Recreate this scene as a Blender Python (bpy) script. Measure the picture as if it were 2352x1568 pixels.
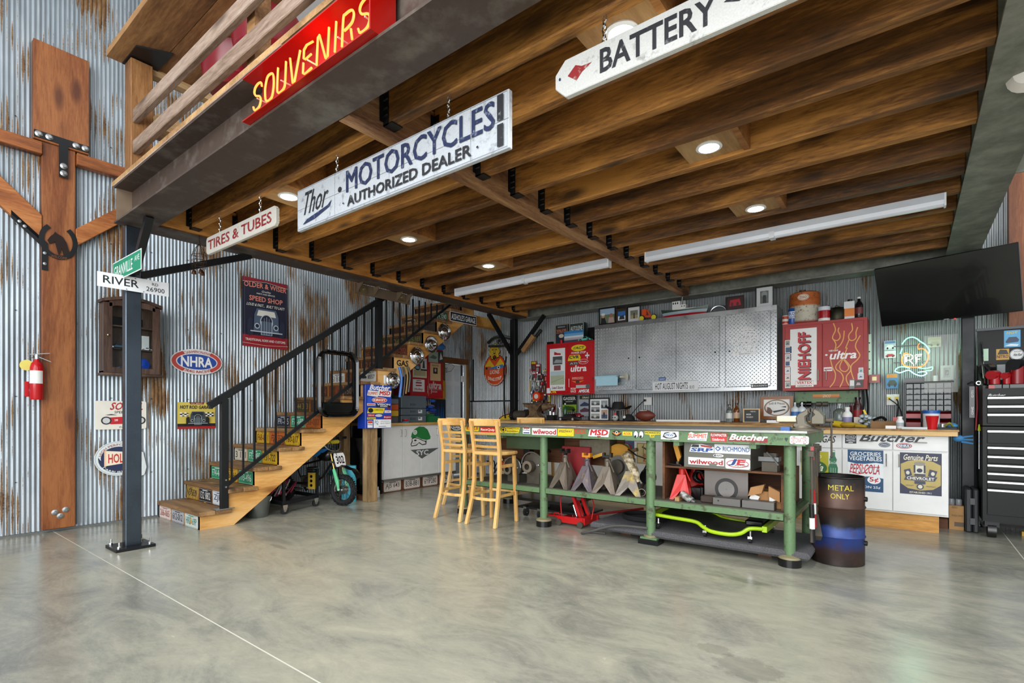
import bpy, bmesh, math, random
from mathutils import Vector, Matrix
PI = math.pi
for _o in list(bpy.data.objects): bpy.data.objects.remove(_o)
SC = bpy.context.scene
COL = SC.collection
# ---------------------------------------------------------------- camera, world, lights, exposure
FPX = 1181.5; HY = 947.0; TH = math.atan(910 / 1181.5); CT, ST = math.cos(TH), math.sin(TH)
CAM = (6.56, 0.0, 1.15)
cd = bpy.data.cameras.new('camera'); cam = bpy.data.objects.new('camera', cd); COL.objects.link(cam)
cd.sensor_width = 36; cd.lens = FPX / 2352 * 36; cd.shift_y = (HY - 784) / 2352; cd.clip_start = .02; cd.clip_end = 200
cam.location = CAM; cam.rotation_euler = (PI / 2, 0, TH); SC.camera = cam
SC.view_settings.view_transform = 'Standard'; SC.view_settings.look = 'None'
SC.view_settings.gamma = 1; SC.view_settings.use_curve_mapping = False
SC.view_settings.exposure = 0.0
wd = bpy.data.worlds.new('world'); SC.world = wd; wd.use_nodes = True
wb = wd.node_tree.nodes['Background']; wb.inputs[0].default_value = (.94, .97, 1, 1); wb.inputs[1].default_value = 0.75
def area(name, loc, aim, sx, sy, power, col=(1, 1, 1)):
    l = bpy.data.lights.new(name, 'AREA'); l.shape = 'RECTANGLE'; l.size = sx; l.size_y = sy; l.energy = power; l.color = col
    o = bpy.data.objects.new(name, l); COL.objects.link(o); o.location = loc
    o.rotation_euler = (Vector(aim) - Vector(loc)).to_track_quat('-Z', 'Y').to_euler(); return o
area('area_fill', (6.2, -3.2, 5.0), (4.2, 4.5, .6), 6.0, 3.0, 290, (.95, .98, 1))  # added area fill high behind the camera, no shop lamp stands there
area('low_fill', (6.5, -4.5, 1.9), (4.2, 6.5, 1.3), 8.0, 3.2, 540, (.97, .99, 1))  # added soft fill behind the camera to brighten the back wall, no door there
area('area_fill', (11.5, .5, 4.2), (3.5, 4.5, .8), 4.0, 3.0, 170, (.97, .99, 1))  # second added area fill, off to the right
area('loft_light', (3.5, 4.0, 5.8), (3.0, 4.0, 3), 4.0, 4.0, 90, (.95, .98, 1))

# ---------------------------------------------------------------- back-projection on real planes (metres)
def ray(px, py):
    a = (px - 1176) / FPX; b = (HY - py) / FPX
    return (-ST + a * CT, CT + a * ST, b)
def onX(px, py, X): r = ray(px, py); t = (X - CAM[0]) / r[0]; return (X, CAM[1] + t * r[1], CAM[2] + t * r[2])
def onY(px, py, Y): r = ray(px, py); t = (Y - CAM[1]) / r[1]; return (CAM[0] + t * r[0], Y, CAM[2] + t * r[2])
def onZ(px, py, Z=0.0): r = ray(px, py); t = (Z - CAM[2]) / r[2]; return (CAM[0] + t * r[0], CAM[1] + t * r[1], Z)

# ---------------------------------------------------------------- materials
def lin(h):
    if isinstance(h, (tuple, list)): return (*h[:3], 1)
    h = h.lstrip('#'); c = [int(h[i:i + 2], 16) / 255 for i in (0, 2, 4)]
    return tuple(v / 12.92 if v <= .04045 else ((v + .055) / 1.055) ** 2.4 for v in c) + (1,)
MC = {}
class NT:
    def __init__(s, name):
        s.m = bpy.data.materials.new(name); s.m.use_nodes = True; s.t = s.m.node_tree
        s.b = s.t.nodes['Principled BSDF']; s.tc = None
    def n(s, ty, **k):
        d = s.t.nodes.new('ShaderNode' + ty)
        for a, v in k.items(): setattr(d, a, v)
        return d
    def l(s, a, b): s.t.links.new(a, b)
    def obj(s):
        if not s.tc: s.tc = s.n('TexCoord')
        return s.tc.outputs['Object']
    def map(s, scale, src=None, loc=(0, 0, 0)):
        d = s.n('Mapping'); d.inputs['Scale'].default_value = scale; d.inputs['Location'].default_value = loc
        s.l(src or s.obj(), d.inputs[0]); return d.outputs[0]
    def rnd(s, src=None, k=37.0):
        oi = s.n('ObjectInfo'); m = s.n('VectorMath', operation='SCALE'); cmb = s.n('CombineXYZ')
        for i in range(3): s.l(oi.outputs['Random'], cmb.inputs[i])
        s.l(cmb.outputs[0], m.inputs[0]); m.inputs['Scale'].default_value = k
        a = s.n('VectorMath', operation='ADD'); s.l(src or s.obj(), a.inputs[0]); s.l(m.outputs[0], a.inputs[1]); return a.outputs[0]
    def noise(s, vec, scale=1, det=3, rough=.5, dist=0):
        d = s.n('TexNoise'); d.inputs['Scale'].default_value = scale; d.inputs['Detail'].default_value = det
        d.inputs['Roughness'].default_value = rough; d.inputs['Distortion'].default_value = dist; s.l(vec, d.inputs['Vector']); return d.outputs['Fac']
    def ramp(s, fac, stops, interp='LINEAR'):
        d = s.n('ValToRGB'); cr = d.color_ramp; cr.interpolation = interp
        while len(cr.elements) < len(stops): cr.elements.new(.5)
        for e, (p, c) in zip(cr.elements, stops): e.position = p; e.color = lin(c)
        s.l(fac, d.inputs[0]); return d.outputs[0]
    def math(s, op, a, b=None, c=None, clamp=False):
        d = s.n('Math', operation=op); d.use_clamp = clamp
        for i, v in enumerate((a, b, c)):
            if v is None: continue
            if isinstance(v, (int, float)): d.inputs[i].default_value = v
            else: s.l(v, d.inputs[i])
        return d.outputs[0]
    def mix(s, f, a, b):
        d = s.n('Mix', data_type='RGBA')
        for i, v in ((0, f), (6, a), (7, b)):
            if isinstance(v, (int, float)): d.inputs[i].default_value = v
            elif isinstance(v, (str, tuple)): d.inputs[i].default_value = lin(v)
            else: s.l(v, d.inputs[i])
        return d.outputs[2]
    def bump(s, h, st=.3, dist=.01):
        d = s.n('Bump'); d.inputs['Strength'].default_value = st; d.inputs['Distance'].default_value = dist
        s.l(h, d.inputs['Height']); s.l(d.outputs[0], s.b.inputs['Normal'])
    def done(s, col=None, rough=None, metal=None):
        for k, v in (('Base Color', col), ('Roughness', rough), ('Metallic', metal)):
            if v is None: continue
            if isinstance(v, (int, float)): s.b.inputs[k].default_value = v
            elif isinstance(v, (str, tuple)): s.b.inputs[k].default_value = lin(v)
            else: s.l(v, s.b.inputs[k])
        return s.m
def C(h, rough=.45, metal=0.0):
    "flat paint / print colour with a faint mottling"
    k = (h, rough, metal)
    if k not in MC:
        t = NT('paint_' + h.strip('#')); c = lin(h)
        f = t.noise(t.rnd(), 9, 3)
        a = .9 if sum(c[:3]) > 1.2 else .8; d = tuple(v * a for v in c[:3]); MC[k] = t.done(t.mix(f, d, tuple(min(1, v * (2 - a) ** .7) for v in c[:3])), rough, metal)
    return MC[k]
def EM(h, st):
    k = (h, 'e', st)
    if k not in MC:
        t = NT('glow_' + h.strip('#')); t.done('#111111', .5); t.b.inputs['Emission Color'].default_value = lin(h); t.b.inputs['Emission Strength'].default_value = st; MC[k] = t.m
    return MC[k]
def METAL(h, rough=.3, sc=12, var=.25, bump=.0, metal=1.0):
    k = ('met', h, rough, sc, var, bump, metal)
    if k not in MC:
        t = NT('metal_' + h.strip('#')); c = lin(h)[:3]
        f = t.noise(t.rnd(), sc, 5, .6)
        col = t.mix(f, tuple(v * (1 - var) for v in c), tuple(min(1, v * (1 + var)) for v in c))
        r = t.math('MULTIPLY_ADD', f, .3, rough - .15)
        if bump: t.bump(f, bump, .004)
        MC[k] = t.done(col, r, metal)
    return MC[k]
def WORN(h, h2, sc=9, thr=.6, rough=.5, metal=.0, soft=.08, sc3=(1, 1, 1)):
    "paint h worn or stained to h2 in patches"
    k = ('worn', h, h2, sc, thr, rough, metal, soft, sc3)
    if k not in MC:
        t = NT('worn_' + h.strip('#')); v = t.map(sc3, t.rnd())
        f = t.noise(v, sc, 7, .65); m = t.ramp(f, [(thr - soft, '#000000'), (thr + soft, '#ffffff')])
        g = t.noise(t.rnd(), sc * 6, 3); c = lin(h)[:3]
        base = t.mix(g, tuple(x * .8 for x in c), tuple(min(1, x * 1.15) for x in c))
        t.bump(f, .25, .003)
        MC[k] = t.done(t.mix(m, base, h2), rough, metal)
    return MC[k]
def WOOD(name, dark, mid, light, axis='x', knots=True, sc=1.0, rough=.6, kcol=None, bump=.25):
    k = ('wood', name, axis)
    if k in MC: return MC[k]
    t = NT('wood_' + name)
    S = {'x': (1.6, 14, 14), 'y': (14, 1.6, 14), 'z': (14, 14, 1.6)}[axis]
    base = t.rnd()
    big = t.noise(t.map(tuple(.22 * v for v in S), base), 1 * sc, 4, .6, 1.2)
    fine = t.noise(t.map(tuple((5 if v > 1 else 3) * v for v in S), base), 1 * sc, 4, .7, .4)
    f = t.math('ADD', t.math('MULTIPLY', big, .7), t.math('MULTIPLY', fine, .32))
    col = t.ramp(f, [(.38, dark), (.5, mid), (.62, light)])
    if knots:
        vo = t.n('TexVoronoi'); K = {'x': (1.6, 5, 5), 'y': (5, 1.6, 5), 'z': (5, 5, 1.6)}[axis]
        t.l(t.map(K, t.rnd(None, 11.0)), vo.inputs['Vector']); vo.inputs['Scale'].default_value = 1.0
        km = t.ramp(vo.outputs['Distance'], [(.10, '#ffffff'), (.26, '#000000')])
        col = t.mix(t.math('MULTIPLY', km, .8), col, kcol or dark)
    t.bump(fine, bump, .004)
    MC[k] = t.done(col, rough); return MC[k]

def mat_galv(name, tint=0.0, rustamt=0.0):
    t = NT(name); o = t.obj(); sp = t.n('SeparateXYZ'); t.l(o, sp.inputs[0])
    s = t.math('ADD', sp.outputs[0], sp.outputs[1]); s = t.math('DIVIDE', s, .036)
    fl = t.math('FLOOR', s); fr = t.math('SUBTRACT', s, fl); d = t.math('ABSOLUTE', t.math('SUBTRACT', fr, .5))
    cb = t.n('CombineXYZ'); t.l(t.math('MULTIPLY', fl, .075), cb.inputs[0]); t.l(t.math('MULTIPLY', sp.outputs[2], .9), cb.inputs[1])
    A = t.noise(cb.outputs[0], 1.15, 2, .5)
    cb2 = t.n('CombineXYZ'); t.l(t.math('MULTIPLY', fl, .73), cb2.inputs[0]); t.l(t.math('MULTIPLY', sp.outputs[2], 2.6), cb2.inputs[1])
    B = t.noise(cb2.outputs[0], 1.0, 2, .5)
    cb3 = t.n('CombineXYZ'); t.l(t.math('MULTIPLY', s, 1.3), cb3.inputs[0]); t.l(t.math('MULTIPLY', sp.outputs[2], 55), cb3.inputs[1])
    J = t.noise(cb3.outputs[0], 1.0, 3, .6)
    v = t.math('ADD', t.math('ADD', t.math('MULTIPLY', A, 3.4), t.math('MULTIPLY', B, 1.1)), -2.55 + rustamt)
    v = t.math('ADD', v, t.math('MULTIPLY', t.math('SUBTRACT', J, .5), .35))
    m = t.math('MULTIPLY', t.math('SUBTRACT', v, t.math('MULTIPLY', d, 1.2)), 9.0, clamp=True)
    rc = t.ramp(t.noise(t.map((9, 9, 3.0), o), 3, 5, .7), [(.3, '#45301d'), (.5, '#70502f'), (.72, '#94703f')])
    g1 = t.noise(t.map((1.2, 1.2, .5), o), 1.5, 4, .6)
    gc = t.ramp(g1, [(.25, '#838b90'), (.5, '#a3aeb6'), (.75, '#c3cbd1')])
    streak = t.noise(t.map((24, 24, .9), o), 1.6, 4, .7)
    gc = t.mix(t.ramp(streak, [(.42, '#8a8a8a'), (.6, '#000000')]), gc, '#5f6566')
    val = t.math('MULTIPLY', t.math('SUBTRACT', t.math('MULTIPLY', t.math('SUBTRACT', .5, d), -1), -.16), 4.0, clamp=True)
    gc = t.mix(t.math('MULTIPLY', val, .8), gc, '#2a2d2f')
    if tint: gc = t.mix(tint, gc, '#878379')
    col = t.mix(m, gc, rc)
    t.bump(J, .12, .002)
    return t.done(col, t.math('MULTIPLY_ADD', m, .4, .36), t.math('MULTIPLY_ADD', m, -.4, .4))
GALV = mat_galv('galvanised_rusted', 0, 0.36); GALVB = mat_galv('galvanised_back', .38, .12)
def mat_floor():
    t = NT('polished_concrete'); o = t.obj(); ge = t.n('NewGeometry'); w = ge.outputs['Position']
    a = t.noise(o, .55, 6, .62, .6); b = t.noise(t.map((1.4, 2.6, 1), o), 1.3, 9, .72, .9); c = t.noise(t.map((5, 12, 1), o), 3, 6, .7, .8)
    f = t.math('ADD', t.math('MULTIPLY', a, .45), t.math('ADD', t.math('MULTIPLY', b, .42), t.math('MULTIPLY', c, .13)))
    col = t.ramp(f, [(.3, '#5c5c59'), (.42, '#7e7e76'), (.52, '#9d9c8e'), (.62, '#b0ad9a'), (.75, '#bfbaa8')])
    g = t.noise(o, .8, 3); col = t.mix(t.ramp(g, [(.4, '#000000'), (.62, '#555555')]), col, '#8b928b')
    st = t.noise(o, 1.7, 4, .7, .5); col = t.mix(t.ramp(st, [(.66, '#000000'), (.78, '#777777')]), col, '#5f5d54')
    sp = t.noise(o, 60, 2); col = t.mix(t.ramp(sp, [(.68, '#000000'), (.74, '#666666')]), col, '#d6d6cf')
    for px, py, rx, ry in ((1720, 1535, .16, .12), (1640, 1490, .10, .06), (1720, 1335, .16, .05), (1640, 1320, .08, .03), (640, 1255, .14, .03)):
        p = onZ(px, py); d = t.n('VectorMath', operation='DISTANCE'); q = t.n('VectorMath', operation='MULTIPLY'); t.l(w, q.inputs[0]); q.inputs[1].default_value = (1 / rx, 1 / ry, 0); t.l(q.outputs[0], d.inputs[0]); d.inputs[1].default_value = (p[0] / rx, p[1] / ry, 0)
        e = t.math('ADD', d.outputs['Value'], t.math('MULTIPLY', t.math('SUBTRACT', t.noise(w, 14, 5, .7), .5), 1.6)); col = t.mix(t.ramp(e, [(.75, '#999999'), (1.0, '#000000')]), col, '#4f4c44')
    r = t.math('MULTIPLY_ADD', b, .22, .12)
    t.bump(c, .05, .004)
    m = t.done(col, r, 0.0); t.b.inputs['Specular IOR Level'].default_value = .5; return m
FLOOR = mat_floor()
def mat_diamond():
    t = NT('diamond_plate'); o = t.obj(); sp = t.n('SeparateXYZ'); t.l(o, sp.inputs[0])
    k = 21.0
    u = t.math('MULTIPLY', t.math('ADD', sp.outputs[0], sp.outputs[2]), k); v = t.math('MULTIPLY', t.math('SUBTRACT', sp.outputs[0], sp.outputs[2]), k)
    fu, fv = t.math('FLOOR', u), t.math('FLOOR', v)
    a = t.math('ABSOLUTE', t.math('SUBTRACT', t.math('SUBTRACT', u, fu), .5)); b = t.math('ABSOLUTE', t.math('SUBTRACT', t.math('SUBTRACT', v, fv), .5))
    par = t.math('FLOORED_MODULO', t.math('ADD', fu, fv), 2.0)
    x1 = t.math('ADD', t.math('DIVIDE', a, .47), t.math('DIVIDE', b, .17)); x2 = t.math('ADD', t.math('DIVIDE', a, .17), t.math('DIVIDE', b, .47))
    mx = t.n('Mix'); t.l(par, mx.inputs[0]); t.l(x1, mx.inputs[2]); t.l(x2, mx.inputs[3])
    h = t.math('SUBTRACT', 1.05, mx.outputs[0], clamp=True)
    t.bump(h, 1.0, .004)
    n = t.noise(o, 2.5, 3)
    return t.done(t.mix(t.ramp(h, [(.0, '#000000'), (.35, '#ffffff')]), t.ramp(n, [(.3, '#a9adb0'), (.7, '#cdd0d2')]), '#f6f7f8'), t.math('MULTIPLY_ADD', n, .2, .2), .75)
DIAM = mat_diamond()

BLK = METAL('#16181b', .42, 8, .3, 0, .3); BLKG = C('#0b0c0e', .25); RUB = C('#17171a', .8)
CHR = METAL('#d8dadc', .12, 6, .08); ALU = METAL('#b4b8ba', .35, 10, .12); STEEL = METAL('#7d7a74', .5, 6, .35, .1, .7)
CASTI = METAL('#5a544b', .6, 14, .4, .3, .6); DARKM = METAL('#2b2a29', .5, 20, .5, .1, .6)
GIRD = WORN('#4d3f37', '#6f675e', 3.5, .60, .55, .25, .10); GIRDG = WORN('#75766c', '#96978a', 5, .55, .5, .15, .12)
WHT = C('#e9e9e6', .4); RED = C('#c3141c', .3); BLU = C('#1146b4', .35); YEL = C('#f0cd16', .45); GRN = C('#1d8a4c', .45); BKP = C('#14161c', .5); NAVY = C('#1d3556', .5)
BENCHG = WORN('#62805a', '#4a4f38', 14, .60, .5, .1, .05)
MAPLE = WOOD('maple', '#c08f4c', '#d9ab66', '#e6bf7e', 'z', False, 1, .38, bump=.04)
MAPLEX = WOOD('maple_rail', '#c08f4c', '#d9ab66', '#e6bf7e', 'x', False, 1, .38, bump=.04)
JOIST = WOOD('joist', '#38230e', '#72481c', '#b87e38', 'x', True, 1, .6, '#140a03')
LEDG = WOOD('ledger', '#8a5220', '#bb7a35', '#d79b52', 'y', True, 1, .6, '#4e2a0e')
PSL = WOOD('strand_beam', '#5e3a22', '#936742', '#b98d62', 'y', False, 2.2, .7, bump=.6)
POSTW = WOOD('cedar_post', '#552a0d', '#7c431d', '#9a5f32', 'z', True, 1, .5, '#4a1f0a')
POSTY = WOOD('cedar_rail', '#643410', '#955425', '#b6753e', 'y', True, 1, .5, '#4a1f0a')
TREAD = WOOD('tread', '#5e4226', '#86623b', '#a58257', 'x', True, 1, .6, '#3b2712')
STRG = WOOD('stringer', '#b07a38', '#cf9a54', '#e0b273', 'y', True, .7, .5, '#7a4818')
RISW = WOOD('riser', '#6b3d18', '#96602c', '#b67e44', 'x', True, 1, .6)
RAILW = WOOD('loft_rail', '#6b5443', '#968070', '#b5a294', 'x', True, 1, .7, '#4c3a2c')
CAPW = WOOD('cap_plank', '#50331a', '#7b5531', '#a2794c', 'x', True, .8, .65, '#33200f')
OAKT = WOOD('counter_edge', '#9a6f38', '#c59a58', '#dab477', 'x', True, 1, .5); OAKY = WOOD('counter_edge_y', '#9a6f38', '#c59a58', '#dab477', 'y', True, 1, .5)
PLY = WOOD('plywood', '#7d5b37', '#a27c50', '#bb9666', 'y', False, .6, .7); KICK = WOOD('kick_board', '#a8722c', '#cf9748', '#e0b065', 'x', True, .7, .5)
BROWNW = WOOD('brown_ply', '#3e2412', '#5d371d', '#754a2a', 'x', False, .8, .7)
POSTG = WOOD('grey_post', '#7c6140', '#a8885d', '#c2a47a', 'z', True, 1, .65)
FLUOR = C('#dfe2ea', .3)

# ---------------------------------------------------------------- mesh builder
class MB:
    def __init__(s): s.v = []; s.f = []; s.mi = []; s.sm = []; s.ms = []
    def slot(s, m):
        if m not in s.ms: s.ms.append(m)
        return s.ms.index(m)
    def add(s, vs, fs, m, smooth=False):
        b = len(s.v); s.v += [tuple(v) for v in vs]; k = s.slot(m)
        for f in fs: s.f.append(tuple(i + b for i in f)); s.mi.append(k); s.sm.append(smooth)
        return s
    def box(s, x0, y0, z0, x1, y1, z1, m):
        vs = [(x, y, z) for x in (x0, x1) for y in (y0, y1) for z in (z0, z1)]
        return s.add(vs, [(0, 1, 3, 2), (4, 6, 7, 5), (0, 4, 5, 1), (2, 3, 7, 6), (0, 2, 6, 4), (1, 5, 7, 3)], m)
    def obox(s, c, ax, ay, az, m):
        "oriented box: centre and three half-axis vectors"
        c, ax, ay, az = map(Vector, (c, ax, ay, az))
        vs = [c + i * ax + j * ay + k * az for i in (-1, 1) for j in (-1, 1) for k in (-1, 1)]
        return s.add(vs, [(0, 1, 3, 2), (4, 6, 7, 5), (0, 4, 5, 1), (2, 3, 7, 6), (0, 2, 6, 4), (1, 5, 7, 3)], m)
    def bar(s, p, q, w, h, m, up=(0, 0, 1)):
        p, q = Vector(p), Vector(q); d = (q - p); L = d.length / 2; d.normalize(); u = Vector(up)
        if abs(d.dot(u)) > .99: u = Vector((1, 0, 0))
        sd = d.cross(u).normalized(); u = sd.cross(d).normalized()
        return s.obox((p + q) / 2, d * L, sd * w / 2, u * h / 2, m)
    def prism(s, pts, vec, m, smooth=False):
        "extrude a planar polygon (3-D points) by vec"
        n = len(pts); v = Vector(vec); P = [Vector(p) for p in pts]
        return s.add(P + [p + v for p in P], [tuple(range(n))[::-1], tuple(range(n, 2 * n))] + [(i, (i + 1) % n, n + (i + 1) % n, n + i) for i in range(n)], m, smooth)
    def tube(s, pts, r, m, n=8, closed=False, cap=True):
        P = [Vector(p) for p in pts]; N = len(P); rs = r if isinstance(r, (list, tuple)) else [r] * N
        vs = []; u = None
        for i in range(N):
            a = P[(i - 1) % N] if (closed or i) else P[0]; b = P[(i + 1) % N] if (closed or i < N - 1) else P[-1]
            d = (b - a).normalized() if (b - a).length > 1e-9 else Vector((0, 0, 1))
            if u is None: u = d.orthogonal().normalized()
            else:
                u = (u - d * u.dot(d)); u = u.normalized() if u.length > 1e-6 else d.orthogonal().normalized()
            w = d.cross(u)
            vs += [P[i] + (u * math.cos(2 * PI * k / n) + w * math.sin(2 * PI * k / n)) * rs[i] for k in range(n)]
        fs = []
        for i in range(N if closed else N - 1):
            j = (i + 1) % N
            fs += [(i * n + k, i * n + (k + 1) % n, j * n + (k + 1) % n, j * n + k) for k in range(n)]
        if cap and not closed: fs += [tuple(range(n))[::-1], tuple((N - 1) * n + k for k in range(n))]
        return s.add(vs, fs, m, True)
    def cyl(s, p, q, r, m, n=16, r1=None): return s.tube([p, q], [r, r if r1 is None else r1], m, n)
    def lathe(s, prof, c, m, n=20, axis=(0, 0, 1), cap=True):
        "profile [(radius, height)] turned about axis through c"
        c = Vector(c); a = Vector(axis).normalized(); u = a.orthogonal().normalized(); w = a.cross(u); vs = []
        for r, h in prof: vs += [c + a * h + (u * math.cos(2 * PI * k / n) + w * math.sin(2 * PI * k / n)) * max(r, 1e-4) for k in range(n)]
        fs = []
        for i in range(len(prof) - 1): fs += [(i * n + k, i * n + (k + 1) % n, (i + 1) * n + (k + 1) % n, (i + 1) * n + k) for k in range(n)]
        if cap: fs += [tuple(range(n))[::-1], tuple((len(prof) - 1) * n + k for k in range(n))]
        return s.add(vs, fs, m, True)
    def sph(s, c, r, m, n=12, sc=(1, 1, 1)):
        k = n // 2; return s.add([(c[0] + sc[0] * r * math.sin(PI * i / k) * math.cos(2 * PI * j / n), c[1] + sc[1] * r * math.sin(PI * i / k) * math.sin(2 * PI * j / n), c[2] + sc[2] * r * math.cos(PI * i / k)) for i in range(k + 1) for j in range(n)],
            [(i * n + j, (i + 1) * n + j, (i + 1) * n + (j + 1) % n, i * n + (j + 1) % n) for i in range(k) for j in range(n)], m, True)
WL = {}
def wloc(o): return WL.get(o.name, Vector((0, 0, 0)))
def tag(o, label=None, cat=None, group=None, kind=None):
    if label: o['label'] = label
    if cat: o['category'] = cat
    if group: o['group'] = group
    if kind: o['kind'] = kind
    return o
def thing(name, label, cat, loc=(0, 0, 0), group=None, kind=None):
    o = bpy.data.objects.new(name, None); COL.objects.link(o); o.location = loc; o.empty_display_size = .1; WL[o.name] = Vector(loc)
    return tag(o, label, cat, group, kind)
def obj(name, mb, parent=None, label=None, cat=None, group=None, kind=None, loc=None, bev=0):
    if not mb.v: return None
    if loc is None:
        if parent is not None: loc = wloc(parent)
        else:
            xs, ys, zs = zip(*mb.v); loc = Vector(((min(xs) + max(xs)) / 2, (min(ys) + max(ys)) / 2, min(zs)))
    loc = Vector(loc)
    me = bpy.data.meshes.new(name); me.from_pydata([(v[0] - loc.x, v[1] - loc.y, v[2] - loc.z) for v in mb.v], [], mb.f)
    for m in mb.ms: me.materials.append(m)
    me.polygons.foreach_set('material_index', mb.mi); me.polygons.foreach_set('use_smooth', mb.sm); me.update()
    o = bpy.data.objects.new(name, me); COL.objects.link(o); WL[o.name] = loc
    if parent is not None: o.parent = parent; o.location = loc - wloc(parent)
    else: o.location = loc
    if any(mb.sm):
        try: me.set_sharp_from_angle(angle=math.radians(40))
        except Exception: pass
    if bev:
        b = o.modifiers.new('bevel', 'BEVEL'); b.width = bev; b.segments = 1; b.limit_method = 'ANGLE'
    return tag(o, label, cat, group, kind)
def copy_tree(o, parent=None):
    c = o.copy(); COL.objects.link(c); c.parent = parent; WL[c.name] = wloc(o)
    for ch in list(o.children): copy_tree(ch, c)
    return c
def chain(mb, p, q, m, r=.0035, L=.03):
    p, q = Vector(p), Vector(q); d = q - p; n = max(1, int(d.length / (L * .75)))
    for i in range(n):
        c = p + d * ((i + .5) / n); a = PI / 2 * (i % 2); w = Vector((math.cos(a), math.sin(a), 0)) * .009
        mb.tube([c + Vector((0, 0, L / 2 * math.cos(t))) + w * math.sin(t) for t in [2 * PI * k / 8 for k in range(8)]], r, m, 5, True)

# ---------------------------------------------------------------- flat print: lettering, stickers, posters
TXT = {}; OFF = {}
def text_geo(s, bold=0.0):
    k = (s, bold)
    if k not in TXT:
        def raw(off):
            c = bpy.data.curves.new('t', 'FONT'); c.body = s; c.resolution_u = 2; c.offset = off; c.dimensions = '2D'; c.fill_mode = 'FRONT'
            o = bpy.data.objects.new('t', c); COL.objects.link(o); dg = bpy.context.evaluated_depsgraph_get()
            me = bpy.data.meshes.new_from_object(o.evaluated_get(dg)); r = ([(v.co.x, v.co.y) for v in me.vertices], [tuple(p.vertices) for p in me.polygons])
            bpy.data.objects.remove(o); bpy.data.curves.remove(c); bpy.data.meshes.remove(me); return r
        off = min(bold, .09) * .42; vs, fs = raw(0 if 'M' in s else off)  # a thickened M fills badly: printed in shifted passes instead
        xs = [v[0] for v in vs] or [0]; ys = [v[1] for v in vs] or [0]; x0, x1, y0, y1 = min(xs), max(xs), min(ys), max(ys)
        TXT[k] = ([((x - x0) / max(x1 - x0, 1e-6), (y - y0) / max(y1 - y0, 1e-6)) for x, y in vs], fs); OFF[k] = (off / max(x1 - x0, 1e-6) if 'M' in s else 0)
    return TXT[k]
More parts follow.
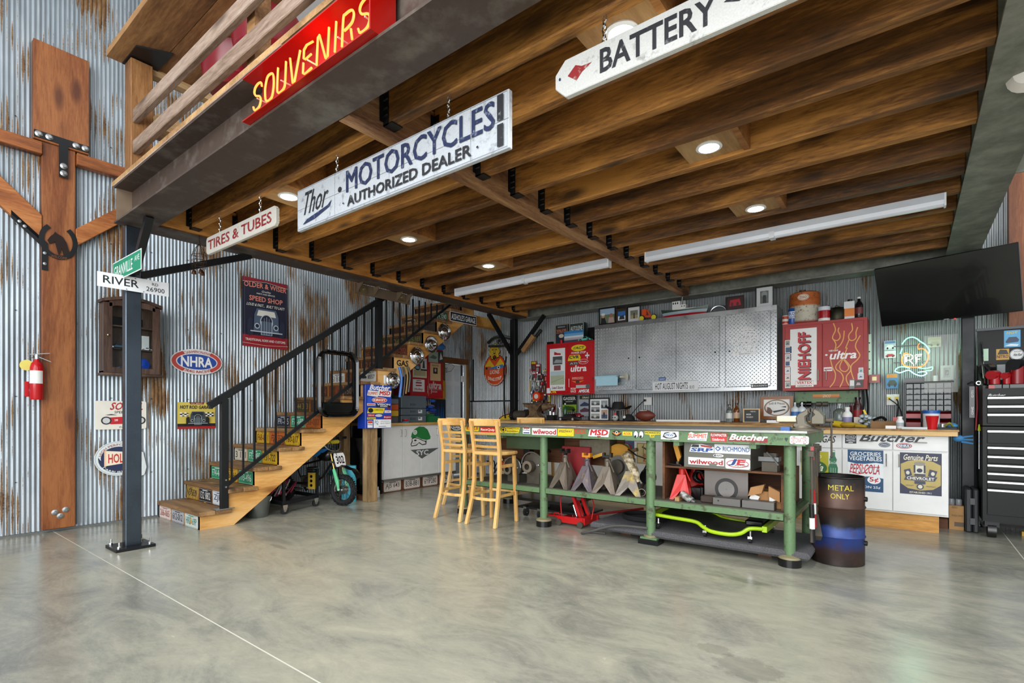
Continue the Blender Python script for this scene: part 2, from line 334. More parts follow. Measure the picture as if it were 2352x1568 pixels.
class Pic:
    "layered print on a plane; ax 'X' (faces +X, u=Y) or 'Y' (faces -Y, u=X). Coordinates: photograph pixels back-projected on that plane, or metres with m=True."
    def __init__(s, ax, at, d=0.0, m=False): s.ax = ax; s.at = at; s.d = d; s.mb = MB(); s.step = .0005; s.m = m
    def P(s, u, v):
        s_ = s.d; return (s.at + s_, u, v) if s.ax == 'X' else (u, s.at - s_, v)
    def uv(s, px, py):
        if s.m: return (px, py)
        p = onX(px, py, s.at + s.d) if s.ax == 'X' else onY(px, py, s.at - s.d)
        return (p[1], p[2]) if s.ax == 'X' else (p[0], p[2])
    def bx(s, x0, y0, x1, y1):
        if s.m: return (min(x0, x1), min(y0, y1), max(x0, x1), max(y0, y1))
        xc = (x0 + x1) / 2; return (s.uv(x0, y0)[0], s.uv(xc, y1)[1], s.uv(x1, y0)[0], s.uv(xc, y0)[1])
    def up(s): s.d += s.step; return s
    def poly(s, pts, m):
        s.up(); q = [s.uv(*p) for p in pts]; s.mb.add([s.P(*p) for p in q], [tuple(range(len(q)))], m); return s
    def rect(s, b, m, r=0.0):
        s.up(); x0, y0, x1, y1 = s.bx(*b); w, h = x1 - x0, y1 - y0; r = r * min(w, h)
        if r: q = [(cx + r * math.cos(a), cy + r * math.sin(a)) for cx, cy, a0 in ((x1 - r, y1 - r, 0), (x0 + r, y1 - r, 90), (x0 + r, y0 + r, 180), (x1 - r, y0 + r, 270)) for a in (math.radians(a0 + t) for t in (0, 45, 90))]
        else: q = [(x0, y0), (x1, y0), (x1, y1), (x0, y1)]
        s.mb.add([s.P(*p) for p in q], [tuple(range(len(q)))], m); return s
    def ell(s, b, m, n=28, a0=0, a1=360):
        s.up(); x0, y0, x1, y1 = s.bx(*b); cx, cy, rx, ry = (x0 + x1) / 2, (y0 + y1) / 2, (x1 - x0) / 2, (y1 - y0) / 2
        q = [(cx + rx * math.cos(math.radians(a0 + (a1 - a0) * k / n)), cy + ry * math.sin(math.radians(a0 + (a1 - a0) * k / n))) for k in range(n)]
        s.mb.add([s.P(*p) for p in q], [tuple(range(n))], m); return s
    def ring(s, b, w, m, n=32, a0=0, a1=360):
        s.up(); x0, y0, x1, y1 = s.bx(*b); cx, cy, rx, ry = (x0 + x1) / 2, (y0 + y1) / 2, (x1 - x0) / 2, (y1 - y0) / 2; full = (a1 - a0) >= 360
        A = [math.radians(a0 + (a1 - a0) * k / n) for k in range(n if full else n + 1)]
        q = [s.P(cx + (rx - w * e) * math.cos(a), cy + (ry - w * e) * math.sin(a)) for a in A for e in (0, 1)]; N = len(A)
        s.mb.add(q, [(2 * i, 2 * ((i + 1) % N), 2 * ((i + 1) % N) + 1, 2 * i + 1) for i in range(N if full else N - 1)], m); return s
    def line(s, pts, w, m, closed=False):
        s.up(); q = [Vector(s.uv(*p)) for p in pts]; vs = []; N = len(q)
        for i in range(N):
            a = q[(i - 1) % N] if closed or i else q[0]; b = q[(i + 1) % N] if closed or i < N - 1 else q[-1]; d = (b - a); d = d.normalized() if d.length > 1e-9 else Vector((1, 0))
            nn = Vector((-d.y, d.x)) * (w / 2); vs += [s.P(*(q[i] + nn)), s.P(*(q[i] - nn))]
        s.mb.add(vs, [(2 * i, 2 * ((i + 1) % N), 2 * ((i + 1) % N) + 1, 2 * i + 1) for i in range(N if closed else N - 1)], m); return s
    def text(s, b, t, m, bold=.02, shear=0.0, arc=0.0, vert=False):
        "arc: rise of the text's middle over its ends, as a part of its height; vert: reads upward"
        s.up(); x0, y0, x1, y1 = s.bx(*b); vs, fs = text_geo(t, bold); w, h = x1 - x0, y1 - y0; q = []
        for u, v in vs:
            if vert: q.append((x1 - v * w, y0 + u * h)); continue
            yy = y0 + v * h + arc * h * (1 - (2 * u - 1) ** 2); k = 1 - abs(shear) * h / w if w > 0 else 1
            q.append((x0 + u * w * k + (shear * h * v if shear > 0 else -shear * h * (1 - v)), yy))
        e = OFF[(t, bold)] * w
        for dx, dy in (((-e, -e * .7), (e, -e * .7), (-e, e * .7), (e, e * .7)) if e > 0 and not vert else ((0, 0),)): s.d += .00012; s.mb.add([s.P(p[0] + dx, p[1] + dy) for p in q], fs, m)
        return s
    def end(s, parent, name='artwork', label=None): return obj(name, s.mb, parent, label)
def board(name, ax, at, b, th, m, label, cat, group=None, r=0.0, m_=False, parent=None, shape='rect'):
    "a flat sign: board mesh of thickness th whose face lies at `at`; returns (object, Pic on its face)"
    p = Pic(ax, at, 0, m_); p.step = 0; mb = MB()
    (p.rect(b, m, r) if shape == 'rect' else p.ell(b, m))
    n = Vector((-th, 0, 0)) if ax == 'X' else Vector((0, th, 0)); vs = p.mb.v; mb.prism(vs, n, m)
    o = obj(name, mb, parent, label, cat, group)
    q = Pic(ax, at, .0004, m_); return o, q
# ================================================================ SETTING
S = 'structure'
# floor: four slabs with sawn joints filled pale
fl = obj('floor', MB().box(-.3, -5, -.12, 12, 7.5, -.0008, C('#d2d0c4', .7)), kind=S)
for x0, x1 in ((-.3, 7.276), (7.284, 12)):
    for y0, y1 in ((-5, 1.231), (1.239, 7.5)): obj('slab', MB().box(x0, y0, -.0007, x1, y1, 0, FLOOR), fl)
mb = MB(); 0 and mb.tube([(2.2 + .09 * math.sin(k * .9) + k * .09, .55 - .14 * k + .05 * math.sin(k * 2.1), .0002) for k in range(9)], .0016, C('#3c3d39', .8), 4)
PIT = .036
def sheet(u0, u1, z0, z1, ax, at, m):
    n = int(round((u1 - u0) / PIT * 8)); vs = []; mb = MB()
    for i in range(n + 1):
        u = u0 + (u1 - u0) * i / n; d = .0055 * math.cos(2 * PI * (u / PIT) + PI)
        for z in (z0, z1): vs.append((at + d - .0055, u, z) if ax == 'X' else (u, at - d + .0055, z))
    mb.add(vs, [(2 * i, 2 * i + 2, 2 * i + 3, 2 * i + 1) for i in range(n)], m, True); return mb
wl = obj('wall_left', MB().box(-.18, -5, -.05, -.03, 6.54, 5.9, C('#8a8f90', .7)).box(-.18, 7.13, -.05, -.03, 7.5, 5.9, C('#8a8f90', .7)).box(-.18, 6.54, 2.05, -.03, 7.13, 5.9, C('#8a8f90', .7)), kind=S)
ys = [-5, -3.2, -1.6, .2, 1.14, 1.98, 2.82, 3.66, 4.5, 5.34, 6.18, 6.54]
for i in range(len(ys) - 1):
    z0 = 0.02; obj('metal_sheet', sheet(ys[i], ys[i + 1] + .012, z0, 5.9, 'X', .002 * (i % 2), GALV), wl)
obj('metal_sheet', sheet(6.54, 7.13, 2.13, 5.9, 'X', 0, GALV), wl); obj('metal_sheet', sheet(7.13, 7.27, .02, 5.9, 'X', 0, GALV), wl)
YB = 7.27
wbk = obj('wall_back', MB().box(-.2, YB + .03, -.05, 12, YB + .2, 5.9, C('#7a7d7c', .7)), kind=S)
xs = [0, .72, 1.44, 2.16, 2.88, 3.6, 4.32, 5.04, 5.76, 6.48, 7.2, 7.92, 9, 12]
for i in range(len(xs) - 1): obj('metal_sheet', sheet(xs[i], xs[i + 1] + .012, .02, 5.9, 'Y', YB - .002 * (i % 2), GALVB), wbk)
obj('ceiling', MB().box(-.2, .8, 5.9, 12, 7.5, 6.0, C('#dfe3e6', .8)).box(2.9, .8, 5.86, 2.93, 7.5, 5.9, C('#c6cacc', .7)), kind=S)
# screws on the sheets: one stuff part
mb = MB()
for y in [.25 + .36 * k for k in range(19)]:
    for z in (.5, 1.3, 2.1, 2.9, 3.9): mb.box(.0, y - .004, z - .004, .006, y + .004, z + .004, DARKM)
if 1:
    o = obj('screw_heads', mb, wl); o['kind'] = 'stuff'
# door and frame in the left wall
dr = obj('door_1', MB().box(-.08, 6.56, .02, -.045, 7.02, 2.03, C('#dfe6ea', .4)), kind=S)
for z0, z1 in ((1.72, 1.95), (1.13, 1.64), (.2, .95)):
    for y0, y1 in ((6.60, 6.76), (6.82, 6.96)): obj('door_panel', MB().box(-.047, y0, z0, -.038, y1, z1, C('#d3dce2', .4)), dr)
obj('door_track', MB().box(-.045, 7.005, .1, -.02, 7.03, 2.03, METAL('#5b5f60', .4)).cyl((-.012, 7.045, 1.0), (-.012, 7.045, 2.02), .009, CHR), dr)
obj('door_knob', MB().lathe([(.008, 0), (.008, .03), (.026, .04), (.028, .055), (.01, .07)], (-.045, 6.98, .98), CHR, 12, (1, 0, 0)), dr)
obj('hinge_bracket', MB().box(-.03, 7.0, 1.72, .004, 7.06, 1.83, WHT), dr)
tr = obj('trim_1', MB().box(-.06, 7.06, 0, .01, 7.10, 2.06, C('#cfd6d8', .5)), kind=S)
obj('trim_2', MB().box(-.05, 6.40, 2.04, .03, 7.15, 2.14, WOOD('door_head', '#4b2b12', '#6d4420', '#87592e', 'y', False)), kind=S)
obj('trim_3', MB().box(-.05, 7.10, 0, .03, 7.15, 2.04, WOOD('door_jamb', '#5c3d1c', '#86602f', '#a67d45', 'z', True)), kind=S)
obj('trim_4', MB().box(-.05, 6.46, 0, .02, 6.54, 2.04, WOOD('door_jamb', '#5c3d1c', '#86602f', '#a67d45', 'z', True)), kind=S)
# timber frame on the left wall
tp = obj('timber_post', MB().box(.002, 1.143, .03, .06, 1.392, 3.72, POSTW), label='tall cedar post against the corrugated left wall with a fire extinguisher beside it', cat='post', bev=.006)
mb = MB()
for dy, dz in ((-.05, .06), (.03, .075), (-.01, .02)): mb.lathe([(.024, 0), (.026, .006), (.012, .012), (.01, .018), (0, .018)], (.061, 1.285 + dy, .13 + dz), ALU, 14, (1, 0, 0))
for q, (dy, dz) in enumerate(((-.05, .06), (.03, .075), (-.01, .02))): obj('bolt_washer', MB().lathe([(.025, 0), (.027, .006), (.012, .010), (.01, .018), (0, .018)], (.061, 1.285 + dy, .13 + dz), ALU, 14, (1, 0, 0)), tp)
bp = obj('timber_board', MB().box(.002, 1.08, 3.72, .08, 1.495, 4.655, POSTW), label='wide cedar board above the post at the upper left', cat='timber', bev=.005)
for i, (y0, y1) in enumerate(((-5, 1.14), (1.395, 1.95))):
    obj('timber_rail', MB().box(.002, y0, 3.585, .10, y1, 3.70, POSTY), label='horizontal cedar rail on the left wall %s the tall post' % ('left of' if i == 0 else 'right of'), cat='timber', bev=.005)
def diag(p, q, w, lab):
    p, q = Vector(p), Vector(q); return obj('timber_brace', MB().bar(p, q, .07, w, POSTY, (1, 0, 0)) if 0 else MB().prism([p + Vector((0, 0, -w / 2)), q + Vector((0, 0, -w / 2)), q + Vector((0, 0, w / 2)), p + Vector((0, 0, w / 2))], (.07, 0, 0), POSTY), label=lab, cat='timber', bev=.005)
diag((.002, .62, 3.385), (.002, 1.143, 2.885), .262, 'diagonal cedar brace at the left edge meeting the tall post')
diag((.002, 1.392, 2.87), (.002, 2.05, 3.48), .175, 'diagonal cedar brace rising right from the tall post')
tpl = obj('tee_plate', MB().box(.081, 1.082, 3.735, .089, 1.493, 3.80, BLK).box(.081, 1.262, 3.42, .089, 1.33, 3.735, BLK), label='black steel tee plate bolting the wide board to the cedar post', cat='plate')
for y, z in ((1.115, 3.767), (1.19, 3.767), (1.39, 3.767), (1.46, 3.767), (1.296, 3.53), (1.296, 3.46)):
    obj('bolt_washer', MB().lathe([(.027, 0), (.029, .006), (.02, .012), (.014, .014), (.014, .022), (0, .022)], (.089, y, z), ALU, 14, (1, 0, 0)), tpl)
sp_ = obj('strap_plate', MB().prism([(.064, .93, 3.0), (.064, .93, 2.93), (.064, 1.14, 2.72), (.064, 1.14, 2.50), (.064, 1.185, 2.50), (.064, 1.185, 2.76)], (.008, 0, 0), BLK), label='black angled strap plate with bolts under the left brace', cat='plate')
for y, z in ((.985, 2.91), (1.02, 2.875), (1.16, 2.66), (1.16, 2.56)): obj('bolt_washer', MB().lathe([(.014, 0), (.014, .01), (0, .012)], (.072, y, z), ALU, 10, (1, 0, 0)), sp_)

# ================================================================ MEZZANINE
mz = thing('mezzanine', None, None, (4.2, 4.2, 2.73), kind=S)
def wbeam(ax, a0, a1, c, zb, h, w, m, name, th=.014, m2=None):
    mb = MB(); m2 = m2 or m
    if ax == 'x': mb.box(a0, c - w / 2, zb, a1, c + w / 2, zb + th, m).box(a0, c - w / 2, zb + h - th, a1, c + w / 2, zb + h, m).box(a0, c - .006, zb + th, a1, c + .006, zb + h - th, m2)
    else: mb.box(c - w / 2, a0, zb, c + w / 2, a1, zb + th, m).box(c - w / 2, a0, zb + h - th, c + w / 2, a1, zb + h, m).box(c - .006, a0, zb + th, c + .006, a1, zb + h - th, m2)
    return obj(name, mb, mz)
gf = wbeam('x', 1.30, 8.5, 1.503, 2.73, .31, .256, GIRD, 'steel_girder')
mb = MB().box(1.308, 1.39, 2.744, 1.318, 1.62, 3.026, METAL('#8d7a66', .5, 6, .3, 0, .5))
obj('end_plate', mb, gf); mb = MB()
for z, w in ((2.93, .03), (2.86, .05), (2.80, .035)): mb.box(1.322, 1.42, z - .008, 1.40, 1.42 + w, z + .008, DARKM)
obj('edge_angle', MB().box(1.30, 1.372, 3.040, 4.0, 1.40, 3.048, RAILW), gf)
wbeam('y', 1.63, 6.97, 1.375, 2.73, .31, .25, GIRD, 'steel_channel')
wbeam('x', 1.25, 7.0, 7.10, 2.73, .31, .25, GIRDG, 'steel_girder')
gr = wbeam('y', -.5, 7.22, 6.99, 2.73, .31, .26, GIRDG, 'steel_girder')
for Yg, sgn in ((4.35, 1), (4.75, 1), (3.6, 1)):
    obj('stiffener_plate', MB().prism([(7.125, Yg, 2.74), (7.40, Yg, 2.74), (7.40, Yg, 3.02), (7.125, Yg, 3.02)], (0, .012, 0), GIRDG), gr)
wbeam('x', 7.13, 8.2, 4.2, 2.70, .34, .2, GIRDG, 'steel_crossbeam'); wbeam('x', 7.13, 8.2, 3.2, 2.70, .34, .2, GIRDG, 'steel_crossbeam')
obj('ledger_board', MB().box(1.46, 1.64, 2.748, 1.525, 6.97, 3.03, LEDG), mz)
obj('center_beam', MB().box(4.11, 1.64, 2.732, 4.205, 6.99, 3.03, PSL), mz)
obj('deck', MB().box(1.25, 1.375, 3.05, 7.12, 7.26, 3.085, PLY), mz)
JY = [1.865 + .391 * k for k in range(13)]
for k, y in enumerate(JY):
    for bay, (x0, x1) in enumerate(((1.527, 4.108), (4.207, 6.868))):
        j = obj('joist', MB().box(x0, y, 2.775, x1, y + .07, 3.045, JOIST), mz, bev=.006)
        for xh, sg in ((x0, 1), (x1, -1)):
            if bay == 1 and sg < 0: continue
            hb = MB(); a, b = sorted((xh, xh + sg * .045))
            hb.box(a, y - .004, 2.766, b, y, 3.0, BLK).box(a, y + .07, 2.766, b, y + .074, 3.0, BLK).box(a, y - .004, 2.766, xh + sg * .075 if sg > 0 else b, y + .074, 2.774, BLK)
            a, b = sorted((xh, xh + sg * .004)); hb.box(a, y - .03, 2.79, b, y, 3.0, BLK)
            for zz in (2.82, 2.86, 2.91, 2.95): hb.box(xh, y - .008, zz - .004, xh + sg * .04, y - .004, zz + .004, ALU)
            obj('joist_hanger', hb, j)
# plywood soffit strips, blocking and downlights between joists
PK = [(2.82, 2.068), (2.80, 3.275), (2.83, 4.41), (5.58, 3.276), (5.585, 4.49), (5.575, 2.062)]
for i, (x, y) in enumerate(PK):
    k = max(q for q in range(13) if JY[q] + .07 < y + .02); y0, y1 = JY[k] + .071, JY[k + 1] - .001
    b = obj('backing_board', MB().box(x - .17, y0, 2.80, x + .17, y1, 2.815, PLY), mz); obj('backing_block', MB().box(x + .17, y0, 2.785, x + .205, y1, 3.04, RISW), b)
    L = thing('ceiling_light', 'lit round downlight, %s' % ('left row, nearest, beside the long motorcycles sign', 'left row, middle of three', 'left row, farthest, near the fluorescent tube', 'right row, middle of three, in the open joists', 'right row, farthest, near the long tube', 'half hidden above the battery sign')[i], 'light', (x, y, 2.80), 'downlights between the joists')
    obj('light_trim', MB().lathe([(.075, 0), (.078, -.008), (.06, -.012), (.058, -.004)], (x, y, 2.80), C('#f4f4f2', .4), 24, cap=False), L)
    obj('light_lens', MB().lathe([(.0001, -.006), (.058, -.006)], (x, y, 2.80), EM('#ffffff', 30), 24, cap=False), L)
    l = bpy.data.lights.new('lamp', 'SPOT'); l.energy = 60; l.spot_size = 2.7; l.spot_blend = 1; l.shadow_soft_size = .06; l.color = (1, .97, .9)
    lo = bpy.data.objects.new('lamp', l); COL.objects.link(lo); lo.parent = L; lo.location = (0, 0, -.03)
for i, (x0, x1, y) in enumerate(((1.877, 4.07, 4.90), (4.464, 6.77, 4.965))):
    z = 2.715; L = thing('tube_light', 'long %s fluorescent batten under the %s joists' % (('white', 'left bay') if i == 0 else ('white', 'right bay')), 'light', ((x0 + x1) / 2, y, z))
    mb = MB(); q = [(y - .035, z - .0), (y - .03, z - .03), (y - .012, z - .042), (y + .012, z - .042), (y + .03, z - .03), (y + .035, z)]
    mb.prism([(x0, a, b) for a, b in q], (x1 - x0, 0, 0), FLUOR); obj('diffuser', mb, L)
    obj('housing', MB().box(x0, y - .036, z, x1, y + .036, z + .05, C('#c9ccd2', .4)), L)
    obj('mounting_clip', MB().box((x0 + x1) / 2 - .02, y - .042, z - .046, (x0 + x1) / 2 + .02, y + .042, z + .01, C('#d8dade', .3)), L)
    for xe in (x0 - .012, x1): obj('end_cap', MB().box(xe, y - .037, z - .044, xe + .012, y + .037, z + .05, C('#eceef0', .35)), L)
# bracket under the left channel (stair side)
bk = thing('steel_bracket', 'brown steel bracket with gusset plates under the left beam above the stair', 'bracket', (1.22, 4.25, 2.6))
BR = METAL('#7d6b58', .5, 7, .3, .1, .5)
obj('bracket_plate', MB().box(1.195, 3.80, 2.61, 1.21, 4.68, 2.735, BR), bk)
for y in (3.83, 4.08, 4.45, 4.62): obj('gusset', MB().prism([(1.21, y, 2.735), (1.33, y, 2.735), (1.21, y, 2.62)], (0, .012, 0), BR), bk)
for y in (3.93, 4.53): obj('bolt_plate', MB().box(1.21, y - .06, 2.63, 1.222, y + .05, 2.72, METAL('#a08c68', .45)).cyl((1.222, y, 2.68), (1.235, y, 2.68), .012, ALU, 8), bk)
# steel columns
RAWS = METAL('#4a545e', .28, 4, .25, 0, .85)
def column(name, x0, x1, y0, y1, lab, base=True, zt=2.73):
    t = thing(name, lab, 'column', ((x0 + x1) / 2, (y0 + y1) / 2, 0))
    c = MB(); th = .008  # hollow square section as a solid with side faces
    obj('shaft', c.box(x0, y0, .02, x1, y1, zt, RAWS if base and x0 < 2 and y0 < 2 else BLK), t, bev=.006)
    if base:
        bx = (1.155, 1.355, 1.435, 1.635) if x0 < 2 and y0 < 2 else (x0 - .06, y0 - .06, x1 + .06, y1 + .06)
        obj('base_plate', MB().box(bx[0], bx[1], 0, bx[2], bx[3], .025, BLK), t)
        for xx in (bx[0] + .035, bx[2] - .035):
            for yy in (bx[1] + .03, bx[3] - .03): obj('anchor_bolt', MB().cyl((xx, yy, .025), (xx, yy, .075), .007, CHR, 8).cyl((xx, yy, .025), (xx, yy, .042), .013, CHR, 6), t)
    return t
c1 = column('steel_column', 1.255, 1.345, 1.445, 1.56, 'black square steel column standing on a bolted base plate, street signs on it')
obj('brace', MB().bar((1.30, 1.56, 2.33), (1.30, 2.50, 2.98 - .25), .055, .06, BLK), c1); obj('brace', MB().bar((1.37, 1.50, 2.33), (1.72, 1.50, 2.73), .055, .055, BLK), c1)
c2 = column('steel_column', 1.20, 1.30, 6.90, 7.0, 'black steel column with two knee braces in the back left corner')
obj('brace', MB().bar((1.25, 6.90, 2.13), (1.25, 6.28, 2.73), .05, .055, BLK), c2); obj('brace', MB().bar((1.30, 6.95, 2.13), (1.87, 6.95, 2.73), .05, .055, BLK), c2)
obj('air_hose', MB().tube([(1.16, 6.86, 2.1), (1.12, 6.84, 1.9), (1.12, 6.84, 1.3), (1.15, 6.84, 1.05)], .014, RUB, 6), c2)
column('steel_column', 6.985, 7.085, 6.86, 6.96, 'black steel column behind the right-hand counter beside the tool chest')
obj('timber_post', MB().box(7.36, 7.12, .9, 7.50, 7.24, 4.2, POSTW), label='orange timber post on the back wall behind the television', cat='post')
obj('wood_block', MB().obox(onY(1214, 789, 6.9), (.11, 0, .12), (0, .03, 0), (-.028, 0, .025), PLY), label='pale wooden offcut tucked into the corner column brace', cat='block')
# loft railing (upper left)
lr = thing('loft_railing', 'grey-brown timber railing with a plank top on the loft edge', 'railing', (1.38, 1.5, 3.09))
obj('newel_post', MB().box(1.30, 1.45, 3.04, 1.455, 1.61, 4.10, WOOD('newel', '#5a3a20', '#84592f', '#a67b4d', 'z', True)), lr, bev=.006)
obj('top_plank', MB().box(1.26, 1.335, 4.12, 4.6, 1.64, 4.175, CAPW), lr); obj('top_plank', MB().box(1.26, 1.645, 4.12, 4.6, 1.95, 4.175, CAPW), lr)
obj('bracket_plate', MB().prism([(1.28, 1.44, 4.118), (1.28, 1.66, 4.118), (1.75, 1.66, 4.118), (1.62, 1.44, 4.118)], (0, 0, -.012), BLK), lr)
for z0, z1 in ((3.56, 3.665), (3.30, 3.405)): obj('rail', MB().box(1.455, 1.46, z0, 5.6, 1.505, z1, RAILW), lr, bev=.005)
for y0, y1 in ((3.2, 3.32), (3.55, 3.67), (4.06, 4.12)):
    obj('side_rail', MB().box(1.31, 1.61, y0, 1.55 if y1 < 3.7 else 1.40, 6.6, y1, WOOD('side_rail', '#75592f', '#a7865a', '#c6a77b', 'y', True)), lr)
for x in (3.3, 5.2): obj('newel_post', MB().box(x, 1.53, 3.04, x + .1, 1.63, 4.12, CAPW), lr)
# red moulded chairs and objects seen through the railing
REDV = C('#7c1420', .25)
for i, (cx, cy) in enumerate(((2.08, 2.02), (2.66, 2.0))):
    t = thing('bar_chair', 'red moulded bucket bar chair on the loft behind the railing, %s of two' % ('left', 'right')[i], 'chair', (cx, cy, 3.09), 'red bucket bar chairs on the loft')
    x, y, z = cx, cy, 3.09; P = []; mb = MB(); n = 24
    for k in range(n + 1):
        a = PI * (1.0 + k / n) + 2.6; r = .26; h = .98 + .30 * math.sin(PI * k / n) ** 2
        for rr, hh in ((r * .7, .73), (r * .95, .80), (r * 1.1, h), (r * 1.02, h + .02), (r * .85, .84)): P.append((x + rr * math.cos(a), y - rr * math.sin(a), z + hh))
    mb.add(P, [(i_ * 5 + j, i_ * 5 + 5 + j, i_ * 5 + 6 + j, i_ * 5 + 1 + j) for i_ in range(n) for j in range(4)], REDV, True)
    obj('shell', mb, t); obj('seat', MB().lathe([(.0, .71), (.2, .72), (.25, .78), (.22, .83), (0, .84)], (x, y, z), REDV, 24), t)
    obj('pedestal', MB().lathe([(.22, 0), (.2, .02), (.03, .05), (.03, .71)], (x, y, z), CHR, 20), t); obj('foot_ring', MB().tube([(x + .17 * math.cos(a), y + .17 * math.sin(a), z + .3) for a in [2 * PI * k / 20 for k in range(20)]], .009, CHR, 6, True), t)
obj('hubcap', MB().lathe([(.15, 0), (.17, .03), (.17, .10), (.15, .12), (.10, .08), (.05, .10), (0, .10)], (1.47, 2.35, 3.67), CHR, 24, (0, 0, 1)), label='chrome hubcap lying on the loft side rail', cat='hubcap')
# ================================================================ STAIR
st = thing('staircase', 'open timber staircase with planks on the left wall, plates on its risers', 'staircase', (.54, 2.1, 0))
def SY(k): return 2.115 + .266 * (k - 1)
def SZ(k): return .175 + .1957 * (k - 1)
NS = 15
for k in range(1, NS + 1):
    y0 = SY(k); z = SZ(k); x1 = 1.12 if k < 8 else 1.11
    obj('tread', MB().box(.004, y0 - .012, z - .04, x1, y0 + .135, z, TREAD), st, bev=.004); obj('tread', MB().box(.004, y0 + .139, z - .041, x1, y0 + .287, z - .001, TREAD), st, bev=.004)
    obj('riser', MB().box(.004, y0 + .004, z - .19, 1.078, y0 + .024, z - .04, RISW), st)
def stringer(x0, x1, m):
    pts = [(2.119, 0)]
    for k in range(1, NS + 1): pts += [(SY(k) + .004, SZ(k) - .042), (SY(k) + .27, SZ(k) - .042)]
    sl = .735; ye = pts[-1][0]
    pts += [(ye, (ye - 2.44) * sl - .02), (2.44, 0)]
    mb = MB(); n = len(pts)
    # split into per-step quads so that the concave outline triangulates cleanly
    low = lambda y: max(0, (y - 2.44) * sl)
    for k in range(1, NS + 1):
        a, b = SY(k) + .004, SY(k) + .27; t = SZ(k) - .042
        q = [(a, low(a)), (b, low(b)), (b, t), (a, t)] if not (a < 2.44 < b) else [(a, 0), (2.44, 0), (b, low(b)), (b, t), (a, t)]
        mb.prism([(x0, y, z) for y, z in q], (x1 - x0, 0, 0), m)
    return mb
obj('stringer', stringer(1.04, 1.082, STRG), st); obj('stringer', stringer(.004, .04, STRG), st); obj('stringer', stringer(.5, .54, STRG), st)
obj('stair_beam', MB().box(.95, 5.9, 2.55, 1.08, 6.8, 2.70, KICK), st)
obj('support_post', MB().box(.955, 4.10, 0, 1.09, 4.235, 1.19, POSTG), st, bev=.004); obj('support_post', MB().box(.40, 4.12, 0, .52, 4.22, 1.19, POSTG), st, bev=.004); obj('toe_board', MB().box(.42, 4.12, 0, .955, 4.2, .06, BROWNW), st)
# handrail
hr = thing('handrail', 'black steel stair railing with square balusters on the staircase', 'railing', (1.07, 2.33, .2))
sl = .685
def hz(y): return 1.262 + (y - 2.226) * .6775
obj('top_rail', MB().bar((1.085, 2.20, hz(2.20) - .03), (1.085, 4.6, hz(4.6) - .03), .055, .065, BLK), hr, bev=.004)
def lz(y): return .43 + (y - 2.39) * .737
obj('bottom_rail', MB().bar((1.085, 2.33, lz(2.33)), (1.085, 5.75, lz(5.75)), .032, .034, BLK), hr)
obj('newel', MB().box(1.055, 2.31, .175, 1.115, 2.375, hz(2.31) - .03, BLK).box(1.045, 2.25, .175, 1.125, 2.43, .185, ALU), hr)
for z in (.40, .47): obj('newel_bolt', MB().cyl((1.115, 2.345, z), (1.125, 2.345, z), .009, CHR, 8), hr)
obj('newel', MB().box(1.055, 4.22, SZ(9) - .02, 1.115, 4.30, 2.72, BLK), hr)
for y in [2.415 + .1155 * k for k in range(29)]:
    t_ = hz(y) - .04 if y < 4.5 else 2.73
    if lz(y) > t_ - .05: continue
    obj('baluster', MB().box(1.077, y - .0085, lz(y), 1.094, y + .0085, t_, BLK), hr)
# ================================================================ PRINT HELPERS
Pic.nb = None
_uv, _bx = Pic.uv, Pic.bx
def _nuv(s, px, py):
    if s.nb: u0, v0, u1, v1 = s.nb; return (u0 + px * (u1 - u0), v0 + py * (v1 - v0))
    return _uv(s, px, py)
def _nbx(s, x0, y0, x1, y1):
    if s.nb: a = _nuv(s, x0, y0); b = _nuv(s, x1, y1); return (a[0], a[1], b[0], b[1])
    return _bx(s, x0, y0, x1, y1)
Pic.uv, Pic.bx = _nuv, _nbx
FULL = (0, 0, 1, 1)
def draw(p, ops):
    for o in ops:
        k = o[0]; c = (lambda h: C(h) if isinstance(h, str) else h)
        if k == 'r': p.rect(o[1], c(o[2]), o[3] if len(o) > 3 else 0)
        elif k == 'e': p.ell(o[1], c(o[2]), 28, *(o[3:] if len(o) > 3 else ()))
        elif k == 't': p.text(o[1], o[2], c(o[3]), *o[4:])
        elif k == 'p': p.poly(o[1], c(o[2]))
        elif k == 'l': p.line(o[1], o[2], c(o[3]), len(o) > 4 and o[4])
        elif k == 'g': p.ring(o[1], o[2], c(o[3]), 32, *(o[4:] if len(o) > 4 else ()))
    return p
def bxpx(ax, at, b): return Pic(ax, at).bx(*b)
def stk(parent, ax, at, b, label, ops, m=False, name='sticker'):
    p = Pic(ax, at, .0006); p.nb = b if m else bxpx(ax, at, b); draw(p, ops); return obj(name, p.mb, parent, label)
def sign(name, ax, at, b, th, bg, label, cat, ops, m=False, group=None, shape='rect', r=0.0, parent=None):
    bb = b if m else bxpx(ax, at, b)
    o, q = board(name, ax, at, bb, th, C(bg) if isinstance(bg, str) else bg, label, cat, group, r, True, parent, shape)
    q.nb = bb; q.m = True; draw(q, ops); q.end(o); return o
def arc_text(p, t, c, r0, r1, a0, a1, m, bold=.02, sq=1.0):
    "letters set round an ellipse: centre c, inner/outer radius r0/r1, from angle a0 to a1 (degrees), vertical squash sq; normalised by metres"
    p.up(); vs, fs = text_geo(t, bold); q = []
    for u, v in vs:
        a = math.radians(a0 + (a1 - a0) * u); r = (r0 + (r1 - r0) * v); q.append(p.P(c[0] + r * math.cos(a), c[1] + r * math.sin(a) * sq))
    p.mb.add(q, fs, m)
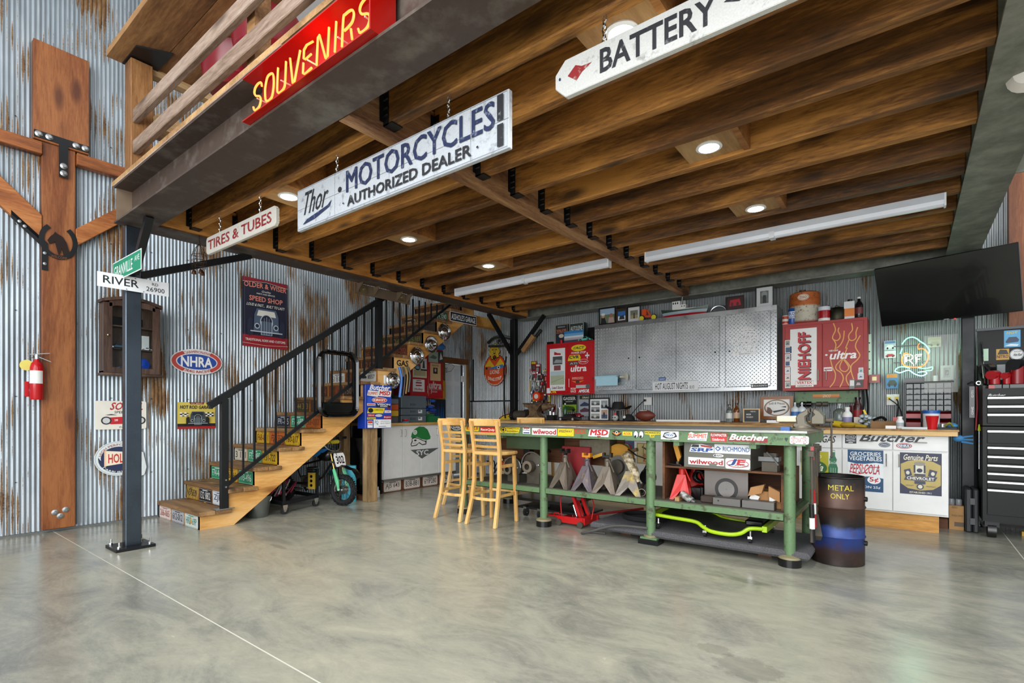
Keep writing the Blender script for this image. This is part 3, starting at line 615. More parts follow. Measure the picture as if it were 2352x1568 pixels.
def hotrod(body, glass, tyre, line, s=1):
    "front view of a 1930s roadster, normalised"
    return [('p', [(.03, .15), (.03, .55), (.08, .62), (.16, .62), (.18, .12), (.08, .06)], tyre), ('p', [(.97, .15), (.97, .55), (.92, .62), (.84, .62), (.82, .12), (.92, .06)], tyre),
            ('p', [(.18, .22), (.2, .75), (.26, .95), (.74, .95), (.8, .75), (.82, .22)], body), ('p', [(.26, .72), (.3, .9), (.7, .9), (.74, .72)], glass),
            ('e', (.34, .3, .66, .78), line), ('e', (.36, .31, .64, .76), tyre), ('r', (.36, .12, .64, .55), line), ('r', (.375, .13, .625, .56), body),
            ('l', [(.5, .13), (.5, .7)], .004, line), ('l', [(.44, .13), (.44, .66)], .003, line), ('l', [(.56, .13), (.56, .66)], .003, line),
            ('e', (.2, .3, .33, .48), line), ('e', (.67, .3, .8, .48), line), ('e', (.22, .33, .31, .45), tyre), ('e', (.69, .33, .78, .45), tyre), ('r', (.1, .2, .9, .235), line)]
# ================================================================ SIGNS
# hanging wooden signs, all on chains from the first joist
WW = WORN('#b9bec4', '#8d9298', 22, .62, .6, 0, .06); WW2 = WORN('#c9c9c6', '#9a9a96', 22, .64, .6, 0, .06); WW3 = WORN('#cbc6bd', '#93857a', 22, .66, .6, 0, .06)
YS = 1.885
DNV = WORN('#232e52', '#8a93a8', 30, .64, .6); DRED = WORN('#8e1f22', '#b9a59c', 34, .62, .6); DBK = WORN('#24262b', '#8f9194', 30, .66, .6)
def serif(p, b, t, m, shear=0):
    p.text(b, t, m, .035, shear)
def wsign(nb, octo, mat, label, ops, chx):
    x0, z0, x1, z1 = nb; c = octo; mb = MB(); th = .028
    q = [(x0 + c, z0), (x1 - c, z0), (x1, z0 + c), (x1, z1 - c), (x1 - c, z1), (x0 + c, z1), (x0, z1 - c), (x0, z0 + c)] if c else [(x0, z0), (x1, z0), (x1, z1), (x0, z1)]
    mb.prism([(x, YS, z) for x, z in q], (0, th, 0), mat); o = obj('hanging_sign', mb, None, label, 'sign', bev=.003)
    p = Pic('Y', YS, .001, True); p.nb = nb; draw(p, ops); p.end(o, 'lettering')
    for x in chx: m = MB(); chain(m, (x, YS + .014, z1 - .005), (x, YS + .014, 2.775), CHR); obj('chain', m, o)
    return o
wsign((3.262, 2.382, 5.09, 2.657), 0, WW, 'long white wooden motorcycles sign hanging on chains under the loft',
      [('l', [(.005, .03), (.995, .03), (.995, .97), (.005, .97)], .004, '#8a8f98', True), ('l', [(0, .5), (1, .5)], .002, '#83878d'), ('l', [(.24, 0), (.24, 1)], .0015, '#83878d'), ('l', [(.53, 0), (.53, 1)], .0015, '#83878d'), ('l', [(.73, 0), (.73, 1)], .0015, '#83878d'), ('l', [(.87, 0), (.87, 1)], .0015, '#83878d'),
       ('t', (.03, .32, .215, .86), 'Thor', DBK, .0, .35), ('p', [(.04, .10), (.07, .20), (.20, .33), (.225, .42), (.21, .28), (.12, .14)], DNV), ('e', (.262, .5, .282, .62), DBK),
       ('t', (.31, .42, .955, .90), 'MOTORCYCLES', DNV, .03), ('t', (.315, .10, .875, .33), 'AUTHORIZED DEALER', DBK, .05), ('e', (.29, .19, .297, .23), DBK), ('e', (.893, .19, .90, .23), DBK),
       ('r', (.965, .06, .985, .44), DBK), ('r', (.965, .5, .985, .94), DBK)], (3.704, 4.685))
wsign((1.815, 2.492, 2.975, 2.637), .022, WW3, 'small white wooden sign with red tires and tubes lettering on chains', [('l', [(.012, .07), (.988, .07), (.988, .93), (.012, .93)], .003, '#ddd8cf', True), ('t', (.035, .22, .95, .78), 'TIRES & TUBES', DRED, .035)], (2.049, 2.722))
wsign((5.345, 2.502, 7.9, 2.66), .05, WW2, 'white wooden battery sign with a red diamond, cut off by the top of the photograph',
      [('p', [(.025, .52), (.04, .72), (.052, .62), (.07, .60), (.052, .46), (.042, .30)], DRED), ('t', (.085, .2, .265, .82), 'BATTERY', DBK, .05), ('p', [(.275, .55), (.295, .68), (.315, .55), (.295, .42)], DBK), ('t', (.33, .2, .55, .82), 'STATION', DBK, .05), ('e', (.008, .48, .012, .56), NAVY)], (5.575, 7.3))
# neon sign on the girder
ng = thing('neon_sign', 'red box sign with glowing orange souvenirs neon lettering on the girder', 'neon sign', (4.2, 1.40, 2.746))
REDP = C('#a81008', .1)
obj('backing', MB().box(3.63, 1.462, 2.752, 4.78, 1.47, 3.02, C('#8c0f08', .5)), ng); obj('base_tray', MB().box(3.66, 1.335, 2.746, 4.78, 1.462, 2.752, REDP), ng); obj('top_panel', MB().box(3.60, 1.365, 3.018, 4.78, 1.462, 3.024, REDP), ng); obj('end_panel', MB().box(4.78, 1.335, 2.746, 4.788, 1.47, 3.024, REDP), ng)
GL = {'S': [[(.9, .78), (.8, .95), (.5, 1), (.2, .92), (.12, .75), (.3, .58), (.7, .45), (.85, .27), (.75, .07), (.5, 0), (.2, .04), (.08, .2)]],
      'O': [[(.5, 0), (.2, .1), (.1, .4), (.1, .65), (.25, .95), (.5, 1), (.78, .93), (.9, .65), (.9, .35), (.78, .06), (.5, 0)]],
      'U': [[(.1, 1), (.1, .25), (.2, .05), (.45, 0), (.75, .05), (.85, .25), (.85, 1)]], 'V': [[(.05, 1), (.4, 0), (.55, 0), (.95, 1)]],
      'E': [[(.9, .95), (.35, 1), (.12, .9), (.12, .6), (.3, .52), (.8, .55)], [(.12, .45), (.12, .08), (.3, 0), (.9, .05)]],
      'N': [[(.12, 0), (.12, .95), (.22, 1), (.75, .02), (.88, .05), (.88, 1)]], 'I': [[(.5, 0), (.5, 1)]],
      'R': [[(.12, 0), (.12, .9), (.25, 1), (.7, .98), (.88, .8), (.8, .58), (.5, .5), (.25, .48)], [(.72, .38), (.85, 0)]]}
NEO = EM('#ff7a30', 4.0)
def sm(pts, k=4):
    out = []
    for i in range(len(pts) - 1):
        p0 = pts[max(i - 1, 0)]; p1, p2 = pts[i], pts[i + 1]; p3 = pts[min(i + 2, len(pts) - 1)]
        for j in range(k):
            t = j / k; out.append(tuple(.5 * (2 * b + (c_ - a) * t + (2 * a - 5 * b + 4 * c_ - d) * t * t + (-a + 3 * b - 3 * c_ + d) * t ** 3) for a, b, c_, d in zip(p0, p1, p2, p3)))
    return out + [pts[-1]]
wds = [.105, .11, .105, .105, .10, .12, .05, .105, .105]; x = 3.70
for ch, w in zip('SOUVENIRS', wds):
    for st_ in GL[ch]:
        pts = [(x + a * w + .012 * b, 1.372, 2.80 + b * .135) for a, b in (sm(st_) if ch in 'SOUR' and len(st_) > 2 else st_)]
        obj('neon_tube', MB().tube(pts, .0055, NEO, 6), ng)
    x += w + .018
obj('neon_tube', MB().tube(sm([(4.735, 1.38, 2.78), (4.76, 1.38, 2.80), (4.765, 1.38, 2.85), (4.75, 1.38, 2.92)]), .004, EM('#ff5a20', 3), 6), ng)
for x in (3.75, 4.0, 4.25, 4.5, 4.7): obj('tube_support', MB().cyl((x, 1.462, 2.86), (x, 1.372, 2.86), .004, C('#c9b8b0', .2), 6), ng)
# street signs on the column
o = sign('street_sign', 'X', 1.378, (1.245, 2.172, 1.752, 2.292), .003, '#e8ebee', 'white street sign with black lettering and number across the steel column', 'sign',
     [('t', (.075, .28, .56, .80), 'RIVER', '#15171c', .02), ('t', (.75, .62, .84, .82), 'RD', '#15171c', .0), ('t', (.665, .18, .935, .5), '26900', '#15171c', .0), ('e', (.50, .88, .52, .94), '#44484c'), ('e', (.38, .05, .395, .11), '#22262a'), ('e', (.62, .05, .635, .11), '#22262a')], True)
o = sign('street_sign', 'Y', 1.42, (1.10, 2.272, 1.80, 2.438), .003, '#dfe9e4', 'green street sign with white lettering above the white one on the column', 'sign',
     [('r', (.015, .05, .985, .95), '#1a8a68'), ('t', (.06, .2, .72, .75), 'GRANVILLE', '#eef5f1', .01), ('t', (.79, .52, .95, .78), 'AVE', '#eef5f1', .0)], True)
# signs on the left wall
XW = .022
p = sign('poster', 'X', XW, (3.012, 1.98, 3.598, 2.845), .002, '#23263a', 'dark speed shop poster with a grey roadster on the left wall', 'poster',
     [('p', [(0, 1), (1, 1), (1, .93), (.5, .975), (0, .93)], '#8e2130'), ('p', [(0, 0), (0, .17), (1, .17), (1, 0)], '#a3202f'), ('t', (.03, .86, .97, .935), 'OLDER & WISER', '#e98b78', .04, 0, .12), ('t', (.4, .805, .62, .84), 'Quality', '#f1efe9', .0, .3), ('t', (.3, .775, .7, .795), 'PARTS AND SERVICE', '#f1efe9'),
      ('t', (.14, .67, .88, .745), 'SPEED SHOP', '#e98b78', .05), ('t', (.08, .595, .93, .635), 'LOUD & FAST...  BUILT TO LAST!', '#f3f1e8', .02, .3), ('t', (.06, .085, .94, .12), 'TRADITIONAL RODS AND CUSTOMS', '#f3f1e8', .03), ('l', [(0, .93), (.5, .965), (1, .93)], .004, '#e9d9c5'), ('l', [(0, .05), (.5, .03), (1, .05)], .004, '#e9d9c5'), ('l', [(.04, 0), (.04, 1)], .002, '#7d7f92'), ('l', [(.96, 0), (.96, 1)], .002, '#7d7f92')], True)
q = Pic('X', XW, .009, True); q.nb = (3.05, 2.09, 3.57, 2.49); draw(q, hotrod('#54647c', '#e8e6dc', '#2a3146', '#c9d2dc')); q.end(p, 'picture')
o = sign('oval_sign', 'X', XW, (2.226, 1.588, 2.776, 1.885), .003, '#e9e8e6', 'oval championship drag racing sign in red, white and blue on the left wall', 'sign',
     [('e', (.02, .03, .98, .97), '#c64b45'), ('p', [(.22, .9), (.5, 1.0), (.78, .9), (.72, .72), (.5, .80), (.28, .72)], '#e9e8e6'), ('p', [(.22, .1), (.5, .0), (.78, .1), (.72, .28), (.5, .2), (.28, .28)], '#e9e8e6'), ('e', (.10, .17, .90, .83), '#e9e8e6'), ('e', (.12, .2, .88, .80), '#2c4fa3'), ('t', (.19, .3, .80, .70), 'NHRA', '#f2f2f0', .07)], True, shape='ell')
q = Pic('X', XW, .006, True); arc_text(q, 'CHAMPIONSHIP', (2.501, 1.7365), .105 * 1.9, .137 * 1.9, 128, 52, C('#b2302f'), .03, .5); 
arc_text(q, 'DRAG RACING', (2.501, 1.7365), .137 * 1.9, .105 * 1.9, 232, 308, C('#b2302f'), .03, .5); q.end(o, 'lettering')
o = sign('tin_sign', 'X', XW, (2.296, .962, 2.696, 1.268), .002, '#d9c45c', 'yellow hot rod garage tin sign with a roadster and checkered flags', 'sign',
     [('r', (0, .0, 1, .09), '#b32126'), ('r', (0, .09, 1, .2), '#22202a'), ('r', (0, .2, 1, .24), '#e8cf4a'), ('p', [(.33, .92), (.67, .92), (.7, 1), (.3, 1)], '#7b1c22'), ('t', (.35, .93, .65, .98), 'FULL SERVICE', '#e9d8a8', .02), ('t', (.06, .75, .94, .88), 'HOT ROD GARAGE', '#16171c', .06, .1)]
     + [('p', [(.06 + .055 * i + .27 * 0, .62 - .05 * j - .03 * (i % 2)), (.115 + .055 * i, .62 - .05 * j - .03 * (i % 2)), (.115 + .055 * i, .57 - .05 * j), (.06 + .055 * i, .57 - .05 * j)], '#16171c' if (i + j) % 2 else '#f2f2ee') for i in range(4) for j in range(3)]
     + [('p', [(.72 + .055 * i, .62 - .05 * j), (.775 + .055 * i, .62 - .05 * j), (.775 + .055 * i, .57 - .05 * j), (.72 + .055 * i, .57 - .05 * j)], '#16171c' if (i + j) % 2 else '#f2f2ee') for i in range(4) for j in range(3)], True, r=.04)
q = Pic('X', XW, .02, True); q.nb = (2.37, .985, 2.63, 1.17); draw(q, hotrod('#3b4a52', '#20262c', '#1a1e24', '#aab6b8')); q.end(o, 'picture')
o = sign('tin_sign', 'X', XW, (1.552, .975, 1.998, 1.27), .002, '#e6e2d6', 'cream speed shop tin sign with a red belly tank racer behind the column', 'sign',
     [('t', (.27, .68, .97, .95), 'SO-CAL', '#b3242e', .05, .3), ('t', (.36, .56, .86, .65), 'SPEED SHOP', '#2a2b2e', .02, .1), ('p', [(.12, .3), (.28, .42), (.6, .45), (.84, .38), (.92, .3), (.84, .2), (.3, .18)], '#c3222e'), ('e', (.11, .17, .31, .45), '#2c2e33'), ('e', (.14, .21, .28, .41), '#c9cbcb'), ('e', (.78, .17, .98, .45), '#2c2e33'), ('e', (.81, .21, .95, .41), '#c9cbcb'),
      ('t', (.36, .29, .43, .36), '28', '#f2eee6', .04), ('p', [(.18, .5), (.3, .54), (.42, .5)], '#3a3c3e'), ('t', (.46, .05, .62, .1), 'PAT.', '#54555a', 0)], True, r=.06)
o = sign('oval_sign', 'X', XW, (1.545, .49, 1.96, .852), .003, '#dfe6e8', 'round carburettor sign in navy and red low on the left wall behind the column', 'sign',
     [('g', (.02, .02, .98, .98), .004, '#97a4a8'), ('e', (.08, .08, .92, .92), '#2a3350'), ('e', (.08, .3, .92, .92), '#dfe6e8'), ('e', (.13, .2, .87, .84), '#233055'), ('p', [(.2, .28), (.2, .75), (.24, .75), (.24, .28)], '#f0c9a4'), ('p', [(.24, .3), (.24, .73), (.8, .66), (.8, .38)], '#f2e5cf'), ('t', (.28, .37, .84, .64), 'HOLLEY', '#c5352b', .05)], True, shape='ell')
q = Pic('X', XW, .006, True); arc_text(q, 'HIGH PERFORMANCE', (1.7525, .671), .152, .178, 168, 12, C('#a4553a'), .03, .87); arc_text(q, 'CARBURETORS', (1.7525, .671), .178, .152, 215, 325, C('#e6edef'), .03, .87); q.end(o, 'lettering')
obj('sign_tail', MB().prism([(XW - .004, y, z) for y, z in ((1.80, .42), (1.98, .48), (2.0, .56), (1.97, .72), (1.90, .76), (1.80, .52))], (.002, 0, 0), C('#dfe6e8')), o)
# lions sign on the back wall etc
YW = YB - .022
o = sign('oval_sign', 'Y', YW, (.318, 1.63, .845, 2.22), .003, '#6b1a14', 'upright orange drag strip oval sign with a roaring lion on the back wall', 'sign',
     [('e', (.02, .02, .98, .98), '#d9521f'), ('p', [(.05, .62), (.25, .85), (.5, .6), (.75, .85), (.95, .62), (.7, .62), (.5, .52), (.3, .62)], '#e3b92f'), ('p', [(.1, .55), (.85, .66), (.9, .58), (.7, .53)], '#2f7ec2'), ('e', (.6, .52, .74, .62), '#e8eceb'), ('e', (.63, .545, .71, .6), '#22252a'), ('e', (.08, .53, .18, .6), '#22252a'),
      ('t', (.28, .38, .72, .5), 'LIONS', '#f2efe6', .02, .15), ('t', (.2, .22, .8, .32), 'DRAG STRIP', '#f2efe6', .05, 0, -.6)], True, shape='ell')
q = Pic('Y', YW, .006, True); arc_text(q, 'THE DRAG RACING CAPITAL OF THE NATION', (.5815, 1.925), .255, .232, 197, 343, C('#f2efe6'), .03, 1.12); q.end(o, 'lettering')
q = Pic('Y', YW, .008, True); lm = C('#d9b434'); dk = C('#2a2310')
q.poly([(.5815 + .125 * math.cos(a) * (1 + .12 * math.cos(9 * a)), 2.255 + .15 * math.sin(a) * (1 + .1 * math.cos(9 * a))) for a in [2 * PI * k / 54 for k in range(54)]], dk)
q.poly([(.5815 + .115 * math.cos(a) * (1 + .12 * math.cos(9 * a)), 2.26 + .138 * math.sin(a) * (1 + .1 * math.cos(9 * a))) for a in [2 * PI * k / 54 for k in range(54)]], lm)
q.poly([(.535, 2.17), (.545, 2.13), (.582, 2.115), (.62, 2.13), (.63, 2.17), (.582, 2.2)], dk); q.poly([(.55, 2.165), (.582, 2.14), (.613, 2.165), (.582, 2.185)], C('#8a2a20'))
for sx in (-1, 1):
    q.poly([(.582 + sx * .02, 2.29), (.582 + sx * .05, 2.31), (.582 + sx * .06, 2.285)], dk); q.line([(.582 + sx * .015, 2.32), (.582 + sx * .02, 2.22), (.582 + sx * .05, 2.19)], .006, dk)
q.poly([(.56, 2.235), (.604, 2.235), (.582, 2.205)], dk); q.end(o, 'lion_head', 'roaring yellow lion head')
sign('round_sign', 'Y', YW - .2, (.78, .72, 1.42, 1.13), .003, '#7c1c16', 'yellow and red oval sign standing behind the bar stools', 'sign', [('e', (.03, .04, .97, .96), '#ecc92c'), ('e', (.12, .1, .88, .8), '#e8d85a'), ('p', [(.3, .45), (.42, .72), (.5, .72), (.52, .45)], '#31405f'), ('e', (.5, .42, .68, .74), '#c9cfd4'), ('e', (.54, .48, .64, .68), '#2a2d33'), ('p', [(.68, .42), (.72, .72), (.92, .5), (.9, .4)], '#b3212b')], True, shape='ell')
p_ = sign('shield_sign', 'X', .03, (5.98, 2.10, 6.28, 2.47), .003, '#e8e6e0', 'shield shaped sign above the door partly behind the hubcaps', 'sign', [('r', (.06, .62, .94, .94), '#33424a'), ('e', (.3, .62, .6, .9), '#d6c65a'), ('r', (.06, .3, .94, .6), '#c23a22'), ('t', (.1, .36, .9, .54), 'CALOOS', '#f0c233', .05), ('r', (.15, .12, .85, .26), '#33424a')], True, r=.3)
pipe = obj('wall_pipe', MB().tube([(.03, 7.13 + .05, 1.36), (.06, YB - .03, 1.36), (1.12, YB - .03, 1.36)], .011, BLKG, 8).tube([(.06, YB - .03, 1.36), (.06, YB - .03, 2.15)], .008, BLKG, 8), label='thin black pipe running along the back wall under the lion sign', cat='pipe')
# ================================================================ LICENCE PLATES on the risers
PL = [(1, 0, '#d9cfc6', '266-065', '#a33b34', 'white and red'), (1, 1, '#b3b4ba', '612-012', '#22242a', 'grey'), (1, 2, '#d6ddd6', 'HRD 69P', '#2f8f7c', 'white with green characters and an orange blot'),
      (2, 0, '#b18f3e', 'N5-5839', '#2c2413', 'dull gold'), (2, 1, '#1b1d22', '132 882', '#d8d8d4', 'black'), (2, 2, '#cfd5da', 'ZJP 4', '#2c3c66', 'pale blue'),
      (3, 0, '#2c8a63', 'F74-466', '#cfe6da', 'green, left'), (3, 1, '#c79a1e', 'F76-566', '#4a3208', 'yellow'), (3, 2, '#2c8a63', 'F73-496', '#d8ebe0', 'green, right'),
      (4, 0, '#c8c0ae', '3 121', '#2d2a26', 'white and rust'), (4, 1, '#2f9268', 'F73-495', '#cfe6da', 'green'), (4, 2, '#d3a81c', 'F31-722', '#33240a', 'bright yellow'),
      (5, 0, '#cda11c', 'F68-811', '#6b2a0c', 'yellow scuffed'), (5, 1, '#c4621a', 'F59-553', '#5b2408', 'orange'), (5, 2, '#d8b01c', 'F60-317', '#5b2a0c', 'yellow, rust blistered'),
      (6, 0, '#1c2232', 'F91-745', '#c9ccd0', 'navy'), (6, 1, '#318f6c', 'F72-689', '#cfe6da', 'green'), (6, 2, '#ad5a1e', '53-002', '#6e2e0e', 'rusty orange'),
      (7, 0, '#33301f', '44 353', '#8c7a3c', 'olive black'), (7, 1, '#3a2c1c', '', '', 'brown blank'), (7, 2, '#352c1e', '50-642', '#a08648', 'dark brown'),
      (8, 0, '#5a2c16', '81 204', '#8a4a28', 'rusty'), (8, 1, '#8a4318', '', '', 'orange rusted'), (8, 2, '#43342a', '150 31', '#8a7a68', 'grey brown'),
      (9, 0, '#d8d8d4', 'S1 B 881', '#22252a', 'white, left'), (9, 1, '#5a331c', '47 118', '#7d5436', 'rusty'), (9, 2, '#dad9d2', ' 8557', '#2b2e33', 'white with a small truck, right'),
      (10, 0, '#4f301c', '', '', 'dark rusty'), (10, 1, '#59351e', '62 00', '#8a6244', 'rusty'), (10, 2, '#4b3322', '', '', 'dark rusty'),
      (11, 0, '#58321c', '86 4', '#87583a', 'rusty'), (11, 1, '#5c2f1a', 'A 103', '#9c5236', 'rusty red'), (11, 2, '#6b3b24', '103-202', '#b0543c', 'rusty with red numbers'),
      (12, 0, '#4b4a2c', '60 1', '#77744a', 'olive'), (12, 1, '#4c4226', '042', '#7c7444', 'olive'), (12, 2, '#4d4c2e', '578-989', '#8b8a58', 'olive green'),
      (13, 0, '#3c2c1e', '', '', 'brown'), (13, 1, '#423024', '33 9', '#6e5a48', 'brown'), (13, 2, '#33312e', '077-777', '#55524c', 'dark grey'),
      (14, 0, '#57391e', 'x om 72', '#d8d2bd', 'brown with pale letters'), (14, 1, '#4f3420', '', '', 'brown'), (14, 2, '#2c4a38', 'C12-590', '#cfe0cf', 'dark green'),
      (15, 0, '#5b371e', '41 7', '#86603c', 'rusty'), (15, 1, '#4d3220', '', '', 'rusty'), (15, 2, '#603a22', '20 55', '#8b5a38', 'rusty')]
ORD = ['', 'first', 'second', 'third', 'fourth', 'fifth', 'sixth', 'seventh', 'eighth', 'ninth', 'tenth', 'eleventh', 'twelfth', 'thirteenth', 'fourteenth', 'fifteenth']
def plate(at_ax, at, b, bg, t, fg, label, extra=(), rusty=False, group='licence plates on the stair risers'):
    m = WORN(bg, '#5a3014', 16, .58 if rusty else .70, .5) if rusty != 2 else WORN(bg, '#4a2a14', 10, .5, .6)
    bb = b; o, q = board('license_plate', at_ax, at, bb, .003, m, label, 'license plate', group, .12, True); q.nb = bb; q.m = True
    draw(q, [('l', [(.03, .05), (.97, .05), (.97, .95), (.03, .95)], .0025, fg if fg else bg, True)])
    if t: draw(q, [('t', (.1, .22, .9, .76), t, fg, .01)])
    if fg and not rusty: draw(q, [('t', (.3, .82, .7, .91), 'STATE', fg, 0)] if 0 else [('r', (.3, .83, .7, .89), fg)])
    for u in (.2, .8): draw(q, [('e', (u - .015, .86, u + .015, .92), '#5a5c5c')])
    draw(q, list(extra)); q.end(o, 'lettering'); return o
for k, sl_, bg, t, fg, d in PL:
    y = SY(k) + .0008; z0 = SZ(k) - .04 - .148
    if k == 1: z0 = .002; zt = .133
    else: zt = z0 + .144
    x0 = .035 + sl_ * .345; pos = ('left', 'middle', 'right')[sl_]
    rusty = 2 if k in (7, 8, 10, 11, 12, 13, 15) else (1 if d in ('yellow scuffed', 'orange', 'yellow, rust blistered', 'rusty orange', 'dull gold', 'rusty') else 0)
    ex = []
    if t == 'HRD 69P': ex = [("p", [(.42, .3), (.5, .85), (.56, .3)], "#d9973f")]
    if t == ' 8557': ex = [('p', [(.07, .42), (.08, .62), (.3, .66), (.4, .5), (.38, .36), (.1, .36)], '#2b2e33')]; 
    plate('Y', y, (x0, z0, x0 + .318, zt), bg, '' if t == ' 8557' else t, fg, '%s licence plate %son the %s riser, %s' % (d.split(',')[0], ('reading ' + t.strip() + ' ') if t.strip() else '', ORD[k], pos), ex + ([('t', (.48, .3, .93, .66), '8557', fg, .01)] if t == ' 8557' else []), rusty)
# ================================================================ WORKBENCH
TOPZ = 1.015
wbn = thing('workbench', 'long green steel workbench with a sticker covered apron and round pipe legs', 'workbench', (4.2, 4.7, 0))
obj('bench_top', MB().box(2.40, 4.235, .995, 5.985, 5.27, TOPZ, METAL('#8b8d88', .35, 5, .25, .05, .8)), wbn, bev=.003)
obj('apron', MB().box(2.42, 4.25, .905, 5.97, 4.262, .995, BENCHG), wbn); obj('apron', MB().box(2.42, 5.24, .905, 5.97, 5.255, .995, BENCHG), wbn)
obj('apron', MB().box(5.955, 4.262, .905, 5.97, 5.24, .995, BENCHG), wbn); obj('apron', MB().box(2.42, 4.262, .905, 2.435, 5.24, .995, BENCHG), wbn)
for i, x in enumerate((2.53, 3.63, 4.765, 5.855)):
    for y in (4.335, 5.17):
        lg = obj('leg', MB().cyl((x, y, .07), (x, y, .91), .040, BENCHG, 18), wbn)
        if i == 2 and y < 5: obj('foot_block', MB().box(x - .09, y - .07, 0, x + .09, y + .07, .045, BLKG).box(x - .075, y - .06, .045, x + .075, y + .06, .06, BENCHG).cyl((x, y, .06), (x, y, .078), .062, METAL('#8c8465', .6, 9, .2, 0, .2)), lg)
        else: obj('rubber_foot', MB().cyl((x, y, 0), (x, y, .058), .079, BLKG, 24).lathe([(.079, .058), (.076, .072), (.045, .085)], (x, y, 0), METAL('#8c8465', .6, 9, .2, 0, .2), 24), lg)
for y in (4.31, 5.17):
    for x0, x1 in ((2.57, 3.59), (3.67, 4.725), (4.805, 5.815)): obj('lower_rail', MB().box(x0, y, .33, x1, y + .008, .385, BENCHG).box(x0, y, .33, x1, y + .05 * (1 if y < 5 else -1), .336, BENCHG), wbn)
for x in (3.63, 4.765, 5.855): obj('cross_rail', MB().box(x - .025, 4.37, .34, x + .025, 5.13, .38, BENCHG), wbn)
obj('shelf_board', MB().box(2.6, 4.32, .383, 5.83, 5.16, .392, METAL('#5a5a4e', .6, 6, .3, 0, .3)), wbn)
dw = obj('drawer', MB().box(3.15, 4.33, .77, 3.60, 4.9, .905, C('#2e4129', .5)), wbn)
obj('drawer_runner', MB().box(2.92, 4.27, .88, 3.15, 4.33, .905, BENCHG), wbn)
obj('back_panel', MB().box(2.7, 4.78, .60, 4.3, 4.80, .90, BROWNW), wbn)
dg_ = obj('drawer', MB().box(5.05, 4.36, .69, 5.575, 4.9, .902, METAL('#6d6d66', .5, 5, .2, .05, .6)), wbn, 'grey steel drawer with racing stickers')
for x in (4.99, 5.585): obj('runner_bracket', MB().box(x, 4.27, .87, x + .05, 4.4, .905, BENCHG), dg_)
YA = 4.2495
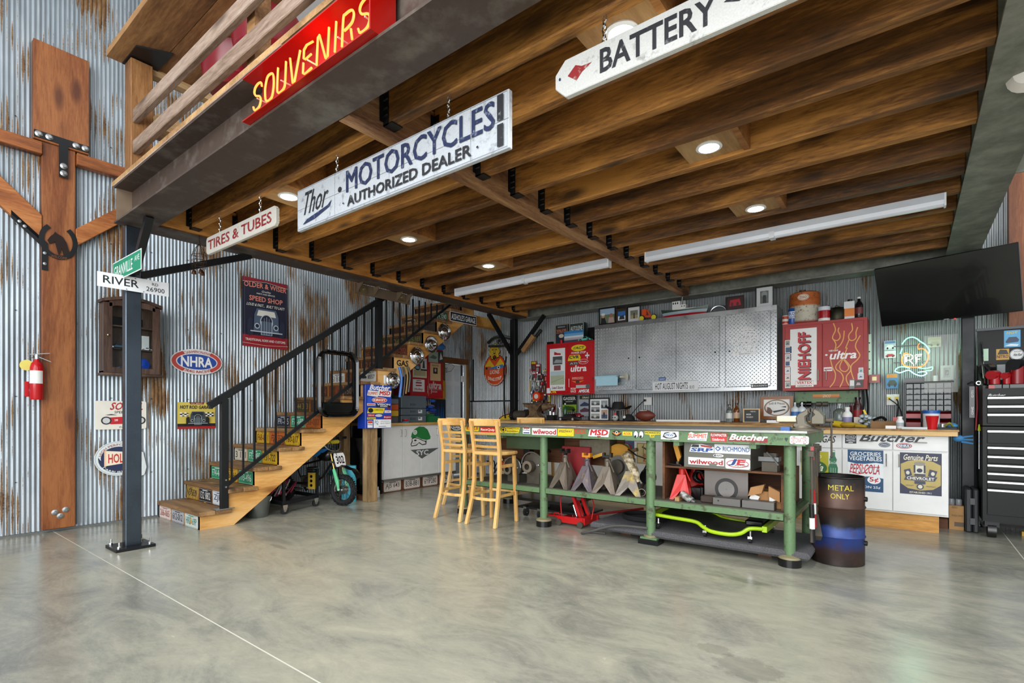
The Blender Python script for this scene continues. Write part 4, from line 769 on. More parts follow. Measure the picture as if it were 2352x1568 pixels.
APR = [((1036, 974, 1062, 988), 'oval shop sticker', [('r', FULL, '#22252b'), ('e', (.05, .05, .95, .95), '#e5e6e8'), ('e', (.09, .12, .91, .88), '#3a3d44'), ('t', (.2, .32, .8, .68), 'SUPER', '#e5e6e8')]),
 ((1069, 976, 1100, 990), 'yellow sticker', [('r', FULL, '#e9cf2a', .2), ('t', (.1, .25, .9, .75), 'EIKI', '#b4231c', .05)]), ((1103, 981, 1138, 993), 'red banner sticker', [('r', FULL, '#d5351f'), ('t', (.05, .2, .95, .8), 'RaceQuip', '#f4f2ee', .05)]),
 ((1147, 979, 1196, 995), 'yellow engineering sticker', [('p', [(.08, .95), (.98, .9), (.9, .1), (0, .05)], '#ead21d'), ('e', (.06, .12, .34, .9), '#17181a'), ('t', (.1, .2, .32, .8), 'CE', '#ead21d', .04), ('t', (.36, .55, .93, .8), 'COMPETITION', '#2b2a20', .02), ('t', (.36, .2, .9, .45), 'ENGINEERING', '#2b2a20', .02)]),
 ((1201, 979, 1218, 996), 'small holley sticker', [('r', FULL, '#eceef2'), ('r', (.1, .68, .9, .95), '#cf3c2a'), ('t', (.05, .34, .95, .62), 'Holley', '#26397a', .03), ('r', (.1, .08, .9, .22), '#26397a')]),
 ((1222, 980, 1279, 999), 'white wilwood sticker', [('r', FULL, '#eeeae6'), ('t', (.03, .1, .97, .72), 'wilwood', '#b0212c', .07), ('t', (.42, .78, .92, .92), 'DISC BRAKES', '#3b2a30', .02)]),
 ((1281, 981, 1318, 1001), 'yellow speedway sticker', [('r', FULL, '#ecd01c'), ('t', (.06, .4, .92, .66), 'SPEEDWAY', '#232a55', .04, .15), ('g', (.48, .05, .96, .98), .0012, '#232a55')]),
 ((1320, 984, 1347, 996), 'orange sticker', [('t', (0, 0, 1, 1), 'MOROSO', '#cf4a25', .08)]),
 ((1351, 984, 1401, 1003), 'white and red MSD sticker', [('p', [(.08, 1), (1, .97), (.93, 0), (0, .05)], '#efeeec'), ('t', (.1, .2, .93, .85), 'MSD', '#c42028', .08, .2), ('p', [(.4, .12), (.62, .12), (.55, .0), (.45, .0)], '#c42028')]),
 ((1405, 987, 1428, 1003), 'round winged sticker', [('e', (.02, .1, .98, .9), '#2b1f1c'), ('p', [(0, .7), (.5, .2), (1, .7), (.5, .55)], '#d9892c'), ('e', (.36, .4, .64, .85), '#d8d3c8'), ('e', (.42, .5, .58, .75), '#2b1f1c')]),
 ((1430, 991, 1452, 1000), 'yellow accel sticker', [('r', FULL, '#ecd01c'), ('t', (.08, .2, .92, .8), 'ACCEL', '#c23a1a', .05, .2)]),
 ((1455, 989, 1479, 1006), 'pair of white eye stickers', [('e', (0, 0, .48, 1), '#15161a'), ('e', (.52, 0, 1, 1), '#15161a'), ('e', (.04, .06, .44, .95), '#ececec'), ('e', (.56, .06, .96, .95), '#ececec'), ('e', (.1, .06, .3, .4), '#15161a'), ('e', (.62, .06, .82, .4), '#15161a')]),
 ((1481, 990, 1517, 1006), 'yellow morrison sticker', [('p', [(0, 1), (1, .95), (1, .55), (.65, .5), (.6, .1), (.35, .1), (.3, .5), (0, .55)], '#d8c42c'), ('t', (.04, .64, .96, .9), 'MORRISON', '#3a4128', .04), ('t', (.38, .18, .6, .48), 'AM', '#3a4128', .02)]),
 ((1518, 990, 1559, 1009), 'white checkered sticker', [('r', FULL, '#eeeeec'), ('p', [(.1, .3), (.2, .8), (.4, .9), (.6, .8), (.8, .85), (.92, .35), (.6, .12), (.3, .12)], '#2b2d33'), ('e', (.2, .22, .8, .8), '#e8edf4'), ('t', (.28, .35, .72, .68), 'PRW', '#225a9a', .05)]),
 ((1578, 992, 1626, 1013), 'white and orange summit sticker', [('p', [(.08, .85), (.2, 1), (.4, .8), (1, .97), (.93, .05), (.03, .12)], '#efeeec'), ('t', (.06, .35, .95, .8), 'SUMMIT', '#d04a26', .06), ('t', (.12, .1, .9, .24), 'RACING EQUIPMENT', '#2b4a8a', .02)]),
 ((1631, 994, 1671, 1014), 'red two-line sticker', [('r', (0, .5, 1, 1), '#a81f24'), ('t', (.05, .58, .95, .9), 'FLOWMASTER', '#efeeec', .03), ('r', (.06, 0, .95, .5), '#d0202a'), ('t', (.15, .1, .85, .4), 'Edelbrock', '#efeeec', .02)]),
 ((1673, 997, 1767, 1015), 'white butcher lettering with a red shadow', [('t', (.0, .02, .96, .5), '_ _ _ _ _ _', '#8c1e20', .05), ('p', [(.0, .1), (.88, .02), (.92, .2), (.02, .3)], '#8c1e20'), ('t', (.02, .2, 1, 1), 'Butcher', '#efeeea', .07, .45)]),
 ((1768, 1003, 1800, 1013), 'scratched handwriting', [('t', (0, 0, 1, 1), 'Jim Jean', '#2e3b29', -.01, .4)]), ((1802, 1004, 1810, 1014), 'black heart sticker', [('p', [(.5, 0), (0, .6), (.2, 1), (.5, .8), (.8, 1), (1, .6)], '#26302a')]),
 ((1814, 1001, 1858, 1020), 'white detonators sticker', [('r', FULL, '#ebebe9', .2), ('t', (.08, .2, .92, .78), 'DETONATORS', '#b7332c', .0), ('r', (.15, .85, .3, .92), '#26282c'), ('r', (.7, .85, .85, .92), '#26282c'), ('r', (.15, .05, .3, .12), '#26282c'), ('r', (.7, .05, .85, .12), '#26282c')])]
for b, l, ops in APR: stk(wbn, 'Y', YA, b, l, ops)
YD = 4.3595
for b, l, ops in [((1583, 1019, 1640, 1040), 'blue and red piston sticker', [('p', [(0, .1), (.1, .9), (.5, 1), (1, .7), (1, .05)], '#e9ecf0'), ('t', (.05, .15, .98, .55), 'SRP', '#1b4fa0', .1, .3), ('p', [(.45, .9), (.95, .75), (.9, .6), (.5, .7)], '#c3362c'), ('p', [(.08, .62), (.14, .9), (.4, .9), (.4, .62)], '#2b2d33')]),
     ((1641, 1021, 1724, 1042), 'white richmond sticker', [('r', FULL, '#f0f2f6'), ('t', (.24, .25, .97, .75), 'RICHMOND', '#2a5a9c', .03), ('p', [(.02, .5), (.1, .78), (.19, .5), (.1, .22)], '#2a5a9c'), ('p', [(.05, .5), (.1, .66), (.15, .5), (.1, .34)], '#f0f2f6')]),
     ((1638, 1042, 1662, 1050), 'small euro oval sticker', [('e', FULL, '#dcdcda'), ('t', (.3, .25, .85, .75), 'euro', '#22252a', .02, .2), ('p', [(.05, .5), (.25, .85), (.25, .15)], '#22252a')]),
     ((1581, 1051, 1663, 1068), 'torn wilwood sticker', [('r', FULL, '#e8e4e1'), ('t', (.03, .1, .97, .75), 'wilwood', '#b0212c', .07), ('r', (.6, 0, .8, .3), '#74746c')]),
     ((1666, 1053, 1723, 1077), 'pistons sticker', [('r', FULL, '#f0f0ef', .15), ('g', (.05, .12, .95, .88), .006, '#c3202c'), ('t', (.1, .3, .5, .95), 'J', '#1b3f86', .1, .5), ('t', (.45, .4, .85, .95), 'E', '#c3202c', .08, .3), ('t', (.4, .25, .95, .4), 'PISTONS', '#2b2d33', .02)])]: stk(dg_, 'Y', YD, b, l, ops)
# wooden box cabinet standing on the lower shelf
wb2 = thing('open_cabinet', 'open brown plywood cabinet with one shelf inside the right bay of the workbench', 'cabinet', (5.32, 4.65, .392))
for b in ((4.845, 4.40, .393, 4.865, 5.10, .895), (5.785, 4.40, .393, 5.805, 5.10, .685)): obj('side_panel', MB().box(*b, BROWNW), wb2)
obj('back_panel', MB().box(4.865, 5.085, .393, 5.785, 5.10, .895, BROWNW), wb2); obj('shelf', MB().box(4.865, 4.41, .668, 5.785, 5.085, .684, BROWNW), wb2)
# rug covered plank
RUG = NT('rug'); _f = RUG.noise(RUG.obj(), 160, 2); _g = RUG.noise(RUG.obj(), 3, 4); RUG.bump(_f, 1, .006); RUG = RUG.done(RUG.mix(_g, RUG.ramp(_f, [(.4, '#3c3c3f'), (.62, '#6a6a6e')]), '#57565a'), .95)
obj('carpeted_plank', MB().box(4.17, 4.30, .055, 5.99, 5.05, .115, RUG), label='grey carpeted plank lying on blocks under the workbench', cat='plank', bev=.02)
for x in (4.4, 5.6): obj('wood_block', MB().box(x, 4.5, 0, x + .1, 4.95, .054, BROWNW), label='dark wooden block under the %s end of the carpeted plank' % ('left' if x < 5 else 'right'), cat='block')
# ================================================================ STOOLS
def make_stool():
    t = thing('bar_stool', 'x', 'stool', (0, 0, 0), 'maple bar stools at the end of the workbench')
    for s in (-1, 1):
        def sq(pts, w, d):
            mb = MB(); vs = []
            for x, y, z in pts: vs += [(x - w, y - d, z), (x + w, y - d, z), (x + w, y + d, z), (x - w, y + d, z)]
            n = len(pts); mb.add(vs, [(4 * i + k, 4 * i + (k + 1) % 4, 4 * i + 4 + (k + 1) % 4, 4 * i + 4 + k) for i in range(n - 1) for k in range(4)] + [(3, 2, 1, 0), tuple(4 * (n - 1) + k for k in range(4))], MAPLE); return mb
        obj('rear_leg', sq([(s * .185, -.235, 0), (s * .168, -.165, .26), (s * .163, -.135, .45), (s * .163, -.130, .74), (s * .166, -.150, .88), (s * .170, -.185, 1.065)], .0175, .019), t, bev=.004)
        obj('front_leg', sq([(s * .165, .165, 0), (s * .150, .140, .70)], .017, .017), t, bev=.004)
        obj('side_stretcher', MB().bar((s * .155, -.13, .60), (s * .153, .135, .60), .018, .032, MAPLE), t)
    def curve(z0, z1, y0, bow, hw, th, m=MAPLEX):
        mb = MB(); vs = []; n = 10
        for i in range(n + 1):
            x = -hw + 2 * hw * i / n; y = y0 - bow * (1 - (x / hw) ** 2); vs += [(x, y - th, z0), (x, y + th, z0), (x, y + th - .008, z1), (x, y - th - .008, z1)]
        return mb.add(vs, [(4 * i + k, 4 * i + (k + 1) % 4, 4 * i + 4 + (k + 1) % 4, 4 * i + 4 + k) for i in range(n) for k in range(4)] + [(3, 2, 1, 0), tuple(4 * n + k for k in range(4))], m)
    obj('top_rail', curve(1.01, 1.085, -.165, -.05, .20, .009), t, bev=.003)
    for z, y in ((.935, -.152), (.865, -.140), (.80, -.132)): obj('back_slat', curve(z - .013, z + .013, y, .018, .155, .007), t)
    q = [(-.165, -.15), (.165, -.15), (.19, -.02), (.195, .1), (.18, .17), (.1, .195), (-.1, .195), (-.18, .17), (-.195, .1), (-.19, -.02)]
    obj('seat', MB().prism([(x, y, .712) for x, y in q], (0, 0, .034), MAPLEX), t, bev=.008)
    for z, r in ((.27, .0), (.315, .0)):
        pts = [(-.17, -.16, z), (-.08, -.2, z), (.08, -.2, z), (.17, -.16, z)] if z < .3 else [(-.155, .15, z), (-.06, .19, z), (.06, .19, z), (.155, .15, z)]
        mb = MB()
        for a, b in zip(pts, pts[1:]): mb.bar(a, b, .014, .028, MAPLE)
        obj('foot_rail', mb, t)
    for s in (-1, 1): obj('foot_rail', MB().bar((s * .165, -.155, .30), (s * .158, .15, .30), .014, .028, MAPLE), t)
    return t
st0 = make_stool(); SP = [(3.12, 4.165, .04, 'maple bar stool in front, nearest and rightmost of the four'), (2.645, 4.18, .0, 'maple bar stool in front, left of the nearest one'), (2.20, 4.74, -.25, 'maple bar stool behind the front left one, at the bench end'), (2.72, 5.52, .1, 'maple bar stool farthest back, only its top rail clearly seen')]
for i, (x, y, a, l) in enumerate(SP):
    o = st0 if i == 0 else copy_tree(st0); o.location = (x, y, 0); o.rotation_euler = (0, 0, a); o['label'] = l
# ================================================================ JACK STANDS and things under the bench
def jackstand(x, y, z, H, w, a, m, mp, label, cat='jack stand', group='steel jack stands in a row on the bench shelf', post=.09):
    t = thing('jack_stand', label, cat, (0, 0, 0), group); hb = H * .68; tt = .036
    mb = MB()
    for k in range(4):
        c_, s_ = math.cos(k * PI / 2), math.sin(k * PI / 2)
        P = [(-w, -w, 0), (-w * .6, -w * .99, 0), (0, -w * .83, hb * .36), (w * .6, -w * .99, 0), (w, -w, 0), (tt, -tt, hb), (-tt, -tt, hb)]
        P = [(p[0] * c_ - p[1] * s_, p[0] * s_ + p[1] * c_, p[2]) for p in P]; nrm = Vector((s_, -c_, 0)) * -.003
        mb.prism(P, nrm, m)
    obj('base', mb, t); obj('sleeve', MB().cyl((0, 0, hb - .02), (0, 0, hb + .07), .03, m, 10), t)
    obj('ratchet_post', MB().box(-.014, -.012, hb, .014, .012, H - .02, mp), t); obj('saddle', MB().box(-.045, -.025, H - .03, .045, .025, H - .012, mp).box(-.045, -.025, H - .012, -.025, .025, H + .012, mp).box(.025, -.025, H - .012, .045, .025, H + .012, mp), t)
    obj('pawl_handle', MB().tube([(0, -.03, hb + .05), (.03, -.04, hb + .06), (.075, -.035, hb - .05)], .006, m, 6), t)
    t.location = (x, y, z); t.rotation_euler = (0, 0, a); return t
JG = METAL('#756b60', .5, 7, .35, .1, .6); JG2 = WORN('#6b6268', '#a08a50', 9, .62, .5, .5)
for i, (x, H, mm, mp, l) in enumerate(((3.82, .38, JG, DARKM, 'worn grey jack stand leftmost in the row, post with grey rag'), (4.07, .35, JG2, C('#d98a1c'), 'worn jack stand with a yellow post, second in the row'), (4.29, .36, JG, DARKM, 'dark grey jack stand, third in the row'), (4.52, .32, WORN('#77716a', '#b59a3a', 8, .6, .5, .5), DARKM, 'grey jack stand with yellow paint traces, rightmost of the row'))):
    jackstand(x, 4.44, .393, H, .118, .12 * (i - 1), mm, mp, l)
JR = C('#c9221c', .35)
jackstand(4.985, 4.50, .393, .315, .09, .1, JR, CASTI, 'bright red jack stand in front inside the plywood cabinet', group='red jack stands'); jackstand(5.0, 4.78, .393, .30, .095, .5, JR, CASTI, 'red jack stand behind the other red one in the plywood cabinet', group='red jack stands')
rb = thing('leaning_sheet', 'faded red steel panel leaning behind the second bench leg', 'panel', (3.8, 4.6, .393)); obj('panel', MB().box(3.69, 4.58, .393, 4.02, 4.62, .80, C('#8c1f24', .5)), rb, bev=.004); obj('rib', MB().box(3.74, 4.575, .42, 3.76, 4.58, .78, C('#a32c2e', .5)), rb)
obj('cardboard_sheet', MB().prism([(3.73, 4.55, .393), (3.76, 4.55, .393), (3.86, 4.62, .75), (3.78, 4.62, .75)], (.0, .012, 0), PLY), label='brown board edge leaning beside the leftmost jack stand', cat='board')
db = obj('checker_plate_box', MB().obox((4.05, 4.72, .79), (.17, .0, .01), (0, .10, 0), (0, 0, .085), METAL('#77705f', .5, 30, .4, .4, .7)), label='dull tread-plate box under the middle of the bench top', cat='box')
def junk(name, label, cat, prims, group=None):
    t = thing(name, label, cat, prims[0][1] if 0 else (0, 0, 0), group)
    for nm, mb in prims: obj(nm, mb, t)
    return t
# gearbox / blower castings on the left shelf
for i, (x, y, z, r) in enumerate(((3.40, 4.50, .60, .10), (3.12, 4.52, .55, .085))):
    junk('engine_casting', ('round grey bell-shaped gear casting beside the second bench leg' if i == 0 else 'smaller ribbed grey casting left of the bell-shaped one'), 'machine part',
         [('housing', MB().lathe([(.4 * r, 0), (r * 1.25, .02), (r * 1.3, .05), (r * .95, .07), (r * .9, .16), (r * .5, .2)], (x, y - .05, z), CASTI, 20, (0, 1, 0))),
          ('inlet', MB().lathe([(r * .32, 0), (r * .62, 0), (r * .62, .07), (r * .4, .10)], (x - .01, y - .13, z - .02), METAL('#8d8578', .45, 10, .25, 0, .8), 18, (0, 1, 0), False)),
          ('rim', MB().tube([(x + r * 1.32 * math.cos(a), y - .05, z + r * 1.32 * math.sin(a)) for a in [PI * k / 14 for k in range(15)]], .008, ALU, 6)),
          ('mount', MB().box(x - .08, y - .03, .393, x + .08, y + .1, z - .08, CASTI)), ('bolt', MB().cyl((x + r, y - .07, z), (x + r, y - .1, z), .01, CHR, 6))])
junk('hoist_handle', 'black bent steel handle above the grey castings', 'handle', [('handle', MB().tube(sm([(3.60, 4.5, .74), (3.45, 4.5, .82), (3.33, 4.5, .86), (3.30, 4.5, .82), (3.36, 4.5, .70)]), .014, BLK, 8)), ('block', MB().box(3.28, 4.46, .70, 3.36, 4.54, .80, DARKM))])
m_ = MB(); random.seed(5)
for k in range(16):
    x, y = 2.66 + .42 * random.random(), 4.42 + .3 * random.random(); m_.tube(sm([(x, y, .40 + .2 * random.random()), (x + .05, y + .04, .5 + .12 * random.random()), (x + .11, y - .02, .43 + .22 * random.random())]), .008, random.choice((DARKM, CASTI, BLK)), 5)
o = obj('cable_heap', m_, None, 'tangle of dark cables and hoses on the left bench shelf', 'cables'); o['kind'] = 'stuff'
obj('red_rag', MB().sph((2.98, 4.5, .56), .05, C('#a8441f', .8), 10, (1, .7, 1)), label='rust-red rag bundled on the left shelf', cat='rag')
# power saw: yellow and grey
junk('chop_saw', 'yellow and grey chop saw behind the jack stands', 'saw', [('guard', MB().lathe([(.02, 0), (.14, .0), (.15, .03), (.14, .06), (.02, .06)], (4.30, 4.66, .70), C('#c58a1a', .5), 24, (0, 1, 0))), ('handle', MB().bar((4.16, 4.62, .74), (4.05, 4.60, .70), .03, .03, C('#d8a31c', .4)).bar((4.40, 4.62, .76), (4.52, 4.6, .80), .035, .03, C('#6f5a3a', .5))), ('motor', MB().cyl((4.3, 4.60, .62), (4.3, 4.44 + .2, .62), .07, CASTI, 16)), ('base', MB().box(4.16, 4.55, .393, 4.5, 4.85, .43, DARKM).box(4.27, 4.66, .43, 4.33, 4.74, .60, CASTI)), ('blade', MB().cyl((4.3, 4.655, .60), (4.3, 4.658, .60), .13, STEEL, 28))])
obj('glove_pair', MB().sph((4.50, 4.42, .74), .05, WORN('#c9bca0', '#6b5b40', 20, .5, .8), 10, (1.2, .7, .8)).tube([(4.50, 4.42, .74), (4.58, 4.40, .62), (4.62, 4.40, .52)], [.045, .04, .02], WORN('#c9bca0', '#6b5b40', 20, .5, .8), 8), label='dirty pale work glove draped over the rightmost grey jack stand', cat='glove')
junk('mesh_basket', 'black wire frame above the rightmost grey jack stand', 'frame', [('frame', MB().tube([(4.45, 4.55, .80), (4.60, 4.4, .76), (4.70, 4.45, .72), (4.62, 4.5, .60)], .007, BLK, 6))])
obj('steel_pipe', MB().lathe([(.030, 0), (.036, 0), (.036, .22), (.030, .22)], (4.66, 4.38, .43), METAL('#8f897c', .4, 8, .2), 14, (-.3, 1, .15), False), label='short steel pipe lying right of the grey jack stands', cat='pipe')
obj('round_case', MB().lathe([(0, 0), (.07, .0), (.08, .03), (.07, .06), (0, .07)], (4.64, 4.6, .55), BLKG, 18, (0, -1, 0)), label='black round case behind the third bench leg', cat='case')
# inside plywood cabinet
junk('angle_grinder', 'yellow and black power tool on the upper shelf of the plywood cabinet', 'power tool', [('body', MB().bar((4.93, 4.5, .86), (4.97, 4.5, .72), .035, .04, C('#d39118', .4))), ('head', MB().cyl((5.0, 4.5, .72), (5.03, 4.46, .74), .045, BLKG, 12)), ('cord', MB().tube(sm([(4.97, 4.5, .70), (4.92, 4.46, .692), (4.88, 4.44, .70), (4.99, 4.42, .692)]), .006, RUB, 6))])
junk('vise_clamp', 'small grey bench clamp on the upper shelf at the right', 'clamp', [('base', MB().box(5.64, 4.44, .685, 5.75, 4.55, .76, CASTI)), ('jaw', MB().box(5.615, 4.44, .765, 5.76, 4.55, .80, METAL('#6b6c6c', .5)).box(5.65, 4.46, .80, 5.74, 4.54, .83, CASTI)), ('handle', MB().tube([(5.76, 4.43, .74), (5.72, 4.42, .80), (5.68, 4.42, .84)], .006, ALU, 6))])
tg = obj('square_plate', MB().obox((5.325, 4.60, .515), (.178, 0, 0), (0, .004, .0), (0, .0, .13), METAL('#77716d', .45, 5, .2, .05, .7)), label='square steel plate with a dark painted ring leaning in the plywood cabinet', cat='plate')
q = Pic('Y', 4.595, .0006, True); q.nb = (5.235, .40, 5.425, .59); draw(q, [('e', (0, 0, 1, 1), '#2f2d2d'), ('e', (.15, .15, .85, .85), '#8b8784'), ('e', (.49, .49, .51, .51), '#222')]) if 0 else draw(q, [('e', (0, 0, 1, 1), '#2f2d2d'), ('e', (.15, .15, .85, .85), '#8b8784'), ('e', (.485, .485, .515, .515), '#222222')]); q.end(tg, 'ring_marking')
obj('rope_coil', MB().tube([(5.09 + .05 * math.cos(a), 4.62 + .012 * a / 3, .58 + .05 * math.sin(a)) for a in [2 * PI * k / 12 for k in range(48)]], .012, BLKG, 6), label='black coiled hose behind the red jack stands', cat='hose')
obj('black_box', MB().box(5.05, 4.52, .393, 5.14, 4.7, .50, BLKG), label='black battery-like box below the coiled hose', cat='box', bev=.006)
obj('aluminium_bottle', MB().cyl((5.02, 4.385, .455), (5.115, 4.36, .405), .03, WORN('#5c5c58', '#c9cac6', 25, .5, .4, .6), 14).cyl((5.115, 4.36, .405), (5.15, 4.35, .40), .016, ALU, 10), label='scuffed metal bottle lying in front of the red jack stand', cat='bottle')
obj('wood_offcut', MB().box(4.975, 4.345, .393, 5.01, 4.45, .425, PLY), label='small wooden offcut beside the metal bottle', cat='block')
obj('leather_pouch', MB().box(5.17, 4.40, .393, 5.28, 4.50, .45, C('#3a2c25', .7)), label='dark brown pouch at the foot of the square plate', cat='pouch', bev=.01)
for i, (x0, x1) in enumerate(((5.285, 5.50), (5.51, 5.745))):
    t = thing('steel_channel_box', ('short grey steel channel with a hole, left of two' if i == 0 else 'short grey steel channel at the right end of the shelf'), 'channel', ((x0 + x1) / 2, 4.4, .393)); obj('channel', MB().box(x0, 4.36, .393, x1, 4.45, .455, METAL('#6b6966', .5, 6, .2, .05, .7)), t, bev=.003)
    if i == 0: obj('hole', MB().cyl((5.33, 4.3595, .43), (5.33, 4.365, .43), .007, BLKG, 10), t)
t = thing('cardboard_box', 'open brown cardboard box with torn flaps in the plywood cabinet', 'box', (5.68, 4.55, .393)); CB = C('#a87a4c', .8)
obj('carton', MB().box(5.58, 4.48, .393, 5.77, 4.66, .52, CB), t); obj('flap', MB().obox((5.60, 4.46, .53), (.05, 0, .015), (0, .03, .0), (.01, .0, .035), CB), t); obj('flap', MB().obox((5.73, 4.455, .51), (.04, 0, -.02), (0, .02, .0), (.0, .0, .04), CB), t); obj('paper', MB().obox((5.72, 4.44, .485), (.025, 0, .01), (0, .004, 0), (0, 0, .03), C('#d8d8d6', .7)).obox((5.585, 4.45, .47), (.03, 0, -.01), (0, .004, 0), (.01, 0, .02), C('#d8d8d6', .7)), t)
# floor jack
fj = thing('floor_jack', 'bright red hydraulic floor jack on the floor under the bench', 'jack', (3.85, 4.6, 0)); RJ = C('#c01418', .3)
obj('chassis', MB().box(3.70, 4.47, .03, 4.0, 4.49, .095, RJ).box(3.74, 4.72, .03, 4.04, 4.74, .095, RJ).box(3.70, 4.49, .03, 3.73, 4.72, .07, RJ).box(3.96, 4.48, .03, 4.02, 4.73, .10, RJ), fj)
obj('lift_arm', MB().bar((3.93, 4.56, .08), (3.84, 4.56, .30), .03, .035, RJ, (0, 1, 0)).bar((3.97, 4.66, .08), (3.88, 4.66, .30), .03, .035, RJ, (0, 1, 0)).box(3.78, 4.52, .29, 3.92, 4.70, .315, RJ), fj)
obj('hydraulic_ram', MB().cyl((3.93, 4.61, .06), (3.85, 4.61, .24), .026, RJ, 12).cyl((3.88, 4.58, .06), (3.83, 4.58, .2), .008, CHR, 8), fj); obj('handle_socket', MB().tube([(3.74, 4.5, .06), (3.72, 4.5, .28), (3.76, 4.5, .30)], .006, RJ, 6).tube([(4.02, 4.62, .30), (4.06, 4.6, .22), (4.05, 4.56, .08)], .006, RJ, 6), fj)
obj('saddle_plate', MB().box(3.56, 4.50, .07, 3.70, 4.56, .085, RJ).tube([(3.63, 4.52, .085), (3.64, 4.52, .11), (3.69, 4.52, .11), (3.70, 4.52, .085)], .006, RJ, 6), fj)
for x, y in ((3.73, 4.46), (3.98, 4.46), (3.77, 4.75), (4.02, 4.75)): obj('wheel', MB().cyl((x, y - .012, .032), (x, y + .012, .032), .032, CASTI, 14), fj)
obj('pull_handle', MB().tube([(3.98, 4.68, .10), (4.3, 4.9, .15), (4.42, 4.98, .17)], .012, C('#7b1518', .4), 8), fj)
obj('rubber_hose', MB().tube(sm([(4.75, 4.30, .135), (4.45, 4.28, .12), (4.22, 4.24, .045), (4.12, 4.25, .012), (4.15, 4.33, .012), (4.3, 4.38, .012)]), .012, C('#4b4a49', .7), 8), label='grey rubber hose looping off the carpeted plank onto the floor', cat='hose')
obj('hose_coil', MB().tube([(4.55 + .22 * math.cos(a), 4.72 + .18 * math.sin(a), .128 + .002 * a) for a in [2 * PI * k / 20 for k in range(60)]], .010, RUB, 6), label='dark hose coiled on the left part of the carpeted plank', cat='hose')
# green creeper
cr = thing('creeper', 'lime green mechanic creeper with a black headrest on the carpeted plank', 'creeper', (5.2, 4.5, .116)); LG = C('#a9cf14', .3)
def rim(y, s): return sm([(4.74, y, .245), (4.95, y, .235), (5.13, y, .225), (5.20, y - .02 * s, .195), (5.28, y - .06 * s, .175), (5.42, y - .06 * s, .17), (5.50, y - .03 * s, .185), (5.56, y, .225), (5.66, y, .235)])
obj('side_rim', MB().tube(rim(4.40, 1), .016, LG, 8), cr); obj('side_rim', MB().tube(rim(4.88, -1), .016, LG, 8), cr); obj('end_rim', MB().bar((5.67, 4.39, .235), (5.67, 4.89, .235), .035, .045, LG).bar((4.74, 4.39, .245), (4.74, 4.89, .245), .03, .03, LG), cr)
bed = MB(); A_, B_ = rim(4.41, 1), rim(4.87, -1); vs = []
for a, b in zip(A_, B_): vs += [a, ((a[0]), (a[1] + b[1]) / 2, a[2] - .03), b]
bed.add(vs, [(3 * i + k, 3 * i + 3 + k, 3 * i + 4 + k, 3 * i + 1 + k) for i in range(len(A_) - 1) for k in (0, 1)], C('#2d2e2c', .5), True); obj('bed', bed, cr)
obj('headrest', MB().box(5.50, 4.5, .225, 5.64, 4.80, .275, BLKG), cr, bev=.012)
for x, y in ((4.80, 4.42), (5.22, 4.38), (5.57, 4.38), (5.64, 4.86), (4.80, 4.86)): obj('caster', MB().cyl((x - .01, y, .14), (x + .01, y, .14), .024, RUB, 14).cyl((x, y, .15), (x, y, .21), .008, CHR, 8).box(x - .016, y - .02, .15, x + .016, y + .02, .17, CHR), cr)
# wheeled dollies left under bench
dl = thing('wheeled_dolly', 'black wheeled dolly with swivel casters behind the second bench leg', 'dolly', (3.5, 4.7, 0))
obj('deck', MB().box(3.0, 4.62, .17, 3.75, 5.1, .20, BLKG).box(3.1, 4.6, .09, 3.95, 5.0, .11, BLK), dl)
for x, y, z in ((3.40, 4.60, .05), (3.42, 4.72, .13), (3.20, 4.62, .05), (3.75, 4.9, .05)):
    obj('caster', MB().cyl((x - .012, y, z), (x + .012, y, z), .045, RUB, 18).cyl((x - .016, y, z), (x + .016, y, z), .015, ALU, 10).prism([(x - .018, y - .02, z), (x - .018, y + .025, z), (x - .018, y + .04, z + .06), (x - .018, y - .03, z + .06)], (.036, 0, 0), CHR), dl)
# long tools hanging on the right end of the bench
TL = [(4.36, .90, .30, 'red', 'red handled bolt cutter hanging foremost on the bench end', C('#b0161e', .35)), (4.45, .88, .26, 'g', 'grey steel pry bar hanging on the bench end', CASTI), (4.55, .90, .38, 'w', 'worn rusty hammer with a long handle on the bench end', METAL('#6d5640', .6)), (4.66, .88, .40, 'k', 'black handled loppers hanging on the bench end', BLKG), (4.30, .86, .20, 'k2', 'black grip bar with a white band on the bench end', BLKG)]
for y, z1, z0, k, lab, m in TL:
    t = thing('hand_tool', lab, 'tool', (5.99, y, z1), 'long hand tools on the right end of the bench'); x = 6.0
    obj('shank', MB().tube([(x, y, z1), (x + .005, y + .01, (z0 + z1) / 2), (x, y + .02, z0)], .010, CASTI, 8), t); obj('grip', MB().tube([(x, y + .012, z0 + .28), (x + .008, y + .03, z0)], .017, m, 10), t)
    obj('head', MB().box(x - .02, y - .03, z1 - .03, x + .02, y + .03, z1 + .01, CASTI) if k != 'red' else MB().prism([(x - .01, y - .03, z1 - .1), (x - .01, y + .03, z1 - .1), (x - .01, y + .02, z1), (x - .01, y - .02, z1)], (.02, 0, 0), m), t)
    if k in ('red', 'k2'): obj('band', MB().cyl((x + .003, y + .018, z0 + .18), (x + .004, y + .02, z0 + .10), .0185, WHT, 10), t)
junk('air_ratchet', 'grey pistol-shaped air tool hanging low on the bench end', 'air tool', [('body', MB().bar((5.99, 4.52, .36), (6.03, 4.40, .22), .05, .06, CASTI)), ('grip', MB().bar((6.02, 4.44, .27), (6.0, 4.58, .20), .035, .045, BLKG)), ('nozzle', MB().cyl((5.99, 4.52, .38), (5.985, 4.56, .42), .014, ALU, 8))])
